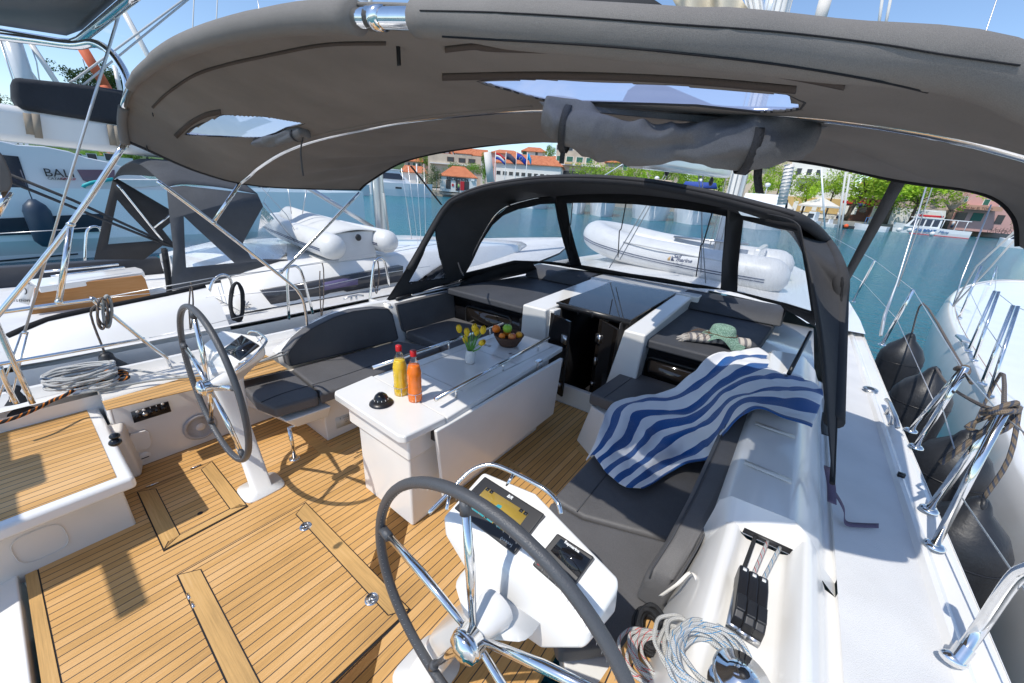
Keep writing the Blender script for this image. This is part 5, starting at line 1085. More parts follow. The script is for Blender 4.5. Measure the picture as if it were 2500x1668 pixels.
coil('rope_hank', 'ropek', hk.x, hk.y, .60, .040, 8, .0085, 'black rope hank hanging at the aft end of the starboard backrest', 6, 1.5, .3, .35, lead=LP('D2', (1990, 960, .80), (1900, 1080, .79), (1780, 1180, .76), (1600, 1290, .70), (1480, 1250, .66)), tail=LP('D2', (1230, 1250, .60), (1200, 1340, .56), (1180, 1500, .50), (1190, 1620, .48)))
g = G(); g.prism([V((1.46, .30, .60)), V((1.64, .30, .60)), V((1.62, .98, .60)), V((1.56, 1.02, .60))], (0, 0, -.02)); part(g, 'side_teak', M['teak'], smooth=False)
strap('strap', LP('D2', (1380, 860, .66), (1520, 760, .74), (1640, 660, .77), (1700, 780, .76), (1740, 980, .74), (1790, 1080, .73)), .012, 'gelw', YT, d=V((1, .3, 0)).normalized())
# port side rope pile on the gunwale
rg = random.Random(11); pts = []
c0, c1 = Z((110, 960), .56), Z((300, 925), .57)
pts = []
for i in range(24*14):
    th = 2*math.pi*i/14; q = c0.lerp(c1, .5+.46*math.cos(th)); nx = V((-.25, -1, 0)).normalized() if False else V((1, -.1, 0))
    pts.append(q+nx*((.07+.09*rg.random()*(1 if (i//14) % 2 else .5))*math.sin(th+.4*math.sin(i*.13))+.03*math.sin(i*.05))+V((0, 0, .03+.013*((i//14) % 7)+rg.uniform(0, .006))))
o = rope('mooring_line', pts+LP('C0', (1500, 400, .57), (1760, 370, .57), (1960, 340, .57), (2200, 250, .58), (2330, 190, .60)), .0075, M['ropew'], None, sm=3, seg=7); tag(o, 'pale grey mooring line heaped and led forward along the port coaming', 'rope', boat=True)
o = rope('mooring_line', LP('C0', (560, 560, .58), (1100, 460, .58), (1300, 430, .58), (1600, 400, .58), (1850, 370, .59), (2080, 300, .60), (2350, 215, .60)), .0075, M['ropeg'], None, sm=5); tag(o, 'single pale grey line running forward beside the heaped mooring line', 'rope', boat=True)
o = rope('mooring_line', LP('C0', (-40, 790, .56), (150, 730, .56), (330, 650, .56), (420, 600, .57), (520, 560, .60), (620, 500, .61), (720, 400, .62), (900, 370, .63), (1050, 400, .61), (980, 430, .60), (800, 440, .61), (700, 430, .62), (760, 380, .64), (950, 350, .64), (1040, 380, .62), (900, 420, .61), (660, 500, .60)), .011, M['ropeo'], None, sm=5); tag(o, 'thick black and orange mooring rope wound over the port rail', 'rope', boat=True)
v = Z(c('C0', (845, 425))[0], .60); g = G(); a, b_ = Z(c('C0', (535, 505))[0], .60), Z(c('C0', (1155, 350))[0], .60); g.tube([a, a.lerp(b_, .2)+V((0, 0, .012)), a.lerp(b_, .5)+V((0, 0, .014)), a.lerp(b_, .8)+V((0, 0, .012)), b_], .010, 10, rs=[.005, .011, .013, .011, .005]); part(g, 'mooring_cleat', M['steel'])
v = Z((2150, 0), .8) if False else V((2.33, 2.88, .81)); g = G(); g.tube([V((2.33, 2.70, .845)), V((2.33, 2.80, .86)), V((2.33, 3.0, .86)), V((2.33, 3.1, .845))], .012, 10); g.tube([V((2.33, 2.82, .80)), V((2.33, 2.84, .86))], .010); g.tube([V((2.33, 2.98, .80)), V((2.33, 2.96, .86))], .010); part(g, 'mooring_cleat', M['steel'])
# ============================================================= rails, stanchions, wires of the yacht
def post(bpx, tpx, z0=.80, r=.0125, nm='stanchion', par=None):
    b_ = Z(bpx, z0); t_ = X(tpx, b_.x) ; g = G(); g.tube([b_, t_], r, 12); o = part(g, nm, M['chrome'], par)
    g = G(); g.lathe([(.0, .012), (r*1.6, .012), (r*2.3, .006), (r*2.4, 0)], b_, seg=20); part(g, 'stanchion_foot', M['chrome'], o); return b_, t_
s1 = post((2082, 737), (2136, 636), .81)
s2 = post((2153, 842), (2230, 708), .81)
s3 = post((2223, 1052), (2350, 902), .81); s3b = post((2236, 1092), (2358, 898), .81)
s4 = post((2268, 1245), (2440, 1008), .81); s4b = post((2281, 1333), (2452, 1005), .81)
def wire(pts, r=.0025, nm='lifeline', par=None, m='wire'): g = G(); g.tube(pts, r, 6); return part(g, nm, M[m], par)
wire([s1[1], s2[1], s3[1], s4[1], V((2.36, .5, 1.40))]); wire([s1[0].lerp(s1[1], .5), s2[0].lerp(s2[1], .5), s3[0].lerp(s3[1], .5)]); wire([s3b[0].lerp(s3b[1], .55), X((2335, 1113), 2.34)]); wire([s4b[0].lerp(s4b[1], .40), V((2.34, .6, 1.1))])
wire([s1[1], V((1.6, 10.5, 1.75))]); wire([s1[0].lerp(s1[1], .5), V((1.5, 10.5, 1.4))])
pp0 = Z((2330, 1618), .81); g = G(); g.tube([pp0, X((2395, 1530), 2.30), X((2470, 1420), 2.28), X((2510, 1390), 2.27), X((2560, 1380), 2.25)], .0145, 12, sm=4); part(g, 'pushpit_rail', M['chrome']); g = G(); g.ball(pp0+V((-.005, 0, .01)), .028, (1, .7, .6)); g.lathe([(.018, -.0), (.018, .045)], pp0+V((0, 0, .01)), (X((2395, 1530), 2.30)-pp0), 16); part(g, 'rail_foot', M['chrome'])
# port pushpit
XR = -1.93
def xr(px): return X(px, XR)
for L, r in (([(-60, 775), (0, 763), (220, 733), (232, 736), (364, 842), (400, 868), (410, 880), (417, 900)], .0125), ([(-60, 897), (0, 889), (354, 827)], .0115), ([(-20, 770), (0, 809), (22, 860), (80, 985)], .0145), ([(0, 895), (12, 930), (40, 985)], .012)):
    g = G(); g.tube([xr(p) for p in L], r, 12, sm=3); part(g, 'pushpit_rail', M['chrome'])
wire([xr((364, 825)), xr((480, 800)), X((700, 745), -1.95), X((1000, 690), -1.95)]); wire([xr((222, 732)), X((380, 715), -1.95), X((560, 678), -1.95), X((900, 620), -1.95), X((1000, 600), -1.95)])
# backstay with turnbuckle
bk = [X((310, -30), -1.2), X((161, 467), -1.75), X((60, 812), -1.93), X((38, 870), -1.94), X((8, 985), -1.95)]
g = G(); g.tube(bk[:3], .006, 8); bs = part(g, 'backstay', M['wire']); g = G()
a, b_ = bk[2], bk[4]
for s_ in (-.012, .012): g.tube([a+V((0, s_, 0)), b_+V((0, s_*2.2, 0))], .005, 8)
g.ball(a, .012); g.ball(a.lerp(b_, .45), .012); part(g, 'turnbuckle', M['chrome'], bs)
for p, q in (((2202, 780), (2240, 640)),):
    pass
g = G(); g.tube([X((2150, 820), 2.42), X((2160, 770), 2.42), X((2190, 690), 2.42), X((2330, 230), 2.42)], .006, 8, rs=[.012, .012, .006, .006]); part(g, 'shroud', M['wire'])
g = G(); g.tube([Y((2192, 700), 4.4), Y((2275, 460), 4.4), Y((2440, -20), 4.2)], .004, 6); part(g, 'shroud', M['wire'])
# ============================================================= dinghy on the yacht's foredeck
def inflatable(name, label, pts_near, pts_far, r, transom=None, cat='inflatable dinghy', caps=.10, stripes=True):
    ctr = sum([V(p) for p in pts_near+pts_far], V())/(len(pts_near)+len(pts_far)); e = empty(name, label, cat, loc=(ctr.x, ctr.y, min(p.z for p in pts_near)-r))
    path = smooth_path([V(p) for p in pts_near+pts_far[::-1]], 6)
    a, b = path[0], path[-1]; da = (a-path[1]).normalized(); db = (b-path[-2]).normalized()
    P = [a+da*r*.95, a+da*r*.7, a+da*r*.3]+path+[b+db*r*.3, b+db*r*.7, b+db*r*.95]
    g = G(); n = len(P); tg = [(P[min(i+1, n-1)]-P[max(i-1, 0)]).normalized() for i in range(n)]
    rr = [r*.30, r*.72, r*.95]+[r]*len(path)+[r*.95, r*.72, r*.30]; rows = []
    for i in range(n):
        e1_ = tg[i].cross(V((0, 0, 1))).normalized(); e2_ = V((0, 0, 1)); rows.append([P[i]+(e1_*math.cos(t)+e2_*math.sin(t))*rr[i] for t in [2*math.pi*k/24 for k in range(24)]])
    g.loft(rows, closed=True, caps=True); tb_ = part(g, 'tube', M['pvc'], e)
    if stripes:
        for k_ in (-.10, -.24):
            g = G(); g.tube([P[i]+tg[i].cross(V((0, 0, 1))).normalized()*r*math.cos(k_)*1.0+V((0, 0, r*math.sin(k_))) for i in range(3, n-3)], .006, 5); part(g, 'stripe', M['navyp'], e)
            g = G(); g.tube([P[i]-tg[i].cross(V((0, 0, 1))).normalized()*r*math.cos(k_)*1.0+V((0, 0, r*math.sin(k_))) for i in range(3, n-3)], .006, 5); part(g, 'stripe', M['navyp'], e)
    return e, P
M['navyp'] = mat('navy_stripe', (.02, .035, .09), .5)
dN = [V((1.42, 5.75, 1.15)), V((.6, 5.82, 1.17)), V((-.3, 5.95, 1.22)), V((-.95, 6.10, 1.30)), V((-1.30, 6.45, 1.38))]
dF = [V((1.42, 7.15, 1.15)), V((.6, 7.12, 1.17)), V((-.3, 7.05, 1.24)), V((-.95, 6.98, 1.33))]
dg, P_ = inflatable('inflatable_dinghy', 'white inflatable dinghy with blue pinstripes lying across the foredeck behind the sprayhood window', dN, dF, .23)
g = G(); g.prism([V((1.2, 5.9, 1.0)), V((1.2, 7.0, 1.0)), V((-.9, 6.9, 1.08)), V((-.9, 6.2, 1.08))], (0, 0, -.06)); part(g, 'floor', M['pvc'], dg)
g = G(); g.box((1.18, 5.9, .98), (1.25, 7.0, 1.45)); part(g, 'transom', M['gel'], dg, bev=.02)
g = G(); g.box((-.1, 6.85, 1.42), (1.0, 6.93, 1.45)); part(g, 'seat_track', M['steel'], dg)
g = G(); g.tube([V((-.55, 5.78, 1.36)), V((.0, 5.66, 1.33)), V((.6, 5.62, 1.29)), V((1.1, 5.58, 1.26))], .010, 6, sm=4); part(g, 'grab_line', M['ropew'], dg)
ap = V((.10, 5.60, 1.22)); q = [V((.02, 5.605, 1.27)), V((.62, 5.56, 1.24)), V((.62, 5.52, 1.12)), V((.02, 5.565, 1.15))]
PD = Plane_((.3, 5.565, 1.2), (.08, 1, -.35)); w0_ = [PD(p) for p in [(1628, 630), (1690, 638), (1684, 647), (1632, 640)]]
LB = lambda a, b: (1370+a/3.79, 470+b/3.79)
dd_ = [PD(LB(*p), -.04) for p in ((1030, 580), (1210, 600), (1190, 665), (1010, 635))]
ex = (dd_[1]-dd_[0]).normalized(); ey = V((0, .3, 1))
text('maker_lettering', 'Sail', .075, M['navyp'], dg, PD(LB(1072, 594), -.05), ex, ey, .002, shear=.3, bold=.002); text('maker_lettering', 'marine', .075, M['navyp'], dg, PD(LB(1135, 630), -.05), ex, ey, .002, shear=.3, bold=.002)
g = G(); g.prism([PD(LB(*p), -.045) for p in ((1028, 583), (1012, 632), (1045, 638))], (0, .004, 0)); part(g, 'logo_sail', M['navyp'], dg); g = G(); g.prism([PD(LB(*p), -.045) for p in ((1015, 588), (985, 610), (982, 630), (1005, 632))], (0, .004, 0)); part(g, 'logo_sun', M['teakf'], dg)
# ============================================================= neighbouring yacht to port
NB = empty('sailing_yacht', 'white sailing yacht moored alongside to port with a wooden cockpit table and grey sprayhood', 'sailing yacht', loc=(0, 0, 0))
def pn_(g, name, m, parent=None, **kw): return g.obj(name, M[m] if isinstance(m, str) else m, parent or NB, **kw)
nc = -4.5
def nh(y): return 2.05 if 0 < y < 5 else (2.05-.12*(-y)**1.3 if y <= 0 else 2.05*max(.02, 1-((y-5)/6.2)**2))
g = G(); rows = []
for y in (-2.2, -1, 0, 1.5, 3, 5, 6.5, 8, 9.5, 10.6, 11.2):
    h_ = nh(y); zt = .58+.018*max(0, y-2); rows.append([V((nc+k*h_, y, z)) for k, z in ((-1, zt), (-1.02, zt-.4), (-.9, -.6), (-.6, -1.3), (.6, -1.3), (.9, -.6), (1.02, zt-.4), (1, zt))])
g.loft(rows, caps=True); pn_(g, 'hull', 'gel')
g = G(); rows = []
for y in (-2.2, -1, 0, 1.5, 3, 5, 6.5, 8, 9.5, 10.6, 11.2):
    h_ = nh(y); zt = .58+.018*max(0, y-2); rows.append([V((nc+k*h_, y, zt+dz)) for k, dz in ((-1, .04), (-.97, .04), (-.96, 0), (.96, 0), (.97, .04), (1, .04))])
g.loft(rows); pn_(g, 'deck', 'skid')
g = G(); rows = []
for y, hw, zt in ((1.35, 1.50, .86), (2.0, 1.50, 1.0), (3.5, 1.45, 1.02), (5.5, 1.2, .98), (7.5, .7, .85), (8.6, .2, .74)):
    rows.append([V((nc+k*hw, y, z)) for k, z in ((-1.06, .60), (-.95, zt-.03), (-.85, zt), (0, zt+.05), (.85, zt), (.95, zt-.03), (1.06, .60))])
g.loft(rows, caps=True); cb_ = pn_(g, 'cabin_trunk', 'gel')
WQ = [[X(p, -2.935) for p in c('B1', *L)] for L in (((142, 1045), (620, 960), (1015, 890), (1290, 838)), ((235, 1200), (610, 1130), (700, 1060), (1290, 960)))]
g = G(); top_ = WQ[0]; bot_ = WQ[1]
g.prism([X(p, -2.93) for p in c('B1', (142, 1045), (1015, 890), (1290, 838), (1290, 960), (830, 1050), (800, 1040), (690, 1060), (630, 1085), (610, 1120), (235, 1200))], (-.12, 0, 0)); wn = pn_(g, 'cabin_window', mat('grey_window', (.045, .047, .055), .15), cb_)
g = G(); g.prism([X(p, -2.925) for p in c('B1', (630, 975), (800, 940), (920, 945), (920, 990), (640, 1040))], (-.02, 0, 0)); pn_(g, 'window_blind', mat('violet_tint', (.13, .11, .22), .2), cb_)
v = X(c('B0', (2060, 1200))[0], -2.95); 
text('hull_lettering', 'DUFOUR', .05, M['steel'], cb_, X(c('B1', (-20, 1210))[0], -2.93), (0, 1, 0), (0, 0, 1), .002)
fl_ = X(c('B0', (2015, 1160))[0], -2.93); g = G()
for a_ in (0, 45, 90, 135): d_ = V((0, math.cos(math.radians(a_)), math.sin(math.radians(a_)))); g.tube([fl_-d_*.05, fl_+d_*.05], .006, 4)
pn_(g, 'maker_emblem', 'steel', cb_)
# cockpit coaming of the neighbour
g = G(); rows = []
PXc = lambda L, x: [X(p, x) for p in c('B0', *L)]
outer = PXc([(70, 1440), (400, 1300), (800, 1210), (1380, 1090), (1700, 1020)], -2.9); inner = PXc([(240, 1335), (400, 1285), (800, 1190), (1370, 1075), (1700, 1000)], -3.0)
g.loft([[p+V((.45, 0, -.35)) for p in outer], [p+V((.30, 0, -.10)) for p in outer], outer, [p+V((-.12, 0, .0)) for p in outer], [p+V((-.14, 0, -.6)) for p in outer]]); pn_(g, 'coaming', 'gel')
g = G(); g.tube([p+V((-.05, 0, .012)) for p in outer], .022, 8, sm=3); pn_(g, 'dark_trim', 'canvasb')
g = G(); g.box((-5.9, -2.0, .0), (-3.1, 1.4, .04)); pn_(g, 'cockpit_floor', 'teak')
g = G(); g.box((-5.9, -1.9, .04), (-5.2, 1.3, .45)); g2 = G(); g2.box((-5.95, -1.9, .45), (-5.7, 1.3, .80)); pn_(g, 'bench', 'gel'); pn_(g2, 'bench_back', 'cushd')
g = G(); g.box((-5.75, -1.9, .45), (-5.2, 1.2, .53)); g3 = G(); g3.box((-3.7, -.3, .45), (-3.15, 1.3, .53)); pn_(g, 'bench_cushion', 'cushd'); pn_(g3, 'bench_cushion', 'cushd')
tp_ = [X(p, -4.15) for p in c('B0', (285, 1020), (1165, 915), (1190, 945), (1240, 1095), (240, 1310))]
g = G(); g.prism(tp_, (-.03, 0, 0)); tl_ = pn_(g, 'table_leaf', 'wood', bev=.006)
g = G(); A_ = [Z(p, .86) for p in c('B0', (228, 950), (1110, 845), (1165, 862), (1180, 885), (1150, 893), (315, 1010))]; g.prism(A_, (0, 0, -.06)); pn_(g, 'table_top', 'gel', tl_, bev=.01)
g = G(); g.prism([X(p, -4.1) for p in c('B0', (185, 985), (300, 1005), (285, 1010), (240, 1160), (150, 1135))], (-.05, 0, 0)); te = pn_(g, 'table_end', 'gel', tl_)
text('charter_lettering', 'istion', .045, M['black'], te, X(c('B0', (182, 1120))[0], -4.09), (-.15, 1, -.25), (0, 0, 1), .002)
g = G(); cc_ = X(c('B0', (188, 1040))[0], -4.09); g.tube([cc_+V((0, .02*math.sin(t), .035*math.cos(t))) for t in [k*.28 for k in range(-2, 12)]], .004, 5); pn_(g, 'charter_mark', 'black', te)
for L in (((360, 885), (970, 825)), ((420, 925), (1020, 850))):
    g = G(); g.tube([Z(p, .92) for p in c('B0', *L)], .012, 8); pn_(g, 'table_rail', 'chrome', tl_)
# neighbour's sprayhood
def flatcut(P, outer, hole, nm, m, par, th=.006, st=.02):
    O = [P(p) for p in outer]; n_ = P.n; e1 = (V((0, 1, 0))-n_*n_.y).normalized(); e2 = n_.cross(e1)
    g = tess(P, outer, hole)
    o = pn_(g, nm, m, par, solid=th)
    for h in hole: g = G(); g.add([P(p) for p in h], [tuple(range(len(h)))]); pn_(g, 'clear_pane', 'vin2', par, smooth=False)
    return o
XN = Plane_((-3.25, 0, 0), (1, 0, .18)); XF = Plane_((-5.5, 0, 0), (1, 0, -.12))
o1 = c('B0', (1365, 195), (1500, 180), (2110, 250), (2155, 350), (2060, 520), (1990, 650), (2060, 780), (2350, 785))+c('B1', (340, 785), (350, 800), (0, 880))+c('B0', (1900, 960), (1400, 1040), (1420, 700), (1390, 450))
w1 = c('B0', (1505, 430), (1600, 520), (1920, 812), (1525, 850), (1515, 700))
N1 = flatcut(XN, o1, [w1], 'sprayhood', M['canvas2'] if 'canvas2' in M else fabric('slate_canvas', (.075, .08, .09), 600, .95, .2), NB)
o2 = c('B0', (920, 140), (960, 120), (1400, 380), (1420, 690), (1330, 670), (1180, 785), (770, 785), (850, 430)); w2 = c('B0', (960, 295), (1050, 400), (1270, 630), (885, 660), (920, 480))
flatcut(XF, o2, [w2, c('B0', (1330, 535), (1400, 480), (1412, 640))], 'sprayhood_side', 'canvasd', N1)
g = G(); r1 = [XN(p) for p in c('B0', (1365, 190), (1500, 165), (1800, 190), (2110, 245))]; r3 = [XF(p) for p in c('B0', (920, 140), (1000, 90), (1250, 100), (1500, 130))]
r2 = [a.lerp(b, .35)+V((0, 0, .20)) for a, b in zip(r1, r3)]; r25 = [a.lerp(b, .7)+V((0, 0, .17)) for a, b in zip(r1, r3)]
g.loft(grid([r1, r2, r25, r3], 20, 16)); pn_(g, 'sprayhood_top', fabric('slate_canvas_top', (.07, .074, .082), 600, .95, .2), N1, solid=.006)
g = G(); fa = XN(c('B0', (2150, 345))[0]); fb = XN(c('B1', (340, 790))[0]); g.loft([[fa, fb], [XF(c('B0', (1600, 130))[0])+V((.2, .9, 0)), fb+V((-2.0, .2, 0))]]); g.loft([[fa, fa.lerp(fb, .55)+V((0, .12, .05)), fb], [XN(c('B0', (2080, 780))[0])]*3]); pn_(g, 'windscreen', 'vin2', N1)
g = G(); g.tube([XF(p)+V((.05, 0, 0)) for p in c('B0', (955, 170), (1100, 350), (1320, 625))], .014, 8, sm=3); g.tube([XF(p)+V((.08, 0, 0)) for p in c('B0', (1250, 520), (1400, 400))], .012, 8); pn_(g, 'frame_tube', 'chrome', N1)
for L in (((1340, 690), (1370, 900), (1395, 1100), (1415, 1185)), ((1350, 700), (1385, 950), (1375, 1180))):
    strap('strap', [X(p, -2.95) for p in c('B0', *L)], .04, 'web', N1, d=V((0, 1, 0)))
for L in (((-40, 40), (600, 300), (1250, 600), (1400, 670)), ((-40, 100), (250, 215), (900, 480), (1300, 640))):
    g = G(); g.tube([X(p, -3.6) for p in c('B0', *L)], .014, 6); pn_(g, 'dark_strap', 'web', N1)
# gates, stanchions and lifelines of the neighbour
def gate(L, z=.60):
    b0 = Z(c('B1', L[0])[0], z) if L[0][0] > -9999 else None; g = G(); x = b0.x; g.tube([b0]+[X(c('B1', p)[0], x) for p in L[1:]], .0135, 10, sm=3); pn_(g, 'gate_rail', 'chrome')
gate([(355, 1275), (340, 900), (380, 840), (430, 850), (470, 930), (550, 1230)]); gate([(1010, 1190), (1045, 850), (1075, 785), (1115, 775), (1145, 830), (1175, 1000)])
gate([(-330, 1225), (-285, 1000), (-230, 925), (-170, 910), (-120, 960), (-105, 1090)], .66)
g = G(); b0 = X((207, 646), -6.4); g.tube([b0]+[X(p, -6.4) for p in c('B0', (705, 600), (730, 530), (790, 515), (830, 560), (840, 720))], .016, 8, sm=3); pn_(g, 'gate_rail', 'chrome')
for L in ([(220, 733), (516, 679), (700, 655), (912, 624), (1100, 590)], [(503, 725), (760, 705), (920, 670), (1050, 650)]):
    g = G(); g.tube([X(p, -2.5) for p in L], .004, 6); pn_(g, 'lifeline', 'wire')
g = G(); g.tube([X(p, -6.4) for p in c('B0', (-50, 575), (450, 545), (700, 525), (1000, 505))], .006, 6); pn_(g, 'lifeline', 'wire')
v = Z(c('B1', (888, 1115))[0], .62); g = G(); g.tube([v+V((0, -.13, .03)), v+V((0, -.05, .05)), v+V((0, .05, .05)), v+V((0, .13, .03))], .012, 8); g.tube([v+V((0, -.04, -.03)), v+V((0, -.03, .05))], .012); g.tube([v+V((0, .04, -.03)), v+V((0, .03, .05))], .012); pn_(g, 'mooring_cleat', 'steel')
# mast, boom, cover, vang
g = G(); g.lathe([(.095, 0), (.095, 14)], X((930, 560), -4.4), (0, 0, 1), 16); nm_ = pn_(g, 'mast', 'steel'); 
ba, bb_ = [X(p, -4.4) for p in c('A0', (-150, 985), (1300, 1170))]; 
bo_ = boxtube(ba, bb_+(bb_-ba)*1.2, .10, .155, 'boom', 'gel', nm_, .07)
CV = [X(p, -4.4) for p in c('A0', (85, 640), (200, 655), (700, 705), (1050, 760), (1300, 800), (1280, 1060), (1000, 1040), (500, 960), (150, 905), (90, 800))]
g = G(); g.prism([p+V((.14, 0, 0)) for p in CV], [p+V((-.16, 0, .0)) for p in CV]); pn_(g, 'sail_cover', M['cov'] if 'cov' in M else fabric('charcoal_cover', (.035, .038, .045), 500, .95, .4), nm_, bev=.05, seg=3)
for x_ in ((185, 925, 1100), (255, 930, 1130), (870, 1020, 1190), (925, 1030, 1200), (970, 1040, 1205)):
    p0_, p1_ = [X(p, -4.25) for p in c('A0', (x_[0], x_[1]), (x_[0]+30, x_[2]))]; g = G(); g.prism([p0_, p0_+V((0, .05, 0)), p1_+V((0, .05, 0)), p1_], (.02, 0, 0)); pn_(g, 'boom_band', 'web' if x_[0] == 185 else 'tanweb', nm_) if 'tanweb' in M else pn_(g, 'boom_band', mat('tan_webbing', (.30, .25, .19), .8), nm_)
g = G(); g.tube([X(p, -4.35) for p in c('B1', (500, 190), (1040, 520))], .035, 12); pn_(g, 'boom_vang', 'steel', nm_)
for L, r in ((c('B1', (1045, 130), (1075, 530)), .004), (c('B1', (1130, 240), (1170, 555)), .02), (c('B1', (1275, 35), (1320, 330), (1360, 620)), .006), (c('B1', (1400, 20), (1440, 700)), .005), (c('B1', (1330, 20), (1440, 880)), .004), (c('B1', (1460, 0), (1480, 800)), .005), (c('B1', (345, 190), (375, 410)), .005), (c('B1', (500, 200), (465, 410)), .006), (c('B0', (2120, 170), (2350, 420))+c('B1', (500, 740)), .005), (c('B1', (150, 320), (440, 690)), .008)):
    g = G(); g.tube([X(p, -3.9) for p in L], r, 6); pn_(g, 'rigging_line', 'wire' if r < .01 else 'ropeg', nm_)
for L in (c('A0', (-60, 1200), (1550, -10)), c('A0', (500, 660), (940, 420), (1520, -10)), c('A0', (580, 675), (700, 610), (1540, 0))):
    pass
for L in (c('A0', (575, 675), (610, 655), (1530, -20)), c('A0', (625, 745), (740, 650), (1550, -10))):
    g = G(); g.tube([X(p, -4.3) for p in L], .010, 6); pn_(g, 'topping_line', 'ropew', nm_)
for L, r, m_ in ((c('A0', (85, 300), (200, 640)), .13, 'grey'), (c('A0', (235, 330), (455, 665)), .045, 'gelw'), (c('A0', (150, 480), (265, 640)), .06, 'gelw'), (c('A0', (1000, 70), (1260, 540)), .055, 'gelw'), (c('A0', (940, 540), (980, 725)), .04, 'gelw'), (c('A0', (0, 330), (100, 640)), .012, 'wire'), (c('A0', (240, 340), (300, 510), (320, 640)), .01, 'wire'), (c('A0', (1590, -10), (1575, 335)), .012, 'ropew'), (c('A0', (1782, -10), (1770, 262)), .012, 'ropew'), (c('A0', (2110, -10), (2140, 165)), .010, 'wire')):
    a_, b_ = X(L[0], -11), X(L[-1], -11); a_ = b_+(a_-b_)*1.0; b2 = b_+(b_-a_)*.6; mid_ = [X(p, -11) for p in L]
    nm2 = {'grey': ('mast', 'grey mast behind the dark sail cover, at the left edge'), 'ropew': ('halyard', None), 'wire': ('stay', None)}.get(m_, ('furled_sail', None))
    lb = {85: 'grey mast with a blue mark behind the dark sail cover at the left edge', 235: 'slender white spar leaning behind the dark sail cover, right of the grey mast', 150: 'short white spar just right of the grey mast', 1000: 'grey furled sail leaning against the sky left of the bimini', 940: 'thin pale mast top in front of the trees beside the steel arch', 0: 'thin dark stay left of the grey mast', 240: 'thin dark stay hanging from the spreader tip', 1590: 'white halyard against the sky, left one above the bimini', 1782: 'white halyard against the sky, right one above the bimini', 2110: 'dark stay against the sky above the left part of the bimini'}[int(round(L[0][0]*3.357)) if True else 0]
    g = G(); g.tube(mid_+[b2], r, 10); o = g.obj(nm2[0], M[m_]); tag(o, lb, 'mast' if r > .03 else 'rigging', boat=True)
g = G(); g.tube([X(p, -11) for p in c('A0', (680, 400), (860, 700))], .09, 10); g.tube([X(p, -11) for p in c('A0', (860, 700), (900, 770))], .09, 10); o = g.obj('furled_sail', mat('orange_sail_cover', (.62, .13, .05), .7)); tag(o, 'bright orange furled sail leaning behind the dark sail cover', 'sail', boat=True)
# dinghy on the neighbour's deck
a_, b_ = X((811, 603), -3.05), X((944, 590), -3.05)
nd, P_ = inflatable('inflatable_dinghy', 'white inflatable dinghy with a grey cover lying across the neighbouring deck to port', [a_, a_+V((-1.1, .1, .04)), a_+V((-2.2, .25, .10))], [b_, b_+V((-1.1, -.02, .04)), b_+V((-2.0, -.12, .10))], .16)
g = G(); g.prism([a_+V((-.12, .12, .15)), b_+V((-.12, -.12, .15)), b_+V((-.08, -.12, -.22)), a_+V((-.08, .12, -.22))], (-.06, 0, 0)); pn_(g, 'transom', 'pvc', nd, bev=.02)
g = G(); v = (a_+b_)/2+V((-.05, .0, .08)); g.lathe([(0, .02), (.03, .02), (.045, 0)], v, (1, 0, .1), 16); pn_(g, 'drain_bung', 'rubber', nd)
g = G(); r1 = [a_+V((-.1, .0, .12)), a_+V((-1.0, .03, .16)), a_+V((-2.1, .3, .26))]; r2 = [(a_+b_)/2+V((-.1, 0, .17)), (a_+b_)/2+V((-1.0, 0, .26)), (a_+b_)/2+V((-2.0, 0, .36))]; r3 = [b_+V((-.1, .0, .12)), b_+V((-1.0, .0, .16)), b_+V((-1.9, -.2, .26))]
g.loft(grid([r1, r2, r3], 16, 12)); pn_(g, 'cover', mat('pale_cover', (.62, .62, .60), .8, bump=.5, bscale=90), nd, solid=.01)
# coils and ropes hanging
def hank(px0, w_, h_, x, m, label, r=.006, n=5, seed=1):
    rg = random.Random(seed); pts = []
    for i in range(n*8):
        th = 2*math.pi*i/8; pts.append(X((px0[0]+w_*.5*math.sin(th)*(1+.3*rg.random()), px0[1]+h_*.5*(1-math.cos(th))*(.85+.25*rg.random())), x)+V((rg.uniform(-.015, .015), 0, 0)))
    o = rope('rope_hank', pts, r, M[m], None, sm=4, seg=7); tag(o, label, 'rope', boat=True)
hank((578, 690), 26, 96, -2.35, 'ropek', 'dark blue rope hank hanging from the gate rail of the port neighbour', .011, 6, 3)
hank((262, 722), 18, 72, -1.9, 'ropeg', 'pale grey rope hank tied at the corner of the port pushpit', .007, 5, 4)
hank((250, 728), 22, 70, -1.89, 'ropet', 'tan rope looped over the corner of the port pushpit', .006, 3, 5)
hank((918, 630), 12, 80, -2.4, 'ropet', 'tan rope loop hanging from the far gate rail of the port neighbour', .006, 2, 6)
hank((786, 642), 12, 128, -2.4, 'ropet', 'long tan rope loop hanging on the port lifeline between the two gate rails', .006, 1, 7)
hank((466, 690), 8, 110, -2.4, 'ropet', 'tan rope hanging on the port lifeline left of the dark hank', .006, 1, 8)
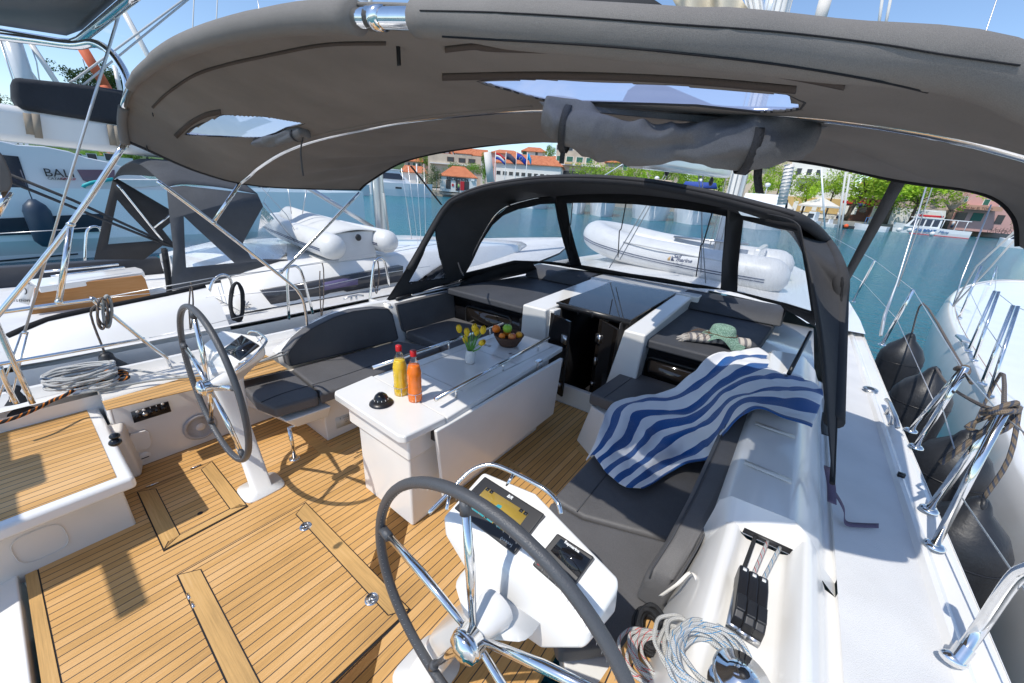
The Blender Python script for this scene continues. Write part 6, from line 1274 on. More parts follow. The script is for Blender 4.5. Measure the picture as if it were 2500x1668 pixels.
# ============================================================= fenders
def fender(top, x, r, L, label, group=None, tilt=0, eye=None, m='rubber'):
    t_ = X(top, x); e = empty('fender', label, 'fender', group, loc=tuple(t_-V((0, 0, L)))); g = G()
    g.lathe([(.0, 0), (.02, 0), (.035, -.02), (.05, -.06), (r*.75, -.14), (r*.97, -.22), (r, -.28), (r, -L*.75), (r*.93, -L*.85), (r*.6, -L*.94), (.05, -L), (0, -L)], t_, (0, 0, 1), 28); part(g, 'body', M[m], e)
    g = G(); g.tube([t_+V((0, .03*math.cos(a), -.03+.03*math.sin(a))) for a in [k*math.pi/6 for k in range(12)]], .012, 6, True); part(g, 'eye', M[m], e)
    g = G(); g.tube([t_+V((r*math.cos(a)*1.003, r*math.sin(a)*1.003, -.28)) for a in [k*math.pi/16 for k in range(32)]], .004, 5, True); part(g, 'moulded_ring', M['black'], e)
    return t_
f1 = fender((2226, 815), 2.72, .165, .85, 'black fender hanging farthest forward on the starboard side, over the blue water', 'fenders')
f2 = fender((2285, 898), 2.66, .165, .85, 'black fender second from the front on the starboard side, scuffed and tilted')
f3 = fender((2372, 1052), 2.66, .165, .85, 'dark fender between the two hulls behind the rope tied stanchions')
f4 = fender((2400, 1218), 2.60, .17, .85, 'largest black fender on the starboard side, nearest the camera beside the pushpit rail')
f5 = fender((256, 862), -2.25, .15, .7, 'black fender on the port side behind the black and orange rope')
f6 = fender((30, 945), -2.15, .15, .7, 'black fender at the left edge under the port pushpit')
def fl(name, pts, m, label, r=.007): o = rope(name, pts, r, M[m], None, sm=4); tag(o, label, 'rope', boat=True)
fl('fender_line', [s3[1]+V((0, -.02, 0)), s3[1]+V((.02, .02, -.02)), f1+V((-.02, 0, .30)), f1], 'ropet', 'tan line holding the farthest forward fender')
fl('fender_line', [f2, f2.lerp(s4[1], .4)+V((0, 0, -.04)), s4[1]+V((-.03, .03, .0)), s4[1]+V((.03, -.02, .02)), s4[1]+V((.0, -.06, -.05)), s4[1]+V((-.05, 0, -.08)), s4[1]+V((.02, .05, -.01))], 'ropet', 'tan line wrapped over the second stanchion pair and led to the second fender')
fl('fender_line', [f3, f3+V((-.02, -.02, .35)), s4[1]+V((.01, .0, .0))], 'ropet', 'tan line holding the dark fender between the hulls')
fl('fender_line', [f4, f4+V((0, 0, .22)), f4+V((-.03, .05, .42)), s4b[1]+V((.02, 0, .01)), s4b[1]+V((-.04, -.04, .0)), s4b[1]+V((.03, .04, .015)), s4b[1]+V((-.06, .02, -.25))], 'ropet', 'tan line wound round the nearest stanchion top and down to the largest fender', .009)
fl('fender_line', [f5, f5+V((0, 0, .3)), X((245, 740), -1.95)], 'ropet', 'tan line holding the port fender')
g = G(); pts = [s3[1]+V((.02*math.cos(t), .03*math.sin(t), .012*math.sin(2*t))) for t in [k*.6 for k in range(22)]]; o = rope('rope_knot', pts, .008, M['ropet'], None); tag(o, 'tan rope knot wound on the forward stanchion pair', 'rope', boat=True)
pts = [s4[1]+V((.03*math.cos(t), .04*math.sin(t), .015*math.sin(2*t)-.01)) for t in [k*.6 for k in range(30)]]; o = rope('rope_knot', pts, .009, M['ropet'], None); tag(o, 'thick tan rope turns round the tops of the nearest stanchion pair', 'rope', boat=True)
# ============================================================= neighbouring yacht to starboard (level frame)
def GX(px, x): return onax(px, 0, x, FG)
E2 = empty('sailing_yacht', 'white yacht moored to starboard, its deck and stanchions cut by the right edge', 'sailing yacht', boat=False)
zs = .55
sh_ = [GZ(p, zs) for p in [(2500, 1187), (2455, 1068), (2395, 934), (2324, 800), (2306, 769), (2345, 727), (2395, 697), (2440, 687), (2488, 682)]]
sh_ = [V((2.75, -2.5, zs)), V((2.86, .5, zs))]+sh_[:4]+[V((3.85, 9.4, zs+.02)), V((4.3, 11.3, zs+.04)), V((5.0, 13.2, zs+.06)), V((5.8, 14.6, zs+.08)), V((6.8, 15.3, zs+.10))]
sh_ = smooth_path(sh_, 5); nn_ = []
for i, p in enumerate(sh_):
    t_ = (sh_[min(i+1, len(sh_)-1)]-sh_[max(i-1, 0)]).normalized(); nn_.append(V((t_.y, -t_.x, 0)))
g = G(); g.loft([[p+n_*d_+V((0, 0, z_)) for p, n_ in zip(sh_, nn_)] for d_, z_ in ((.55, -1.8), (.12, -1.45), (.0, -.9), (-.05, -.4), (-.03, -.1), (0, 0), (.02, .03), (.06, .035), (.09, .0))]); g.obj('hull', M['gel'], E2)
g = G(); g.loft([[p+n_*d_+V((0, 0, z_)) for p, n_ in zip(sh_, nn_)] for d_, z_ in ((.09, .0), (.8, .03), (1.0, .05), (1.25, .22), (1.5, .26), (3.0, .30))]); g.obj('deck', M['gel'], E2)
g = G(); g.tube([p+n_*.075+V((0, 0, .036)) for p, n_ in zip(sh_, nn_)], .004, 5); g.obj('caulk_line', M['tanline'] if 'tanline' in M else mat('tan_caulk', (.40, .30, .22), .7), E2)
def gp(b_, t_, r=.014, zb=zs+.03):
    a = GZ(b_, zb); q = GX(t_, a.x); g = G(); g.tube([a, q], r, 10); g.obj('stanchion', M['chrome'], E2); g = G(); g.lathe([(0, .01), (.03, .01), (.034, 0)], a, seg=16); g.obj('stanchion_foot', M['chrome'], E2); return a, q
CC = lambda a, b: (2150+a/4.48, 650+b/4.48)
g1 = gp(CC(860, 565), CC(1100, 0)); g2_ = gp(CC(1200, 195), CC(1275, 0), zb=zs+.1); g3_ = gp(CC(960, 930), CC(1250, 270)); g3b_ = gp(CC(1020, 1030), CC(1290, 280)); g4_ = gp(CC(1110, 1285), CC(1450, 430)); g4b = gp(CC(1185, 1415), CC(1500, 440))
def gw(pts, r=.003, m='wire', nm='lifeline'): g = G(); g.tube(pts, r, 6); g.obj(nm, M[m], E2)
gw([g2_[1], g3_[1], g4_[1], g4_[1]+V((.1, -1.5, 0))]); gw([g1[0].lerp(g1[1], .5), g3b_[0].lerp(g3b_[1], .5), g4b[0].lerp(g4b[1], .5)])
ch = GZ(CC(790, 440), zs+.05)
for tp, r in ((c('A3', (2145, -10))[0], .006), ((2420, 500), .007)):
    pass
gw([ch, GX(CC(890, 130), ch.x), GX((2420, 500), ch.x)], .010, 'steel', 'shroud'); gw([ch, GX(CC(1210, 0), ch.x), GX((2500, 560), ch.x)], .012, 'ropew', 'shroud'); gw([ch, GX(CC(1050, 0), ch.x), GX((2500, 545), ch.x)], .012, 'ropew', 'shroud')
cl2 = GZ(CC(910, 830), zs+.04); g = G(); g.box(tuple(cl2+V((-.06, -.14, .02))), tuple(cl2+V((.02, .14, .05)))); g.obj('mooring_cleat', M['steel'], E2, bev=.01)
# ============================================================= water, sea bed of the harbour
wm, t, b = new_mat('harbour_water'); tc = t.nodes.new('ShaderNodeTexCoord')
b.inputs['Base Color'].default_value = (.004, .085, .11, 1); b.inputs['Roughness'].default_value = .12; b.inputs['IOR'].default_value = 1.33; b.inputs['Specular IOR Level'].default_value = .5
nb_ = t.nodes.new('ShaderNodeTexNoise'); nb_.inputs['Scale'].default_value = .05; nb_.inputs['Detail'].default_value = 3; t.links.new(tc.outputs['Object'], nb_.inputs['Vector'])
cl = ramp(t, nb_.outputs[0], [(.35, (.004, .12, .185)), (.65, (.010, .165, .205))]); t.links.new(cl, b.inputs['Base Color'])
hs = None
for sc_, st_, dst in ((.9, .7, .16), (3.2, .9, .10), (9, .8, .03)):
    n = t.nodes.new('ShaderNodeTexNoise'); n.inputs['Scale'].default_value = sc_; n.inputs['Detail'].default_value = 3; n.inputs['Distortion'].default_value = .8
    mp = t.nodes.new('ShaderNodeMapping'); mp.inputs['Scale'].default_value = (1.0, 2.1, 1); mp.inputs['Rotation'].default_value = (0, 0, .35); t.links.new(tc.outputs['Object'], mp.inputs[0]); t.links.new(mp.outputs[0], n.inputs['Vector'])
    bp = t.nodes.new('ShaderNodeBump'); bp.inputs['Strength'].default_value = st_; bp.inputs['Distance'].default_value = dst; t.links.new(n.outputs[0], bp.inputs['Height'])
    if hs: t.links.new(hs, bp.inputs['Normal'])
    hs = bp.outputs[0]
t.links.new(hs, b.inputs['Normal'])
WZ = -.95
g = G(); g.add([V((-900, -400, WZ)), V((900, -400, WZ)), V((900, 900, WZ)), V((-900, 900, WZ))], [(0, 1, 2, 3)]); o = g.obj('water', wm, smooth=False); o['kind'] = 'structure'
# ============================================================= the far shore (level frame)
QZ = WZ+1.15
def hy(x): return 445+.0747*(x-1085)
def flat_(px, d): v = GD(px, d); return V((v.x, v.y, 0))
M.update(stucco=mat('white_stucco', (.74, .72, .68), .9, noise=.06, nscale=.4), cream=mat('cream_stucco', (.55, .47, .37), .9, noise=.12, nscale=.5), pink=mat('pink_stucco', (.60, .34, .30), .9, noise=.08, nscale=.5),
 ochre=mat('ochre_stucco', (.60, .42, .18), .9, noise=.1, nscale=.5), stonew=mat('rubble_stone', (.46, .37, .30), .95, noise=.35, nscale=2.5), shut=mat('green_shutter', (.03, .13, .09), .6), winm=mat('window_pane_dark', (.035, .04, .05), .12),
 grille=mat('brown_door', (.12, .05, .035), .6), quay=mat('quay_stone', (.42, .37, .31), .95, noise=.2, nscale=1), asph=mat('promenade_paving', (.38, .34, .29), .95, noise=.12, nscale=.6), bark=mat('bark', (.10, .075, .055), .95, noise=.3, nscale=6),
 redp=mat('red_awning', (.50, .02, .03), .7), bluep=mat('blue_canvas', (.03, .07, .30), .8), beige=mat('beige_canvas', (.50, .40, .30), .85), umb=mat('umbrella_cloth', (.66, .62, .57), .85), awn=mat('striped_awning', (.50, .28, .19), .85), hullw=mat('boat_white', (.70, .72, .74), .3), glassb=mat('boat_window', (.03, .035, .05), .08))
rf, t, b = new_mat('clay_roof_tiles'); tc = t.nodes.new('ShaderNodeTexCoord'); wv = t.nodes.new('ShaderNodeTexWave'); wv.inputs['Scale'].default_value = 1.1; wv.bands_direction = 'DIAGONAL'; wv.inputs['Distortion'].default_value = .6; t.links.new(tc.outputs['Object'], wv.inputs['Vector'])
n = t.nodes.new('ShaderNodeTexNoise'); n.inputs['Scale'].default_value = 1.5; n.inputs['Detail'].default_value = 6; t.links.new(tc.outputs['Object'], n.inputs['Vector'])
cl = ramp(t, math_(t, 'ADD', math_(t, 'MULTIPLY', wv.outputs[0], .35), math_(t, 'MULTIPLY', n.outputs[0], .8)), [(.25, (.20, .055, .025)), (.5, (.46, .135, .055)), (.8, (.60, .23, .11))]); t.links.new(cl, b.inputs['Base Color']); b.inputs['Roughness'].default_value = .9
M['roof'] = rf
class Bld:
    def __init__(s, name, label, x0, x1, d, ytop, m, depth=8, cat='building', zb=None, d1=None, parts=True):
        s.A = flat_((x0, hy(x0)+20), d); s.B = flat_((x1, hy(x1)+20), d1 or d); s.zb = QZ-.1 if zb is None else zb
        s.ex = (s.B-s.A).normalized(); s.n = V((-s.ex.y, s.ex.x, 0)); 
        if s.n.dot(s.A-CAMPOS) < 0: s.n = -s.n
        s.zt = s.P((x0, ytop)).z; s.depth = depth; s.W = (s.B-s.A).length
        c0 = (s.A+s.B)/2+s.n*depth/2; s.e = empty(name, label, cat, boat=False, loc=(c0.x, c0.y, s.zb)); s.off = V((0, 0, 0))
        g = G(); a, b_ = s.A, s.B; up = V((0, 0, s.zt)); g.prism([a+up, b_+up, b_+s.n*depth+up, a+s.n*depth+up], (0, 0, s.zb-s.zt)); g.obj('wall', M[m], s.e, smooth=False)
    def P(s, px, off=0):
        d_ = ray(px, FG); return CAMPOS+d_*((s.A-s.n*off-CAMPOS).dot(s.n)/d_.dot(s.n))
    def rect(s, x, y, w_, h, nm, m, off=.06, t_=.05):
        c_ = s.P((x, y)); k = (s.P((x+1, y+.0747))-c_).dot(s.ex); kz = (s.P((x, y-1))-c_).z
        a = s.ex*(w_/2*k); u = V((0, 0, h/2*kz)); g = G(); q = [c_-a-u, c_+a-u, c_+a+u, c_-a+u]; g.prism([p-s.n*off for p in q], s.n*(off+t_)); return g.obj(nm, M[m], s.e, smooth=False)
    def win(s, x, y, w_, h, m='winm', fm='stucco'):
        f = s.rect(x, y, w_*1.22, h*1.12, 'window', fm, .05); c_ = s.P((x, y)); k = (s.P((x+1, y+.0747))-c_).dot(s.ex); kz = (s.P((x, y-1))-c_).z
        a = s.ex*(w_/2*k); u = V((0, 0, h/2*kz)); g = G(); q = [c_-a-u, c_+a-u, c_+a+u, c_-a+u]; g.prism([p-s.n*.08 for p in q], s.n*.05); o = g.obj('pane', M[m], f, smooth=False); return f
    def hip(s, yridge, over=.5, m='roof', flat_ridge=.3, name='roof'):
        zr = s.P(((0, 0) if False else pxg(s.A*.5+s.B*.5), ) [0]).z if False else None
        mid = (s.A+s.B)/2; zr = s.zt+yridge; a, b_ = s.A-s.ex*over-s.n*over, s.B+s.ex*over-s.n*over; D = s.n*(s.depth+2*over); z0 = V((0, 0, s.zt-.05)); z1 = V((0, 0, zr))
        r0 = a+s.ex*s.W*flat_ridge+D/2; r1 = b_-s.ex*s.W*flat_ridge+D/2; g = G()
        g.add([a+z0, b_+z0, b_+D+z0, a+D+z0, r0+z1, r1+z1, a+z0-V((0, 0, .15)), b_+z0-V((0, 0, .15)), b_+D+z0-V((0, 0, .15)), a+D+z0-V((0, 0, .15))], [(0, 1, 5, 4), (1, 2, 5), (2, 3, 4, 5), (3, 0, 4), (6, 7, 1, 0), (7, 8, 2, 1), (8, 9, 3, 2), (9, 6, 0, 3), (6, 7, 8, 9)])
        return g.obj(name, M[m], s.e, smooth=False)
# reception kiosk
B = Bld('reception_building', 'small white reception building with a hipped orange tile roof on the quay', 1074, 1163, 86, 427, 'stucco', 6)
B.hip(2.0, .2, flat_ridge=.36)
tx = B.P((1117, 432.5), .12); text('sign_lettering', 'RECEPTION', .85, M['black'], B.e, tx+V((0, 0, -.42)), B.ex, (0, 0, 1), .03, bold=.03)
B.win(1094.5, 450.5, 9.5, 19, fm='grille'); B.rect(1117.5, 453, 10, 26, 'door', 'grille'); B.rect(1117.5, 454, 7, 22, 'door_glass', 'winm', .1); B.rect(1128.5, 454, 9.5, 22, 'notice_board', 'redp', .15); B.win(1139, 454, 10, 19, fm='grille'); B.rect(1154, 440, 8, 5, 'air_conditioner', 'white', .3); B.rect(1105.5, 452, 4.5, 6, 'notice', 'redp', .1)
B.rect(1118, 475, 90, 5, 'plinth', 'quay', .1)
# long white building
B = Bld('long_building', 'long white two storey building with a low orange tile roof behind the flagpoles', 1208, 1362, 98, 395, 'stucco', 12, d1=96)
B.hip(2.3, .5, flat_ridge=.2)
for k in range(10): B.win(1217+k*15.2, 421.5+k*1.15, 9.5, 8.5)
B.rect(1285, 437, 150, 9, 'lower_window_band', 'winm', .05) if False else None
# low red roof and house behind catamaran (left of olive tree)
B = Bld('red_roof_hall', 'low hall with a red tiled roof half hidden behind the motor catamaran', 985, 1040, 110, 418, 'stucco', 8); B.hip(1.6, .5, flat_ridge=.15)
B = Bld('apartment_block', 'cream apartment block with a balcony seen above the reception roof', 1046, 1172, 135, 372, 'cream', 10, zb=QZ)
for x, y in ((1100, 389), (1128, 392), (1152, 394)): B.win(x, y, 14, 10, 'winm', 'grille')
B.rect(1110, 402, 120, 3, 'balcony', 'stucco', .9)
B = Bld('pink_house', 'pink house with a red roof and green shutters behind the croatian flag', 1196, 1265, 130, 371, 'pink', 8); B.hip(1.2, .5); B.win(1243, 380, 10, 8, 'shut')
B = Bld('white_house', 'white house with green shutters and a red roof between the flags and the tree', 1268, 1322, 135, 367, 'stucco', 8); B.hip(1.5, .5); B.win(1281, 373, 9, 8, 'shut'); B.win(1310, 375, 6, 8)
# big cream block
B = Bld('office_block', 'large cream four storey block with green windows in the middle of the town', 1347, 1467, 112, 300, 'cream', 14)
for y0, n_ in ((360, 4), (387, 4)):
    for k in range(n_): B.win(1367+k*24, y0+k*1.7, 15, 12, 'shut' if y0 > 370 else 'winm', 'stucco')
B.rect(1407, 403, 118, 5, 'ledge', 'stucco', 1.2); B.rect(1400, 424, 60, 12, 'entrance', 'winm', .1)
B.rect(1388, 400, 18, 3, 'flower_box', 'ochre', 1.4); B.rect(1412, 402, 14, 3, 'flower_box', 'ochre', 1.4)
# row behind green trees
B = Bld('stone_house', 'long rough stone house with a low red roof behind the lime green trees', 1466, 1640, 106, 394, 'stonew', 10); B.hip(2.6, .5, flat_ridge=.08)
B.win(1526, 408, 9, 13, 'shut'); B.win(1570, 412, 9, 13, 'shut')
B = Bld('small_house', 'small white house with green shutters left of the stone house', 1466, 1500, 125, 370, 'stucco', 8); B.hip(2, .5); B.win(1472, 377, 8, 9, 'shut')
B = Bld('blue_awning_house', 'cream house with a blue awning over its terrace right of the mast', 1690, 1895, 118, 372, 'cream', 10)
B.rect(1872, 398, 42, 9, 'blue_awning', 'bluep', 1.2); B.rect(1875, 408, 32, 9, 'terrace_opening', 'winm', .05); B.rect(1805, 402, 20, 12, 'window', 'winm', .05); B.rect(1760, 400, 20, 12, 'window', 'winm', .05); B.hip(2, .5)
B = Bld('balcony_house', 'tall white house with balconies and an ochre ground floor behind the white umbrella', 1893, 2052, 117, 330, 'stucco', 12)
for x, y in ((1920, 418), (1950, 420), (1975, 422), (1998, 424), (1925, 455), (1957, 458), (1990, 460)): B.win(x, y, 12, 18, 'winm')
B.rect(1972, 432, 50, 7, 'balcony', 'stucco', 1.2); B.rect(1985, 436, 56, 1.5, 'balcony_rail', 'steel', 1.3); B.rect(1972, 500, 150, 36, 'ground_floor', 'ochre', .15)
for x in (1941, 1962, 1990, 2012): B.rect(x, 503, 11, 24, 'door', 'white', .2)
B = Bld('shop_house', 'low shop with a dark red front and white french doors under the plane trees', 2052, 2130, 115, 480, 'grille', 8)
B.rect(2091, 495, 76, 7, 'shop_sign', 'redp', .2); B.rect(2103, 500, 22, 6, 'blue_sign', 'bluep', .3)
for x in (2065, 2080, 2088): B.rect(x, 513, 9, 22, 'french_door', 'white', .1)
B.rect(2107, 512, 16, 14, 'shop_window', 'winm', .1)
B = Bld('old_stone_house', 'pale stone house with a shuttered window behind the bare tree', 2130, 2335, 118, 440, 'stonew', 10, d1=122)
B.win(2280, 493, 13, 15, 'winm', 'beige'); B.hip(2.5, .5)
B = Bld('garden_wall', 'low whitewashed wall behind the small boats', 2120, 2300, 113, 502, 'stucco', .5, cat='wall', d1=117)
B = Bld('pink_grill_house', 'pink house with green shutters and a lettered striped awning at the quay', 2330, 2520, 120, 440, 'pink', 10, d1=128)
for x, y in ((2355, 487), (2408, 494), (2450, 498)): B.win(x, y, 13, 14, 'shut')
aw = B.rect(2376, 507, 102, 11, 'awning', 'awn', 1.8); text('sign_lettering', 'grill & food bar EL TORO', .62, M['grille'], B.e, B.P((2374, 508), 1.83), B.ex, (0, 0, 1), .008)
B.rect(2345, 528, 26, 20, 'shop_opening', 'winm', .1); B.rect(2385, 530, 26, 20, 'shop_opening', 'shut', .1); B.rect(2440, 536, 18, 22, 'door', 'winm', .1)
B = Bld('quay_wall_house', 'grey roof terrace far left behind the boom', 120, 330, 75, 372, 'stucco', 8, cat='building')
for x in (150, 190, 225, 268): B.win(x, 384, 22, 16)
B = Bld('small_red_roof', 'small house with a red roof among the trees below the white boom', 255, 300, 88, 378, 'cream', 6); B.hip(1.4, .4)
# land: quay, promenade and hill
def quay_strip(pts, name, back, z, m):
    """pts: px on the waterline from left to right"""
    P_ = [GZ(p, WZ) for p in pts]; g = G(); fr = []; up = V((0, 0, z-WZ)); rows = [[], [], [], []]
    for i, p in enumerate(P_):
        t_ = (P_[min(i+1, len(P_)-1)]-P_[max(i-1, 0)]).normalized(); n_ = V((-t_.y, t_.x, 0)); n_ = n_ if n_.dot(p-CAMPOS) > 0 else -n_
        rows[0].append(p-V((0, 0, 1.5))); rows[1].append(p+up); rows[2].append(p+up+n_*back*.2); rows[3].append(p+up+n_*back)
    g.loft(rows); o = g.obj(name, M[m], smooth=False); o['kind'] = 'structure'; return o
quay_strip([(560, 440), (760, 458), (960, 470), (1060, 478), (1085, 480), (1180, 486), (1400, 497), (1650, 518), (1850, 538), (2020, 552), (2097, 558), (2250, 566), (2380, 576), (2480, 584), (2600, 592)], 'quay', 90, QZ, 'asph')
g = G(); rows = []
rg = random.Random(3)
for i in range(40):
    a = math.radians(-15-i*3.2); r_ = []
    for j in range(10):
        dd_ = 150+j*28; z = QZ+max(0, j-1)*1.7*(1.0+.35*math.sin(i*.7)+.2*math.sin(i*1.9+j)); 
        if i < 14: z = QZ+max(0, j-1)*3.2
        r_.append(CAMPOS+V((dd_*math.sin(a), dd_*math.cos(a), z-1.9-.0)))
    rows.append(r_)
hm_ = mat('wooded_hill', (.045, .085, .02), .95, noise=.5, nscale=.12, bump=1, bscale=.3); g.loft(rows); o = g.obj('hill', hm_); o['kind'] = 'structure'
rg = random.Random(21)
for k in range(44):
    x = 1000+rg.random()*1500; d = 150+rg.random()*70; w_ = rg.uniform(26, 52); zt_ = hy(x)-rg.uniform(28, 85)*(150/d)**.3
    if k < 16: x = 990+k*30; d = 150+(k % 4)*16; zt_ = hy(x)-46-(k*37 % 40)
    mk_ = rg.choice(['stucco', 'cream', 'stonew', 'pink', 'stucco']); wd = {'stucco': 'white', 'cream': 'cream', 'stonew': 'stone', 'pink': 'pink'}[mk_]
    wp = [w2 for lim, w2 in ((1060, 'above the motor catamaran'), (1180, 'above the reception roof'), (1300, 'behind the flagpoles'), (1470, 'behind the large cream block'), (1640, 'behind the long stone house'), (1880, 'behind the blue awning terrace'), (2050, 'behind the tall balcony house'), (2330, 'behind the plane trees'), (9999, 'behind the pink restaurant house')) if x < lim][0]
    B = Bld('hillside_house', wd+' house with a red tiled roof on the slope '+wp, x, x+w_, d, zt_, mk_, 8, cat='house'); B.e['group'] = 'houses stacked up the slope'
    B.hip(rg.uniform(1.5, 2.6), .5, flat_ridge=rg.choice([.1, .2, .35]))
    for q in range(int(w_/13)): B.win(x+8+q*13, zt_+9+q, 6, 8, rg.choice(['shut', 'winm', 'winm']))
# ------------------------------------------------------------- trees
def leafmat(name, col):
    m, t, b = new_mat(name); oi = t.nodes.new('ShaderNodeTexCoord'); n = t.nodes.new('ShaderNodeTexNoise'); n.inputs['Scale'].default_value = .9; n.inputs['Detail'].default_value = 3; t.links.new(oi.outputs['Object'], n.inputs['Vector'])
    cl = ramp(t, n.outputs[0], [(.3, tuple(v*.55 for v in col)), (.5, col), (.72, tuple(min(1, v*1.7) for v in col))]); t.links.new(cl, b.inputs['Base Color']); b.inputs['Roughness'].default_value = .7
    ad = t.nodes.new('ShaderNodeBsdfTranslucent'); t.links.new(cl, ad.inputs[0]); mx = t.nodes.new('ShaderNodeMixShader'); mx.inputs[0].default_value = .45
    out = [n_ for n_ in t.nodes if n_.type == 'OUTPUT_MATERIAL'][0]; t.links.new(b.outputs[0], mx.inputs[1]); t.links.new(ad.outputs[0], mx.inputs[2]); t.links.new(mx.outputs[0], out.inputs[0]); return m
LM = dict(lime=leafmat('spring_leaves', (.34, .50, .04)), dark=leafmat('pine_needles', (.035, .075, .015)), olive=leafmat('olive_leaves', (.16, .21, .09)), mid=leafmat('green_leaves', (.13, .26, .03)))
def crown(seed, n=2600, ls=.30, sq=.75):
    rg = random.Random(seed); g = G(); cl = [(V((rg.gauss(0, .42), rg.gauss(0, .42), rg.gauss(0, .33)*sq)), rg.uniform(.16, .36)) for _ in range(26)]
    for _ in range(n):
        c_, r_ = cl[rg.randrange(26)]; d = V((rg.gauss(0, 1), rg.gauss(0, 1), rg.gauss(0, 1))).normalized()*r_*rg.uniform(.6, 1.05); p = c_+d
        a = V((rg.gauss(0, 1), rg.gauss(0, 1), rg.gauss(0, .6))).normalized(); b_ = a.cross(V((rg.gauss(0, 1), rg.gauss(0, 1), rg.gauss(0, 1)))).normalized(); s = ls*.12*rg.uniform(.6, 1.3)
        g.add([p-a*s, p+b_*s*.7, p+a*s, p-b_*s*.7], [(0, 1, 2, 3)])
    me = bpy.data.meshes.new('crown'); me.from_pydata(g.v, [], g.f); return me
CM = {}
def tree(x, ytop, ybase, wpx, d, kind, label, sq=.75, lean=0, group=None):
    base = flat_((x, hy(x)+25), d); base.z = QZ; top_ = GD((x, ytop), d); k = (top_-CAMPOS).dot(FG[2])/FPX*1.1; top = top_.z; W_ = wpx*k; H = top-(GD((x, ybase), d).z if ybase else QZ)
    e = empty('tree', label, 'tree', group, loc=tuple(base), boat=False)
    key = (kind, rng.randrange(3))
    if key not in CM:
        CM[key] = crown(hash(key) % 97 if False else len(CM)*7+3); CM[key].materials.append(LM[kind]); 
    cr = bpy.data.objects.new('crown', CM[key]); COL.objects.link(cr); cr.parent = e; cz = top-H*.5-base.z
    cr.location = (lean, 0, cz); cr.scale = (W_/1.65, W_/1.65, H/1.25); cr.rotation_euler = (0, 0, rng.uniform(0, 6.28))
    g = G(); tr_ = [base, base+V((lean*.3, 0, cz*.5)), base+V((lean*.8, 0, cz*.9)), base+V((lean, 0, cz*1.2))]; g.tube(tr_, .2, 8, rs=[.035*W_, .028*W_, .02*W_, .008*W_], sm=2)
    for q in range(5): a = q*1.26+rng.random(); s_ = tr_[1].lerp(tr_[2], .4+.12*q); g.tube([s_, s_+V((math.cos(a)*W_*.14, math.sin(a)*W_*.14, H*.16)), s_+V((math.cos(a)*W_*.3, math.sin(a)*W_*.3, H*.30))], .1, 6, rs=[.014*W_, .009*W_, .004*W_])
    g.obj('trunk', M['bark'], e)
TG = None
tree(1054, 402, 460, 46, 84, 'olive', 'rounded grey green olive tree left of the reception building')
tree(1183, 372, 440, 26, 92, 'mid', 'narrow dark green tree between the reception building and the flags')
tree(1334, 352, 388, 34, 118, 'mid', 'green tree top left of the large cream block')
tree(1443, 396, 460, 60, 80, 'lime', 'lime green tree in front of the large cream block, leftmost of the row')
tree(1546, 392, 462, 62, 80, 'lime', 'lime green tree in front of the stone house window')
tree(1612, 380, 470, 74, 78, 'lime', 'tall lime green tree above the boom end of the stone house')
tree(1690, 400, 480, 64, 80, 'lime', 'lime green tree behind the boom and the blue canopy')
tree(1500, 405, 462, 40, 88, 'lime', 'small lime green tree between two larger ones before the stone wall')
tree(1880, 405, 470, 60, 104, 'lime', 'lime green tree behind the white cabin boat')
tree(1952, 415, 500, 68, 106, 'lime', 'upright lime green tree with a dark trunk left of the white umbrella')
tree(2060, 395, 500, 150, 108, 'lime', 'broad plane tree with a leaning trunk above the red shop front', lean=2)
tree(2158, 408, 508, 140, 108, 'lime', 'broad plane tree right of the dark strap')
tree(2215, 440, 520, 110, 109, 'lime', 'lower spreading plane tree above the glass bottom boat bow')
tree(2010, 425, 480, 60, 110, 'lime', 'plane tree behind the white umbrella')
tree(2478, 512, 560, 34, 116, 'mid', 'small green tree at the right edge beside the bikes')
tree(1130, 395, 430, 60, 120, 'mid', 'green tree behind the red roof of the reception')
for i, (x, yt, w_) in enumerate(((283, 165, 50), (325, 172, 46), (368, 180, 50), (250, 215, 44), (410, 190, 46), (20, 236, 50), (-30, 240, 50), (62, 245, 40))):
    tree(x, yt, yt+75, w_*1.6, 120, 'dark', ['tall pine beside the steel arch, left of the orange sail', 'pine right of the steel arch at the left end of the bimini', 'pine partly hidden by the bimini corner', 'pine low behind the dark sail cover', 'pine hidden behind the bimini corner, farther right', 'dark pine at the left edge below the grey mast', 'dark pine outside the left edge', 'small dark pine right of the left edge'][i])
for i, (x, yt, w_) in enumerate(((205, 365, 40), (245, 372, 40), (290, 368, 40), (330, 360, 40), (120, 345, 44))):
    tree(x, yt, yt+40, w_*1.4, 80, 'mid', ['leafy bush below the white boom, leftmost', 'leafy bush below the boom left of the red roof', 'leafy bush right of the small red roof', 'leafy bush behind the steel strut', 'pale tree above the catamaran roof at the left'][i])
rg = random.Random(8)
for k in range(26):
    x = 1000+k*58+rg.uniform(-15, 15); yt = hy(x)-rg.uniform(45, 80); tree(x, yt, yt+42, rg.uniform(34, 60), 138+rg.uniform(0, 30), rg.choice(['mid', 'mid', 'lime', 'dark']), 'leafy tree between the houses on the slope '+['above the motor catamaran', 'above the reception roof', 'behind the flagpoles', 'behind the cream block', 'behind the stone house', 'behind the blue awning terrace', 'behind the balcony house', 'behind the plane trees', 'behind the pink restaurant house'][sum(x > l_ for l_ in (1060, 1180, 1300, 1470, 1640, 1880, 2050, 2330))], group='trees between the houses on the slope')
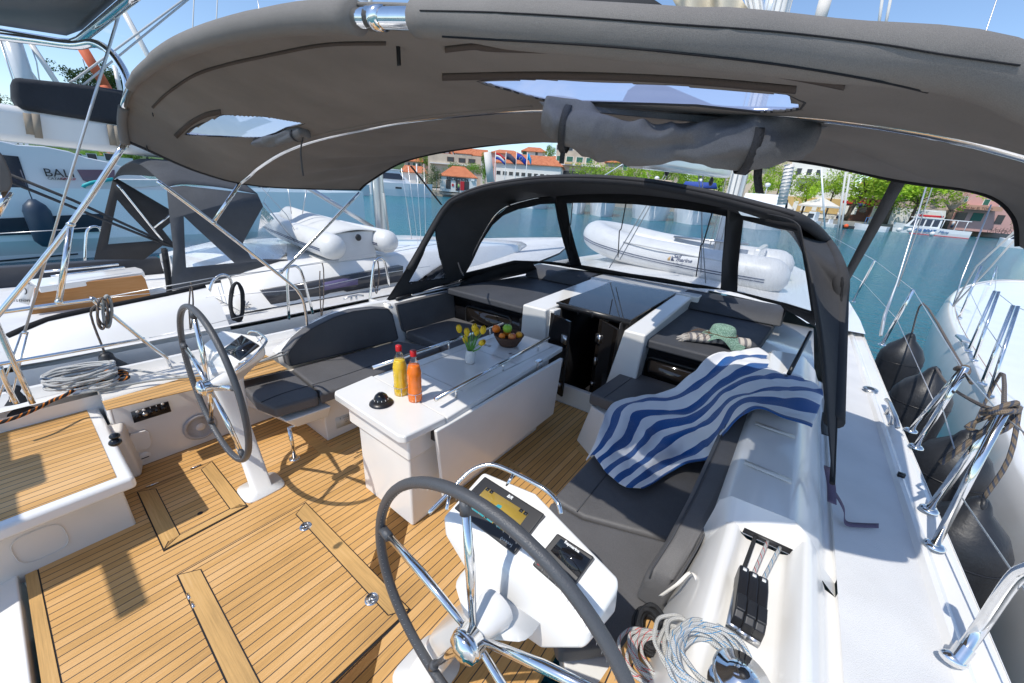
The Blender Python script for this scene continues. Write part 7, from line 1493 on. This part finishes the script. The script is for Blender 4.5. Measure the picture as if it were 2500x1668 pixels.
for k, (x, yt, w_) in enumerate(((1478, 398, 50), (1582, 388, 54), (1655, 392, 56), (1740, 402, 56), (1835, 412, 56))):
    tree(x, yt, yt+75, w_, 86, 'lime', ['lime green tree left of the mainsheet blocks', 'lime green tree filling the gap before the stone house roof', 'lime green tree under the forward end of the boom', 'lime green tree just right of the blue canopy', 'lime green tree behind the domed cabin cruiser'][k])
# bare tree
bt = flat_((2300, 560), 111); e = empty('bare_tree', 'thick pollarded tree with a bare crown in front of the pale stone house', 'tree', boat=False, loc=(bt.x, bt.y, QZ)); g = G(); bt.z = QZ; g.tube([bt, bt+V((.1, 0, 2.2)), bt+V((-.1, 0, 3.4))], .5, 10, rs=[.55, .45, .55]); 
g.obj('trunk', M['bark'], e); g = G(); rg = random.Random(1)
for q in range(60): a = rg.uniform(0, 6.28); s_ = bt+V((-.1, 0, 3.2)); g.tube([s_, s_+V((math.cos(a)*.8, math.sin(a)*.5, 1)), s_+V((math.cos(a)*rg.uniform(1.2, 2.4), math.sin(a)*1.5, rg.uniform(1.8, 3.6)))], .04, 4, rs=[.09, .05, .02])
g.obj('branches', M['stonew'], e)
# ------------------------------------------------------------- flags, lamps, umbrellas, people, bikes
def pole(x, yt, yb, d, r, nm, label, cat, m='white', group=None):
    p = flat_((x, yb), d); zt = GD((x, yt), d).z; e = empty(nm, label, cat, group, boat=False, loc=(p.x, p.y, QZ)); g = G(); g.tube([V((p.x, p.y, QZ)), V((p.x, p.y, zt))], r, 8, rs=[r, r*.7]); g.obj('pole', M[m], e); return e, p, zt
flc = [('red white and blue striped', None), ('dark grey', (.06, .06, .10)), ('blue with a ring of yellow stars', (.01, .05, .35)), ('light blue', (.02, .28, .55))]
for k, x in enumerate((1207, 1232, 1257, 1283)):
    e, p, zt = pole(x, 370+k*.6, 440, 90, .09, 'flagpole', 'white flagpole flying a %s flag' % flc[k][0], 'flagpole')
    exx = V((math.cos(.63), math.sin(.63), 0)); w_ = 2.2 if k < 3 else 1.0
    for band in range(3 if k == 0 else 1):
        rows = []
        for i in range(9):
            t_ = i/8; pr = []
            for j in (0, 1):
                z0 = zt-.2-(band+j)*(.42 if k == 0 else 1.25); pr.append(V((p.x, p.y, z0-t_*t_*1.1))+exx*(w_*t_)+V((0, .15*math.sin(6*t_), 0)))
            rows.append(pr)
        g = G(); g.loft(rows); mm = mat('flag_cloth', [(.6, .02, .03), (.7, .7, .7), (.02, .05, .35)][band] if k == 0 else flc[k][1], .8); g.obj('flag', mm, e, solid=.01)
    if k == 2:
        g = G()
        for q in range(12): a = q*math.pi/6; cc2 = V((p.x, p.y, zt-1.15))+exx*(1.1+.33*math.cos(a))+V((0, -.15, .33*math.sin(a))); g.ball(cc2, .06, seg=6, rings=4)
        g.obj('flag_stars', M['yel'] if 'yel' in M else mat('flag_yellow', (.7, .5, .02), .6), e)
pole(1066, 420, 470, 84, .06, 'street_lamp', 'thin street lamp left of the reception building', 'street lamp', 'steel')
for k, (x, yt, yb, w_, lb) in enumerate(((1994, 480, 505, 80, 'large white parasol in front of the ochre ground floor'), (1908, 487, 502, 44, 'white parasol half hidden by the furled sail'))):
    e, p, zt = pole(x, yt, 520, 104, .05, 'parasol', lb, 'parasol', 'white'); r_ = w_*84/FPX/2; g = G(); a8 = [k_*math.pi/4+.3 for k_ in range(8)]
    g.loft([[V((p.x, p.y, zt))]*8, [V((p.x+r_*math.cos(a), p.y+r_*math.sin(a), zt-1.7)) for a in a8], [V((p.x+r_*math.cos(a), p.y+r_*math.sin(a), zt-2.0)) for a in a8]], closed=True); g.obj('canopy', M['umb'], e, smooth=False)
def person(px, yb, d, shirt, label, lean=0):
    p = flat_((px, yb), d); p.z = QZ; e = empty('person', label, 'person', boat=False, loc=tuple(p)); g = G()
    g.tube([p+V((-.09, 0, 0)), p+V((-.10, 0, .45)), p+V((-.08, 0, .9))], .08, 8, rs=[.05, .07, .09]); g.tube([p+V((.09, 0, 0)), p+V((.10, 0, .45)), p+V((.08, 0, .9))], .08, 8, rs=[.05, .07, .09]); g.tube([p+V((0, 0, .85)), p+V((0, 0, 1.2)), p+V((0, 0, 1.45)), p+V((0, 0, 1.55))], .17, 10, rs=[.16, .15, .19, .06]); g.ball(p+V((0, 0, 1.68)), .105, (.9, 1, 1.2))
    for s_ in (-1, 1): g.tube([p+V((s_*.18, 0, 1.42)), p+V((s_*.25, 0, 1.12)), p+V((s_*.22, -.12, .88))], .04, 7, rs=[.05, .04, .03])
    g.obj('body', mat('skin', (.45, .27, .19), .6), e)
    g = G(); g.tube([p+V((0, 0, .82)), p+V((0, 0, 1.2)), p+V((0, 0, 1.46))], .19, 10, rs=[.18, .17, .21]); g.obj('shirt', mat('shirt', shirt, .9), e)
    g = G(); g.tube([p+V((-.09, 0, .35)), p+V((-.08, 0, .92))], .1, 8, rs=[.09, .11]); g.tube([p+V((.09, 0, .35)), p+V((.08, 0, .92))], .1, 8, rs=[.09, .11]); g.obj('trousers', M['navyp'], e); g = G(); g.ball(p+V((0, .02, 1.73)), .11, (.95, 1, .9)); g.obj('hair', M['bark'], e)
person(2046, 525, 107, (.75, .75, .75), 'person in a white shirt standing under the leaning plane tree'); person(1120, 470, 83, (.15, .45, .12), 'person in a green top sitting by the reception door'); person(2326, 548, 111, (.7, .7, .72), 'person in a pale shirt on the quay behind the glass bottom boat')
for k, x in enumerate((2425, 2445, 2462)):
    p = flat_((x, 560), 113); p.z = QZ; e = empty('bicycle', ['dark bicycle parked on the quay, left of three', 'dark bicycle parked on the quay between two others', 'dark bicycle parked on the quay, right of three'][k], 'bicycle', 'bicycles on the quay', boat=False, loc=tuple(p)); exx = V((.81, .59, 0))
    for s_ in (-.52, .52): g = G(); g.tube([p+exx*(s_+.33*math.cos(a))+V((0, 0, .34+.33*math.sin(a))) for a in [q*math.pi/10 for q in range(20)]], .03, 5, True); g.obj('wheel', M['black'], e)
    g = G(); J = lambda a, z: p+exx*a+V((0, 0, z)); g.tube([J(-.52, .34), J(-.05, .3), J(.38, .85), J(-.2, .8), J(-.05, .3)], .025, 5); g.tube([J(.52, .34), J(.36, 1.0)], .025, 5); g.tube([J(-.52, .34), J(-.2, .8)], .02, 5); g.obj('frame', M['black'], e); g = G(); g.box(tuple(J(-.3, .92)), tuple(J(-.08, .97)+V((0, .1, 0)))); g.obj('saddle', M['black'], e); g = G(); g.tube([J(.36, 1.0), J(.30, 1.05)+V((.1, -.2, 0))], .02, 5); g.obj('handlebar', M['black'], e)
# ------------------------------------------------------------- boats over there
def hullb(e, a, b_, beam, fb, m='hullw', bow=True, z=WZ, stripe=None, sheer=.25):
    """simple boat hull from stern a to bow b at the waterline"""
    a, b_ = V((a.x, a.y, z)), V((b_.x, b_.y, z)); d = (b_-a); L = d.length; d.normalize(); n = V((-d.y, d.x, 0)); rows = []
    for t_ in (0, .15, .4, .6, .75, .87, .95, 1.0):
        hw = beam/2*(1 if t_ < .5 else max(.03, 1-((t_-.5)/.5)**2.2)); zt = fb*(1+sheer*t_*t_); q = a+d*L*t_; rake = d*.10*L*max(0, t_-.8)*5*.3
        rows.append([q+n*hw+rake+V((0, 0, zt)), q+n*hw*.97+V((0, 0, zt*.5)), q+n*hw*.85-V((0, 0, .3)), q-n*hw*.85-V((0, 0, .3)), q-n*hw*.97+V((0, 0, zt*.5)), q-n*hw+rake+V((0, 0, zt))])
    g = G(); g.loft(rows, closed=True, caps=True); g.obj('hull', M[m], e, smooth=False); return d, n, L
def cabin(e, a, d, n, x0, x1, hw, z0, z1, nm='cabin', m='hullw', rake=.5, win=True):
    g = G(); g.prism([a+d*(x0+.1)-n*hw*.85+V((0, 0, z1)), a+d*(x1-rake)-n*hw*.8+V((0, 0, z1)), a+d*(x1-rake)+n*hw*.8+V((0, 0, z1)), a+d*(x0+.1)+n*hw*.85+V((0, 0, z1))], [a+d*x0-n*hw+V((0, 0, z0)), a+d*x1-n*hw*.9+V((0, 0, z0)), a+d*x1+n*hw*.9+V((0, 0, z0)), a+d*x0+n*hw+V((0, 0, z0))]); c_ = g.obj(nm, M[m], e, smooth=False)
    if win:
        zz0, zz1 = z0+(z1-z0)*.30, z0+(z1-z0)*.78; k = .97
        for s_ in (-1, 1):
            g = G(); o_ = n*s_; f = lambda x, z_: a+d*x+o_*(hw*(1-.13*(z_-z0)/(z1-z0))+.03)+V((0, 0, z_)); g.prism([f(x0+.3, zz0), f(x1-rake*.6, zz0), f(x1-rake*1.0, zz1), f(x0+.3, zz1)], o_*-.04); g.obj('side_window', M['glassb'], c_, smooth=False)
    return c_
def boat_e(name, label, cat, a, group=None): return empty(name, label, cat, group, boat=False, loc=(a.x, a.y, WZ))
# glass bottom boat
a, b_ = GZ((2365, 583), WZ), GZ((2178, 565), WZ); e = boat_e('tour_boat', 'white tour boat with a long windowed cabin, lettered GLASS BOAT, moored at the far quay', 'tour boat', a); 
d, n, L = hullb(e, a, b_, 3.2, 1.15, sheer=.5); n = n if n.dot(CAMPOS-a) > 0 else -n
GLn = lambda x, z_, off=0: a+d*x+n*(1.6+off)+V((0, 0, z_-WZ*0))
base = V((a.x, a.y, WZ)); k = L/187
g = G(); g.prism([base+d*.0+n*1.62+V((0, 0, .0)), base+d*L*.75+n*1.6+V((0, 0, .0)), base+d*L*.75+n*1.6+V((0, 0, .10)), base+n*1.62+V((0, 0, .10))], n*-.05); g.obj('waterline_stripe', M['redp'], e, smooth=False)
c1_ = cabin(e, base, d, n, L*.40, L*.86, 1.45, 1.15, 2.9, rake=1.0, win=False)
for q in range(4):
    x0 = L*.43+q*L*.095; g = G(); f = lambda x, z_: base+d*x+n*(1.45*(1-.13*(z_-1.15)/1.75)+.04)+V((0, 0, z_)); g.prism([f(x0, 1.5), f(x0+L*.075, 1.5), f(x0+L*(.075 if q < 3 else .04), 2.65), f(x0, 2.65)], n*-.05); g.obj('cabin_window', M['glassb'], c1_, smooth=False)
g = G(); g.prism([base+d*L*.06+n*1.4+V((0, 0, 2.85)), base+d*L*.82+n*1.4+V((0, 0, 2.95)), base+d*L*.82-n*1.4+V((0, 0, 2.95)), base+d*L*.06-n*1.4+V((0, 0, 2.85))], (0, 0, -.12)); g.obj('roof', M['hullw'], e, smooth=False)
for x in (.10, .22, .38): g = G(); g.tube([base+d*L*x+n*1.35+V((0, 0, 1.1)), base+d*L*x+n*1.35+V((0, 0, 2.8))], .05, 6); g.obj('roof_post', M['hullw'], e)
g = G(); g.box((-1.6, -1.0, 0), (1.6, 1.0, .35), Matrix.Translation(base+d*L*.58+V((0, 0, 3.05))) @ d.to_track_quat('X', 'Z').to_matrix().to_4x4()); g.obj('upper_seat', M['redp'], e); g = G(); g.tube([base+d*L*.42+n*1.2+V((0, 0, 2.95)), base+d*L*.47+n*1.2+V((0, 0, 4.0)), base+d*L*.68+n*1.2+V((0, 0, 4.1)), base+d*L*.74+n*1.2+V((0, 0, 2.95))], .06, 6); g.obj('flybridge_rail', M['hullw'], e)
text('hull_lettering', 'GLASS BOAT', .62, mat('lettering_blue', (.02, .12, .32), .5), e, base+d*L*.60+n*1.64+V((0, 0, .72)), -d if (-d).dot(V((1, 0, 0))) > 0 else d, (0, 0, 1), .02, bold=.03)
text('hull_lettering', 'Mate', .62, bpy.data.materials['lettering_blue'], e, base+d*L*.33+n*1.64+V((0, 0, .72)), -d if (-d).dot(V((1, 0, 0))) > 0 else d, (0, 0, 1), .02, shear=.4)
for q, px_ in enumerate(((2195, 561), (2221, 562), (2276, 571))):
    v = GD(px_, 100.5); o = G().ball(V((v.x, v.y, v.z)), .38).obj('ball_fender', M['pvc']); tag(o, ['white ball fender at the bow end of the tour boat', 'white ball fender in the middle of the tour boat side', 'white ball fender near the stern of the tour boat'][q], 'fender', 'ball fenders on the tour boat')
g = G(); g.box((-.7, -.1, 0), (.7, .1, .08), Matrix.Translation(base+d*(-.8)+V((0, 0, .3))) @ d.to_track_quat('Y', 'Z').to_matrix().to_4x4()); g.obj('boarding_step', M['steel'], e)
# smaller boats at the quay
def small(name, label, x0, x1, dst, fb, beam, cab=None, m='hullw', cat='motor boat', yb=None):
    y0 = yb or hy(x0)+2.85/dst*985; a = flat_((x0, y0), dst); b_ = flat_((x1, y0), dst*1.01); e = boat_e(name, label, cat, a); d, n, L = hullb(e, a, b_, beam, fb, m); bs = V((a.x, a.y, WZ))
    if cab: cabin(e, bs, d, n, L*cab[0], L*cab[1], beam*.4, fb, fb+cab[2], rake=cab[3] if len(cab) > 3 else .6)
    return e, bs, d, n, L
e, bs, d, n, L = small('fishing_boat', 'low white and blue open boat beside the tour boat bow', 2170, 2085, 97, .9, 2.2)
g = G()
for x in (.3, .5, .7): g.tube([bs+d*L*x+n*.8+V((0, 0, .9)), bs+d*L*x+n*.8+V((0, 0, 2.2)), bs+d*L*x-n*.8+V((0, 0, 2.2)), bs+d*L*x-n*.8+V((0, 0, .9))], .04, 5)
g.tube([bs+d*L*.3+n*.8+V((0, 0, 2.2)), bs+d*L*.7+n*.8+V((0, 0, 2.2))], .04, 5); g.obj('blue_frame', mat('blue_frame', (.05, .22, .5), .5), e)
small('fishing_boat', 'white open boat with a grey cover left of the dark strap', 2158, 2100, 99, .8, 2, (.3, .6, .6, .2))
e, *_ = small('rigid_inflatable', 'dark inflatable with an outboard motor at the quay', 2082, 2048, 96, .5, 2, m='rubber', cat='inflatable'); 
small('motor_boat', 'small motor boat with a wooden roof at the left end of the small boats', 1998, 1960, 94, .9, 2.2, (.2, .8, 1.6, .3), cat='motor boat')
small('rigid_inflatable', 'grey inflatable boat with a console right of the wooden roofed boat', 2045, 2005, 95, .6, 2, (.4, .6, .8, .2), m='pvc', cat='inflatable')
small('speed_boat', 'white speed boat at the right edge of the harbour', 2520, 2440, 84, .9, 2.3, (.3, .7, .7, .6), cat='speed boat')
o = G().ball(GD((2066, 552), 94), .35).obj('mooring_buoy', mat('orange_buoy', (.75, .10, .02), .5)); tag(o, 'orange mooring buoy floating before the dark inflatable', 'buoy')
# boats seen through and above the sprayhood
for k, (x0, x1, dst, fb, cab, lb) in enumerate(((1395, 1430, 56, 2.2, (.1, .6, 1.6), 'white yacht bow behind the left part of the sprayhood window'), (1440, 1500, 55, 2.3, (.1, .6, 1.6), 'white yacht bow second from the left behind the sprayhood window'), (1545, 1632, 56, 2.4, (.05, .6, 1.8), 'white motor yacht with a beige canopy in the middle of the sprayhood window'), (1650, 1735, 56, 2.3, (.05, .6, 1.9), 'white motor yacht with a blue canopy right of the mainsheet'), (1800, 1905, 60, 1.9, (.05, .75, 2.4, .8), 'white cabin cruiser with a domed roof right of the mast'), (1270, 1340, 62, 1.9, (.1, .6, 1.5), 'white yacht behind the left top of the sprayhood'))):
    xm = (x0+x1)/2; y0 = hy(xm)+2.85/dst*985; a = flat_((xm+6, hy(xm)), dst+9); b_ = flat_((xm-4, y0), dst-1); e = boat_e('motor_yacht', lb, 'motor yacht', a); bm_w = (x1-x0)*dst/FPX; d, n, L = hullb(e, a, b_, bm_w, fb, sheer=.15); bs = V((a.x, a.y, WZ)); cabin(e, bs, d, n, L*cab[0], L*cab[1], bm_w*.42, fb, fb+cab[2], rake=1.0)
    g = G(); zc = fb+cab[2]; g.tube([bs+d*L*.2+V((0, 0, zc)), bs+d*L*.2+V((0, 0, zc+1.3))], .06, 6); g.ball(bs+d*L*.2+V((0, 0, zc+1.3)), .35, (1, 1, .8)); g.obj('radar_dome', M['hullw'], e)
    cm_ = {2: 'beige', 3: 'bluep'}.get(k)
    if cm_: g = G(); W3 = bm_w*.42; f = lambda s_, x, z_: bs+d*x+n*s_+V((0, 0, z_)); g.loft([[f(-W3, L*x, zc+.35), f(-W3*.85, L*x, zc+1.0), f(W3*.85, L*x, zc+1.0), f(W3, L*x, zc+.35)] for x in (.12, .55)], caps=True); g.obj('bimini', M[cm_], e, solid=.05)
    for q in (-.3, .3): g = G(); g.tube([b_+n*q+V((0, 0, fb*1.1)), b_+d*4+n*q*2-V((0, 0, .5))], .03, 5); o = g.obj('mooring_line', M['gelw'], e)
# masts with furled sails standing in the harbour
for L_, r, dst, m_, lb in (([(1928, 402), (1908, 500)], .22, 26, 'umb', 'thick white furled sail with a spiral line, right of the mast'), ([(1190, 372), (1198, 445)], .55, 60, 'umb', 'white furled genoa in front of the long building, left of the flags'), ([(2005, 410), (2014, 560)], .07, 45, 'hullw', 'thin white mast left of the plane trees'), ([(1555, 380), (1470, 432)], .05, 40, 'hullw', 'thin leaning shroud before the stone house'), ([(2065, 420), (2040, 600)], .035, 20, 'ropew', 'left one of the two white halyards right of the sprayhood'), ([(2075, 425), (2046, 600)], .035, 20, 'ropew', 'right one of the two white halyards right of the sprayhood'), ([(1017, 400), (1018, 445)], .1, 70, 'hullw', 'thin mast beside the red roof'), ([(2155, -10), (2142, 84)], .03, 14, 'ropew', 'left white halyard in the sky above the right half of the bimini'), ([(2176, -10), (2157, 86)], .03, 14, 'ropew', 'right white halyard in the sky above the right half of the bimini'), ([(2018, -10), (1996, 68)], .14, 14, 'umb', 'furled pale sail in the sky right of the mast'), ([(1890, -10), (1876, 56)], .16, 12, 'hullw', 'white mast in the sky above the middle of the bimini')):
    p0, p1 = GD(L_[0], dst), GD(L_[1], dst); g = G(); g.tube([p0, p1], r, 10); o = g.obj('furled_sail' if r > .13 else 'rigging_line', M[m_]); tag(o, lb, 'sail' if r > .13 else 'rigging')
    if lb.startswith('thick'):
        g = G(); n__ = 40; dd2 = (p1-p0).normalized(); e1 = dd2.cross(V((0, 0, 1))).normalized(); e2 = dd2.cross(e1); g.tube([p0.lerp(p1, q/160)+(e1*math.cos(q*.45)+e2*math.sin(q*.45))*(r+.01) for q in range(160)], .015, 4); g.obj('spiral_line', M['wire'], o)
# motor catamaran by the reception and yachts left of it
def cata(name, label, xl, xr, dst, ytop):
    a, b_ = GZ((xl, 478 if xl > 700 else 460), WZ), None
    yl, yr = hy(xl)+2.85/dst*985, hy(xr)+2.85/dst*985; a, b_ = flat_((xl, yl), dst), flat_((xr, yr), dst*1.03); e = boat_e(name, label, 'catamaran', a); d, n, L = hullb(e, a, b_, 2.0, 2.1, sheer=.1); bs = V((a.x, a.y, WZ)); n = n if n.dot(a-CAMPOS) > 0 else -n
    g = G(); g.prism([bs+d*L*.02+n*1+V((0, 0, 2.05)), bs+d*L*.9+n*1+V((0, 0, 2.2)), bs+d*L*.9+n*6+V((0, 0, 2.2)), bs+d*L*.02+n*6+V((0, 0, 2.05))], (0, 0, -1.0)); g.obj('bridge_deck', M['hullw'], e, smooth=False)
    cabin(e, bs+n*3, d, n, L*.12, L*.68, 2.6, 2.1, 4.1, rake=2.0); g = G(); g.prism([bs+d*L*.08+n*.6+V((0, 0, 4.3)), bs+d*L*.55+n*.8+V((0, 0, 4.35)), bs+d*L*.55+n*5.4+V((0, 0, 4.35)), bs+d*L*.08+n*5.6+V((0, 0, 4.3))], (0, 0, -.2)); g.obj('roof', M['hullw'], e)
    g = G(); g.prism([bs+d*L*.10-n*1.0+V((0, 0, .5)), bs+d*L*.95-n*.4+V((0, 0, .5)), bs+d*L*.95-n*.4+V((0, 0, .62)), bs+d*L*.10-n*1.0+V((0, 0, .62))], n*.04); g.obj('hull_stripe', M['steel'], e, smooth=False)
    g = G(); g.prism([bs+d*L*.38-n*.99+V((0, 0, 1.2)), bs+d*L*.48-n*.99+V((0, 0, 1.2)), bs+d*L*.48-n*.99+V((0, 0, 1.5)), bs+d*L*.38-n*.99+V((0, 0, 1.5))], n*-.06); g.obj('hull_window', M['glassb'], e, smooth=False); return e
cata('motor_catamaran', 'white motor catamaran moored by the quay left of the reception building', 905, 1052, 74, 430)
for k, (xl, xr) in enumerate(((810, 900), (735, 812), (655, 730), (560, 645))):
    xm = (xl+xr)/2; e, bs, d, n, L = small('moored_yacht', ['white moored yacht left of the motor catamaran', 'white moored yacht, second to the left of the catamaran', 'white moored yacht, third to the left of the catamaran', 'white moored yacht farthest left along the far pontoon'][k], xl, xr, 68, 1.3, 3, (.25, .7, .9, .8), cat='sailing yacht')
    g = G(); g.prism([bs+V((0, 0, .35))-n*0, bs+d*L*.9+V((0, 0, .35)), bs+d*L*.9+V((0, 0, .5)), bs+V((0, 0, .5))], V((0, -1.7, 0))); g.obj('boot_stripe', M['navyp'], e, smooth=False)
# ------------------------------------------------------------- large catamaran to port
XC = -15.0
def CX_(px, x=XC): return GX(px, x)
e = empty('catamaran', 'large pale catamaran with a dark window band moored beyond the port neighbour', 'catamaran', boat=False, loc=(XC-3, 3, WZ))
g = G(); rows = []
for y in (-7, -3, 0, 4, 7, 9, 10.5, 11.3): 
    k_ = 1 if y < 7 else max(.05, 1-((y-7)/4.4)**2); zt = .95+.015*(y+3)
    rows.append([V((XC-1.5+1.5*k_*s_, y, z_)) for s_, z_ in ((1, zt), (1.0, .30), (.98, -.35), (.80, -.75), (.72, -1.4), (-.8, -1.4), (-1, zt))])
g.loft(rows, caps=True); g.obj('hull', mat('pale_blue_white_hull', (.80, .84, .85), .25), e, smooth=False)
g = G(); Q = [CX_(p, XC+.03) for p in c('B0', (-60, 452), (850, 408), (850, 555), (-60, 592))]; g.prism(Q, (-.05, 0, 0)); wb = g.obj('window_band', M['glassb'], e, smooth=False)
g = G(); Q = [CX_(p, XC-.15) for p in c('B0', (-60, 798), (640, 735), (640, 745), (-60, 812))]; g.prism(Q, (-.05, 0, 0)); g.obj('boot_stripe', M['black'], e, smooth=False)
SX = XC-.9
def sx(*L): return [CX_(p, SX) for p in L]
g = G(); T_ = sx(*c('A0', (-60, 1140), (130, 1185), (360, 1200), (560, 1240), (700, 1290), (900, 1330), (1080, 1400), (1200, 1460), (1500, 1560)))+sx(*c('B0', (1500, 235), (-60, 250))); g.prism(T_, (-5.5, 0, 0)); sp2 = g.obj('superstructure', M['hullw'], e, smooth=False, bev=.05)
g = G(); g.prism([CX_(p, SX+.03) for p in c('B0', (-60, -80), (150, -60), (240, 210), (-60, 215))], (-.05, 0, 0)); g.obj('cockpit_opening', M['glassb'], sp2, smooth=False)
g = G(); g.prism([CX_(p, SX+.04) for p in c('B0', (630, 48), (940, 50), (940, 150), (720, 152), (680, 135))], (-.05, 0, 0)); g.obj('cabin_window', mat('mauve_window', (.16, .10, .14), .1), sp2, smooth=False)
text('hull_lettering', 'BALI', .30, M['black'], sp2, CX_(c('B0', (487, 80))[0], SX+.06), (0, 1, 0), (0, 0, 1), .01, bold=.0)
text('hull_lettering', 'CATANA', .09, M['black'], sp2, CX_(c('B0', (470, 124))[0], SX+.06), (0, 1, 0), (0, 0, 1), .01); text('hull_lettering', 'GROUP', .09, M['redp'], sp2, CX_(c('B0', (562, 126))[0], SX+.06), (0, 1, 0), (0, 0, 1), .01)
g = G(); g.prism([CX_(p, SX-.5) for p in c('A0', (-60, 1080), (80, 1095), (240, 1120), (300, 1175), (130, 1170), (-60, 1130))], (-3, 0, 0)); fb_ = g.obj('flybridge_screen', M['glassb'], sp2, smooth=False)
text('hull_lettering', 'ion', .34, M['white'], fb_, CX_(c('A0', (120, 1142))[0], SX-.45), (0, 1, 0), (0, 0, 1), .01, bold=.02)
o = None; t_ = CX_(c('B0', (262, 290))[0], XC+.35); e2 = empty('fender', 'long dark blue fender hanging on the side of the large catamaran', 'fender', boat=False, loc=(t_.x, t_.y, t_.z-1.25)); g = G(); g.lathe([(0, 0), (.06, 0), (.2, -.15), (.25, -.3), (.25, -1.05), (.15, -1.2), (0, -1.25)], t_, seg=20); g.obj('body', mat('dark_blue_fender', (.02, .04, .07), .45), e2); g = G(); g.tube([t_, t_+V((0, 0, .7))], .012, 5); g.obj('line', M['ropet'], e2)
bd = [CX_(p, XC-.1) for p in c('B0', (680, 190), (760, 165), (920, 130))]; g = G(); g.prism([CX_(p, XC-.1) for p in c('B0', (680, 175), (740, 155), (930, 125), (1650, 130), (1640, 158), (925, 215), (710, 222))], (-.12, 0, 0)); o = g.obj('paddle_board', M['pvc'], bev=.03); tag(o, 'white and turquoise paddle board lying on the catamaran deck', 'paddle board'); g = G(); g.tube([CX_(p, XC-.07) for p in c('B0', (682, 195), (690, 178), (750, 155), (930, 125))], .045, 8); g.obj('turquoise_edge', mat('turquoise', (.02, .40, .42), .5), o)
g = G(); g.box((-2.1, -1.40, 1.98), (-.62, -1.32, 2.02)); part(g, 'shadow_bar', M['chrome']); g = G(); g.box((-1.66, -1.62, 1.90), (-1.30, -1.18, 1.97)); part(g, 'shadow_box', M['gel'], bev=.02)  # unseen bar and box, added aft only to shade the port helm seat
g = G(); g.tube([V((-2.0, -1.36, .5)), V((-2.0, -1.36, 2.0))], .02, 10); part(g, 'shadow_post', M['chrome'])  # unseen post under the bar, added for its shadow line
# own stern: black panel in its steel frame at the top left corner
sp3 = empty('solar_panel', 'black panel in a polished steel frame overhead at the top left corner', 'solar panel'); PF = plane3((-1.2, .4, 2.62), (-.2, .4, 2.62), (-1.2, -.6, 2.66))
qq = [PF(p) for p in c('A0', (-300, 215), (560, 345), (690, 300), (1080, -20), (900, -250), (-300, -250))]
g = G(); g.prism([p+V((0, 0, .03)) for p in qq], (0, 0, .02)); pn_(g, 'panel', M['black'], sp3, smooth=False)
fr = [PF(p) for p in c('A0', (-300, 235), (0, 265), (500, 345), (600, 350), (660, 325), (1060, 0), (1300, -200))]; g = G(); g.tube(fr, .020, 12); pn_(g, 'frame', 'chrome', sp3)
for L_ in (c('B0', (-20, -120), (30, -60), (90, 80), (105, 160), (80, 225), (-20, 240)),):
    q = [X(p, -1.2) for p in L_]; g = G(); g.prism(q, (-.25, 0, 0)); o = g.obj('horseshoe_buoy_cover', M['canvas'], bev=.04); tag(o, 'grey padded cover cut by the left edge, on the stern rail', 'cover', boat=True)
g = G(); g.tube([X(p, -1.25) for p in c('B0', (70, 225), (-40, 420))], .016, 10); part(g, 'pushpit_rail', M['chrome'])
# ============================================================= trim and heel of the moored boats
for o in BOATS: o.matrix_world = BM @ Matrix.Translation(o.location)
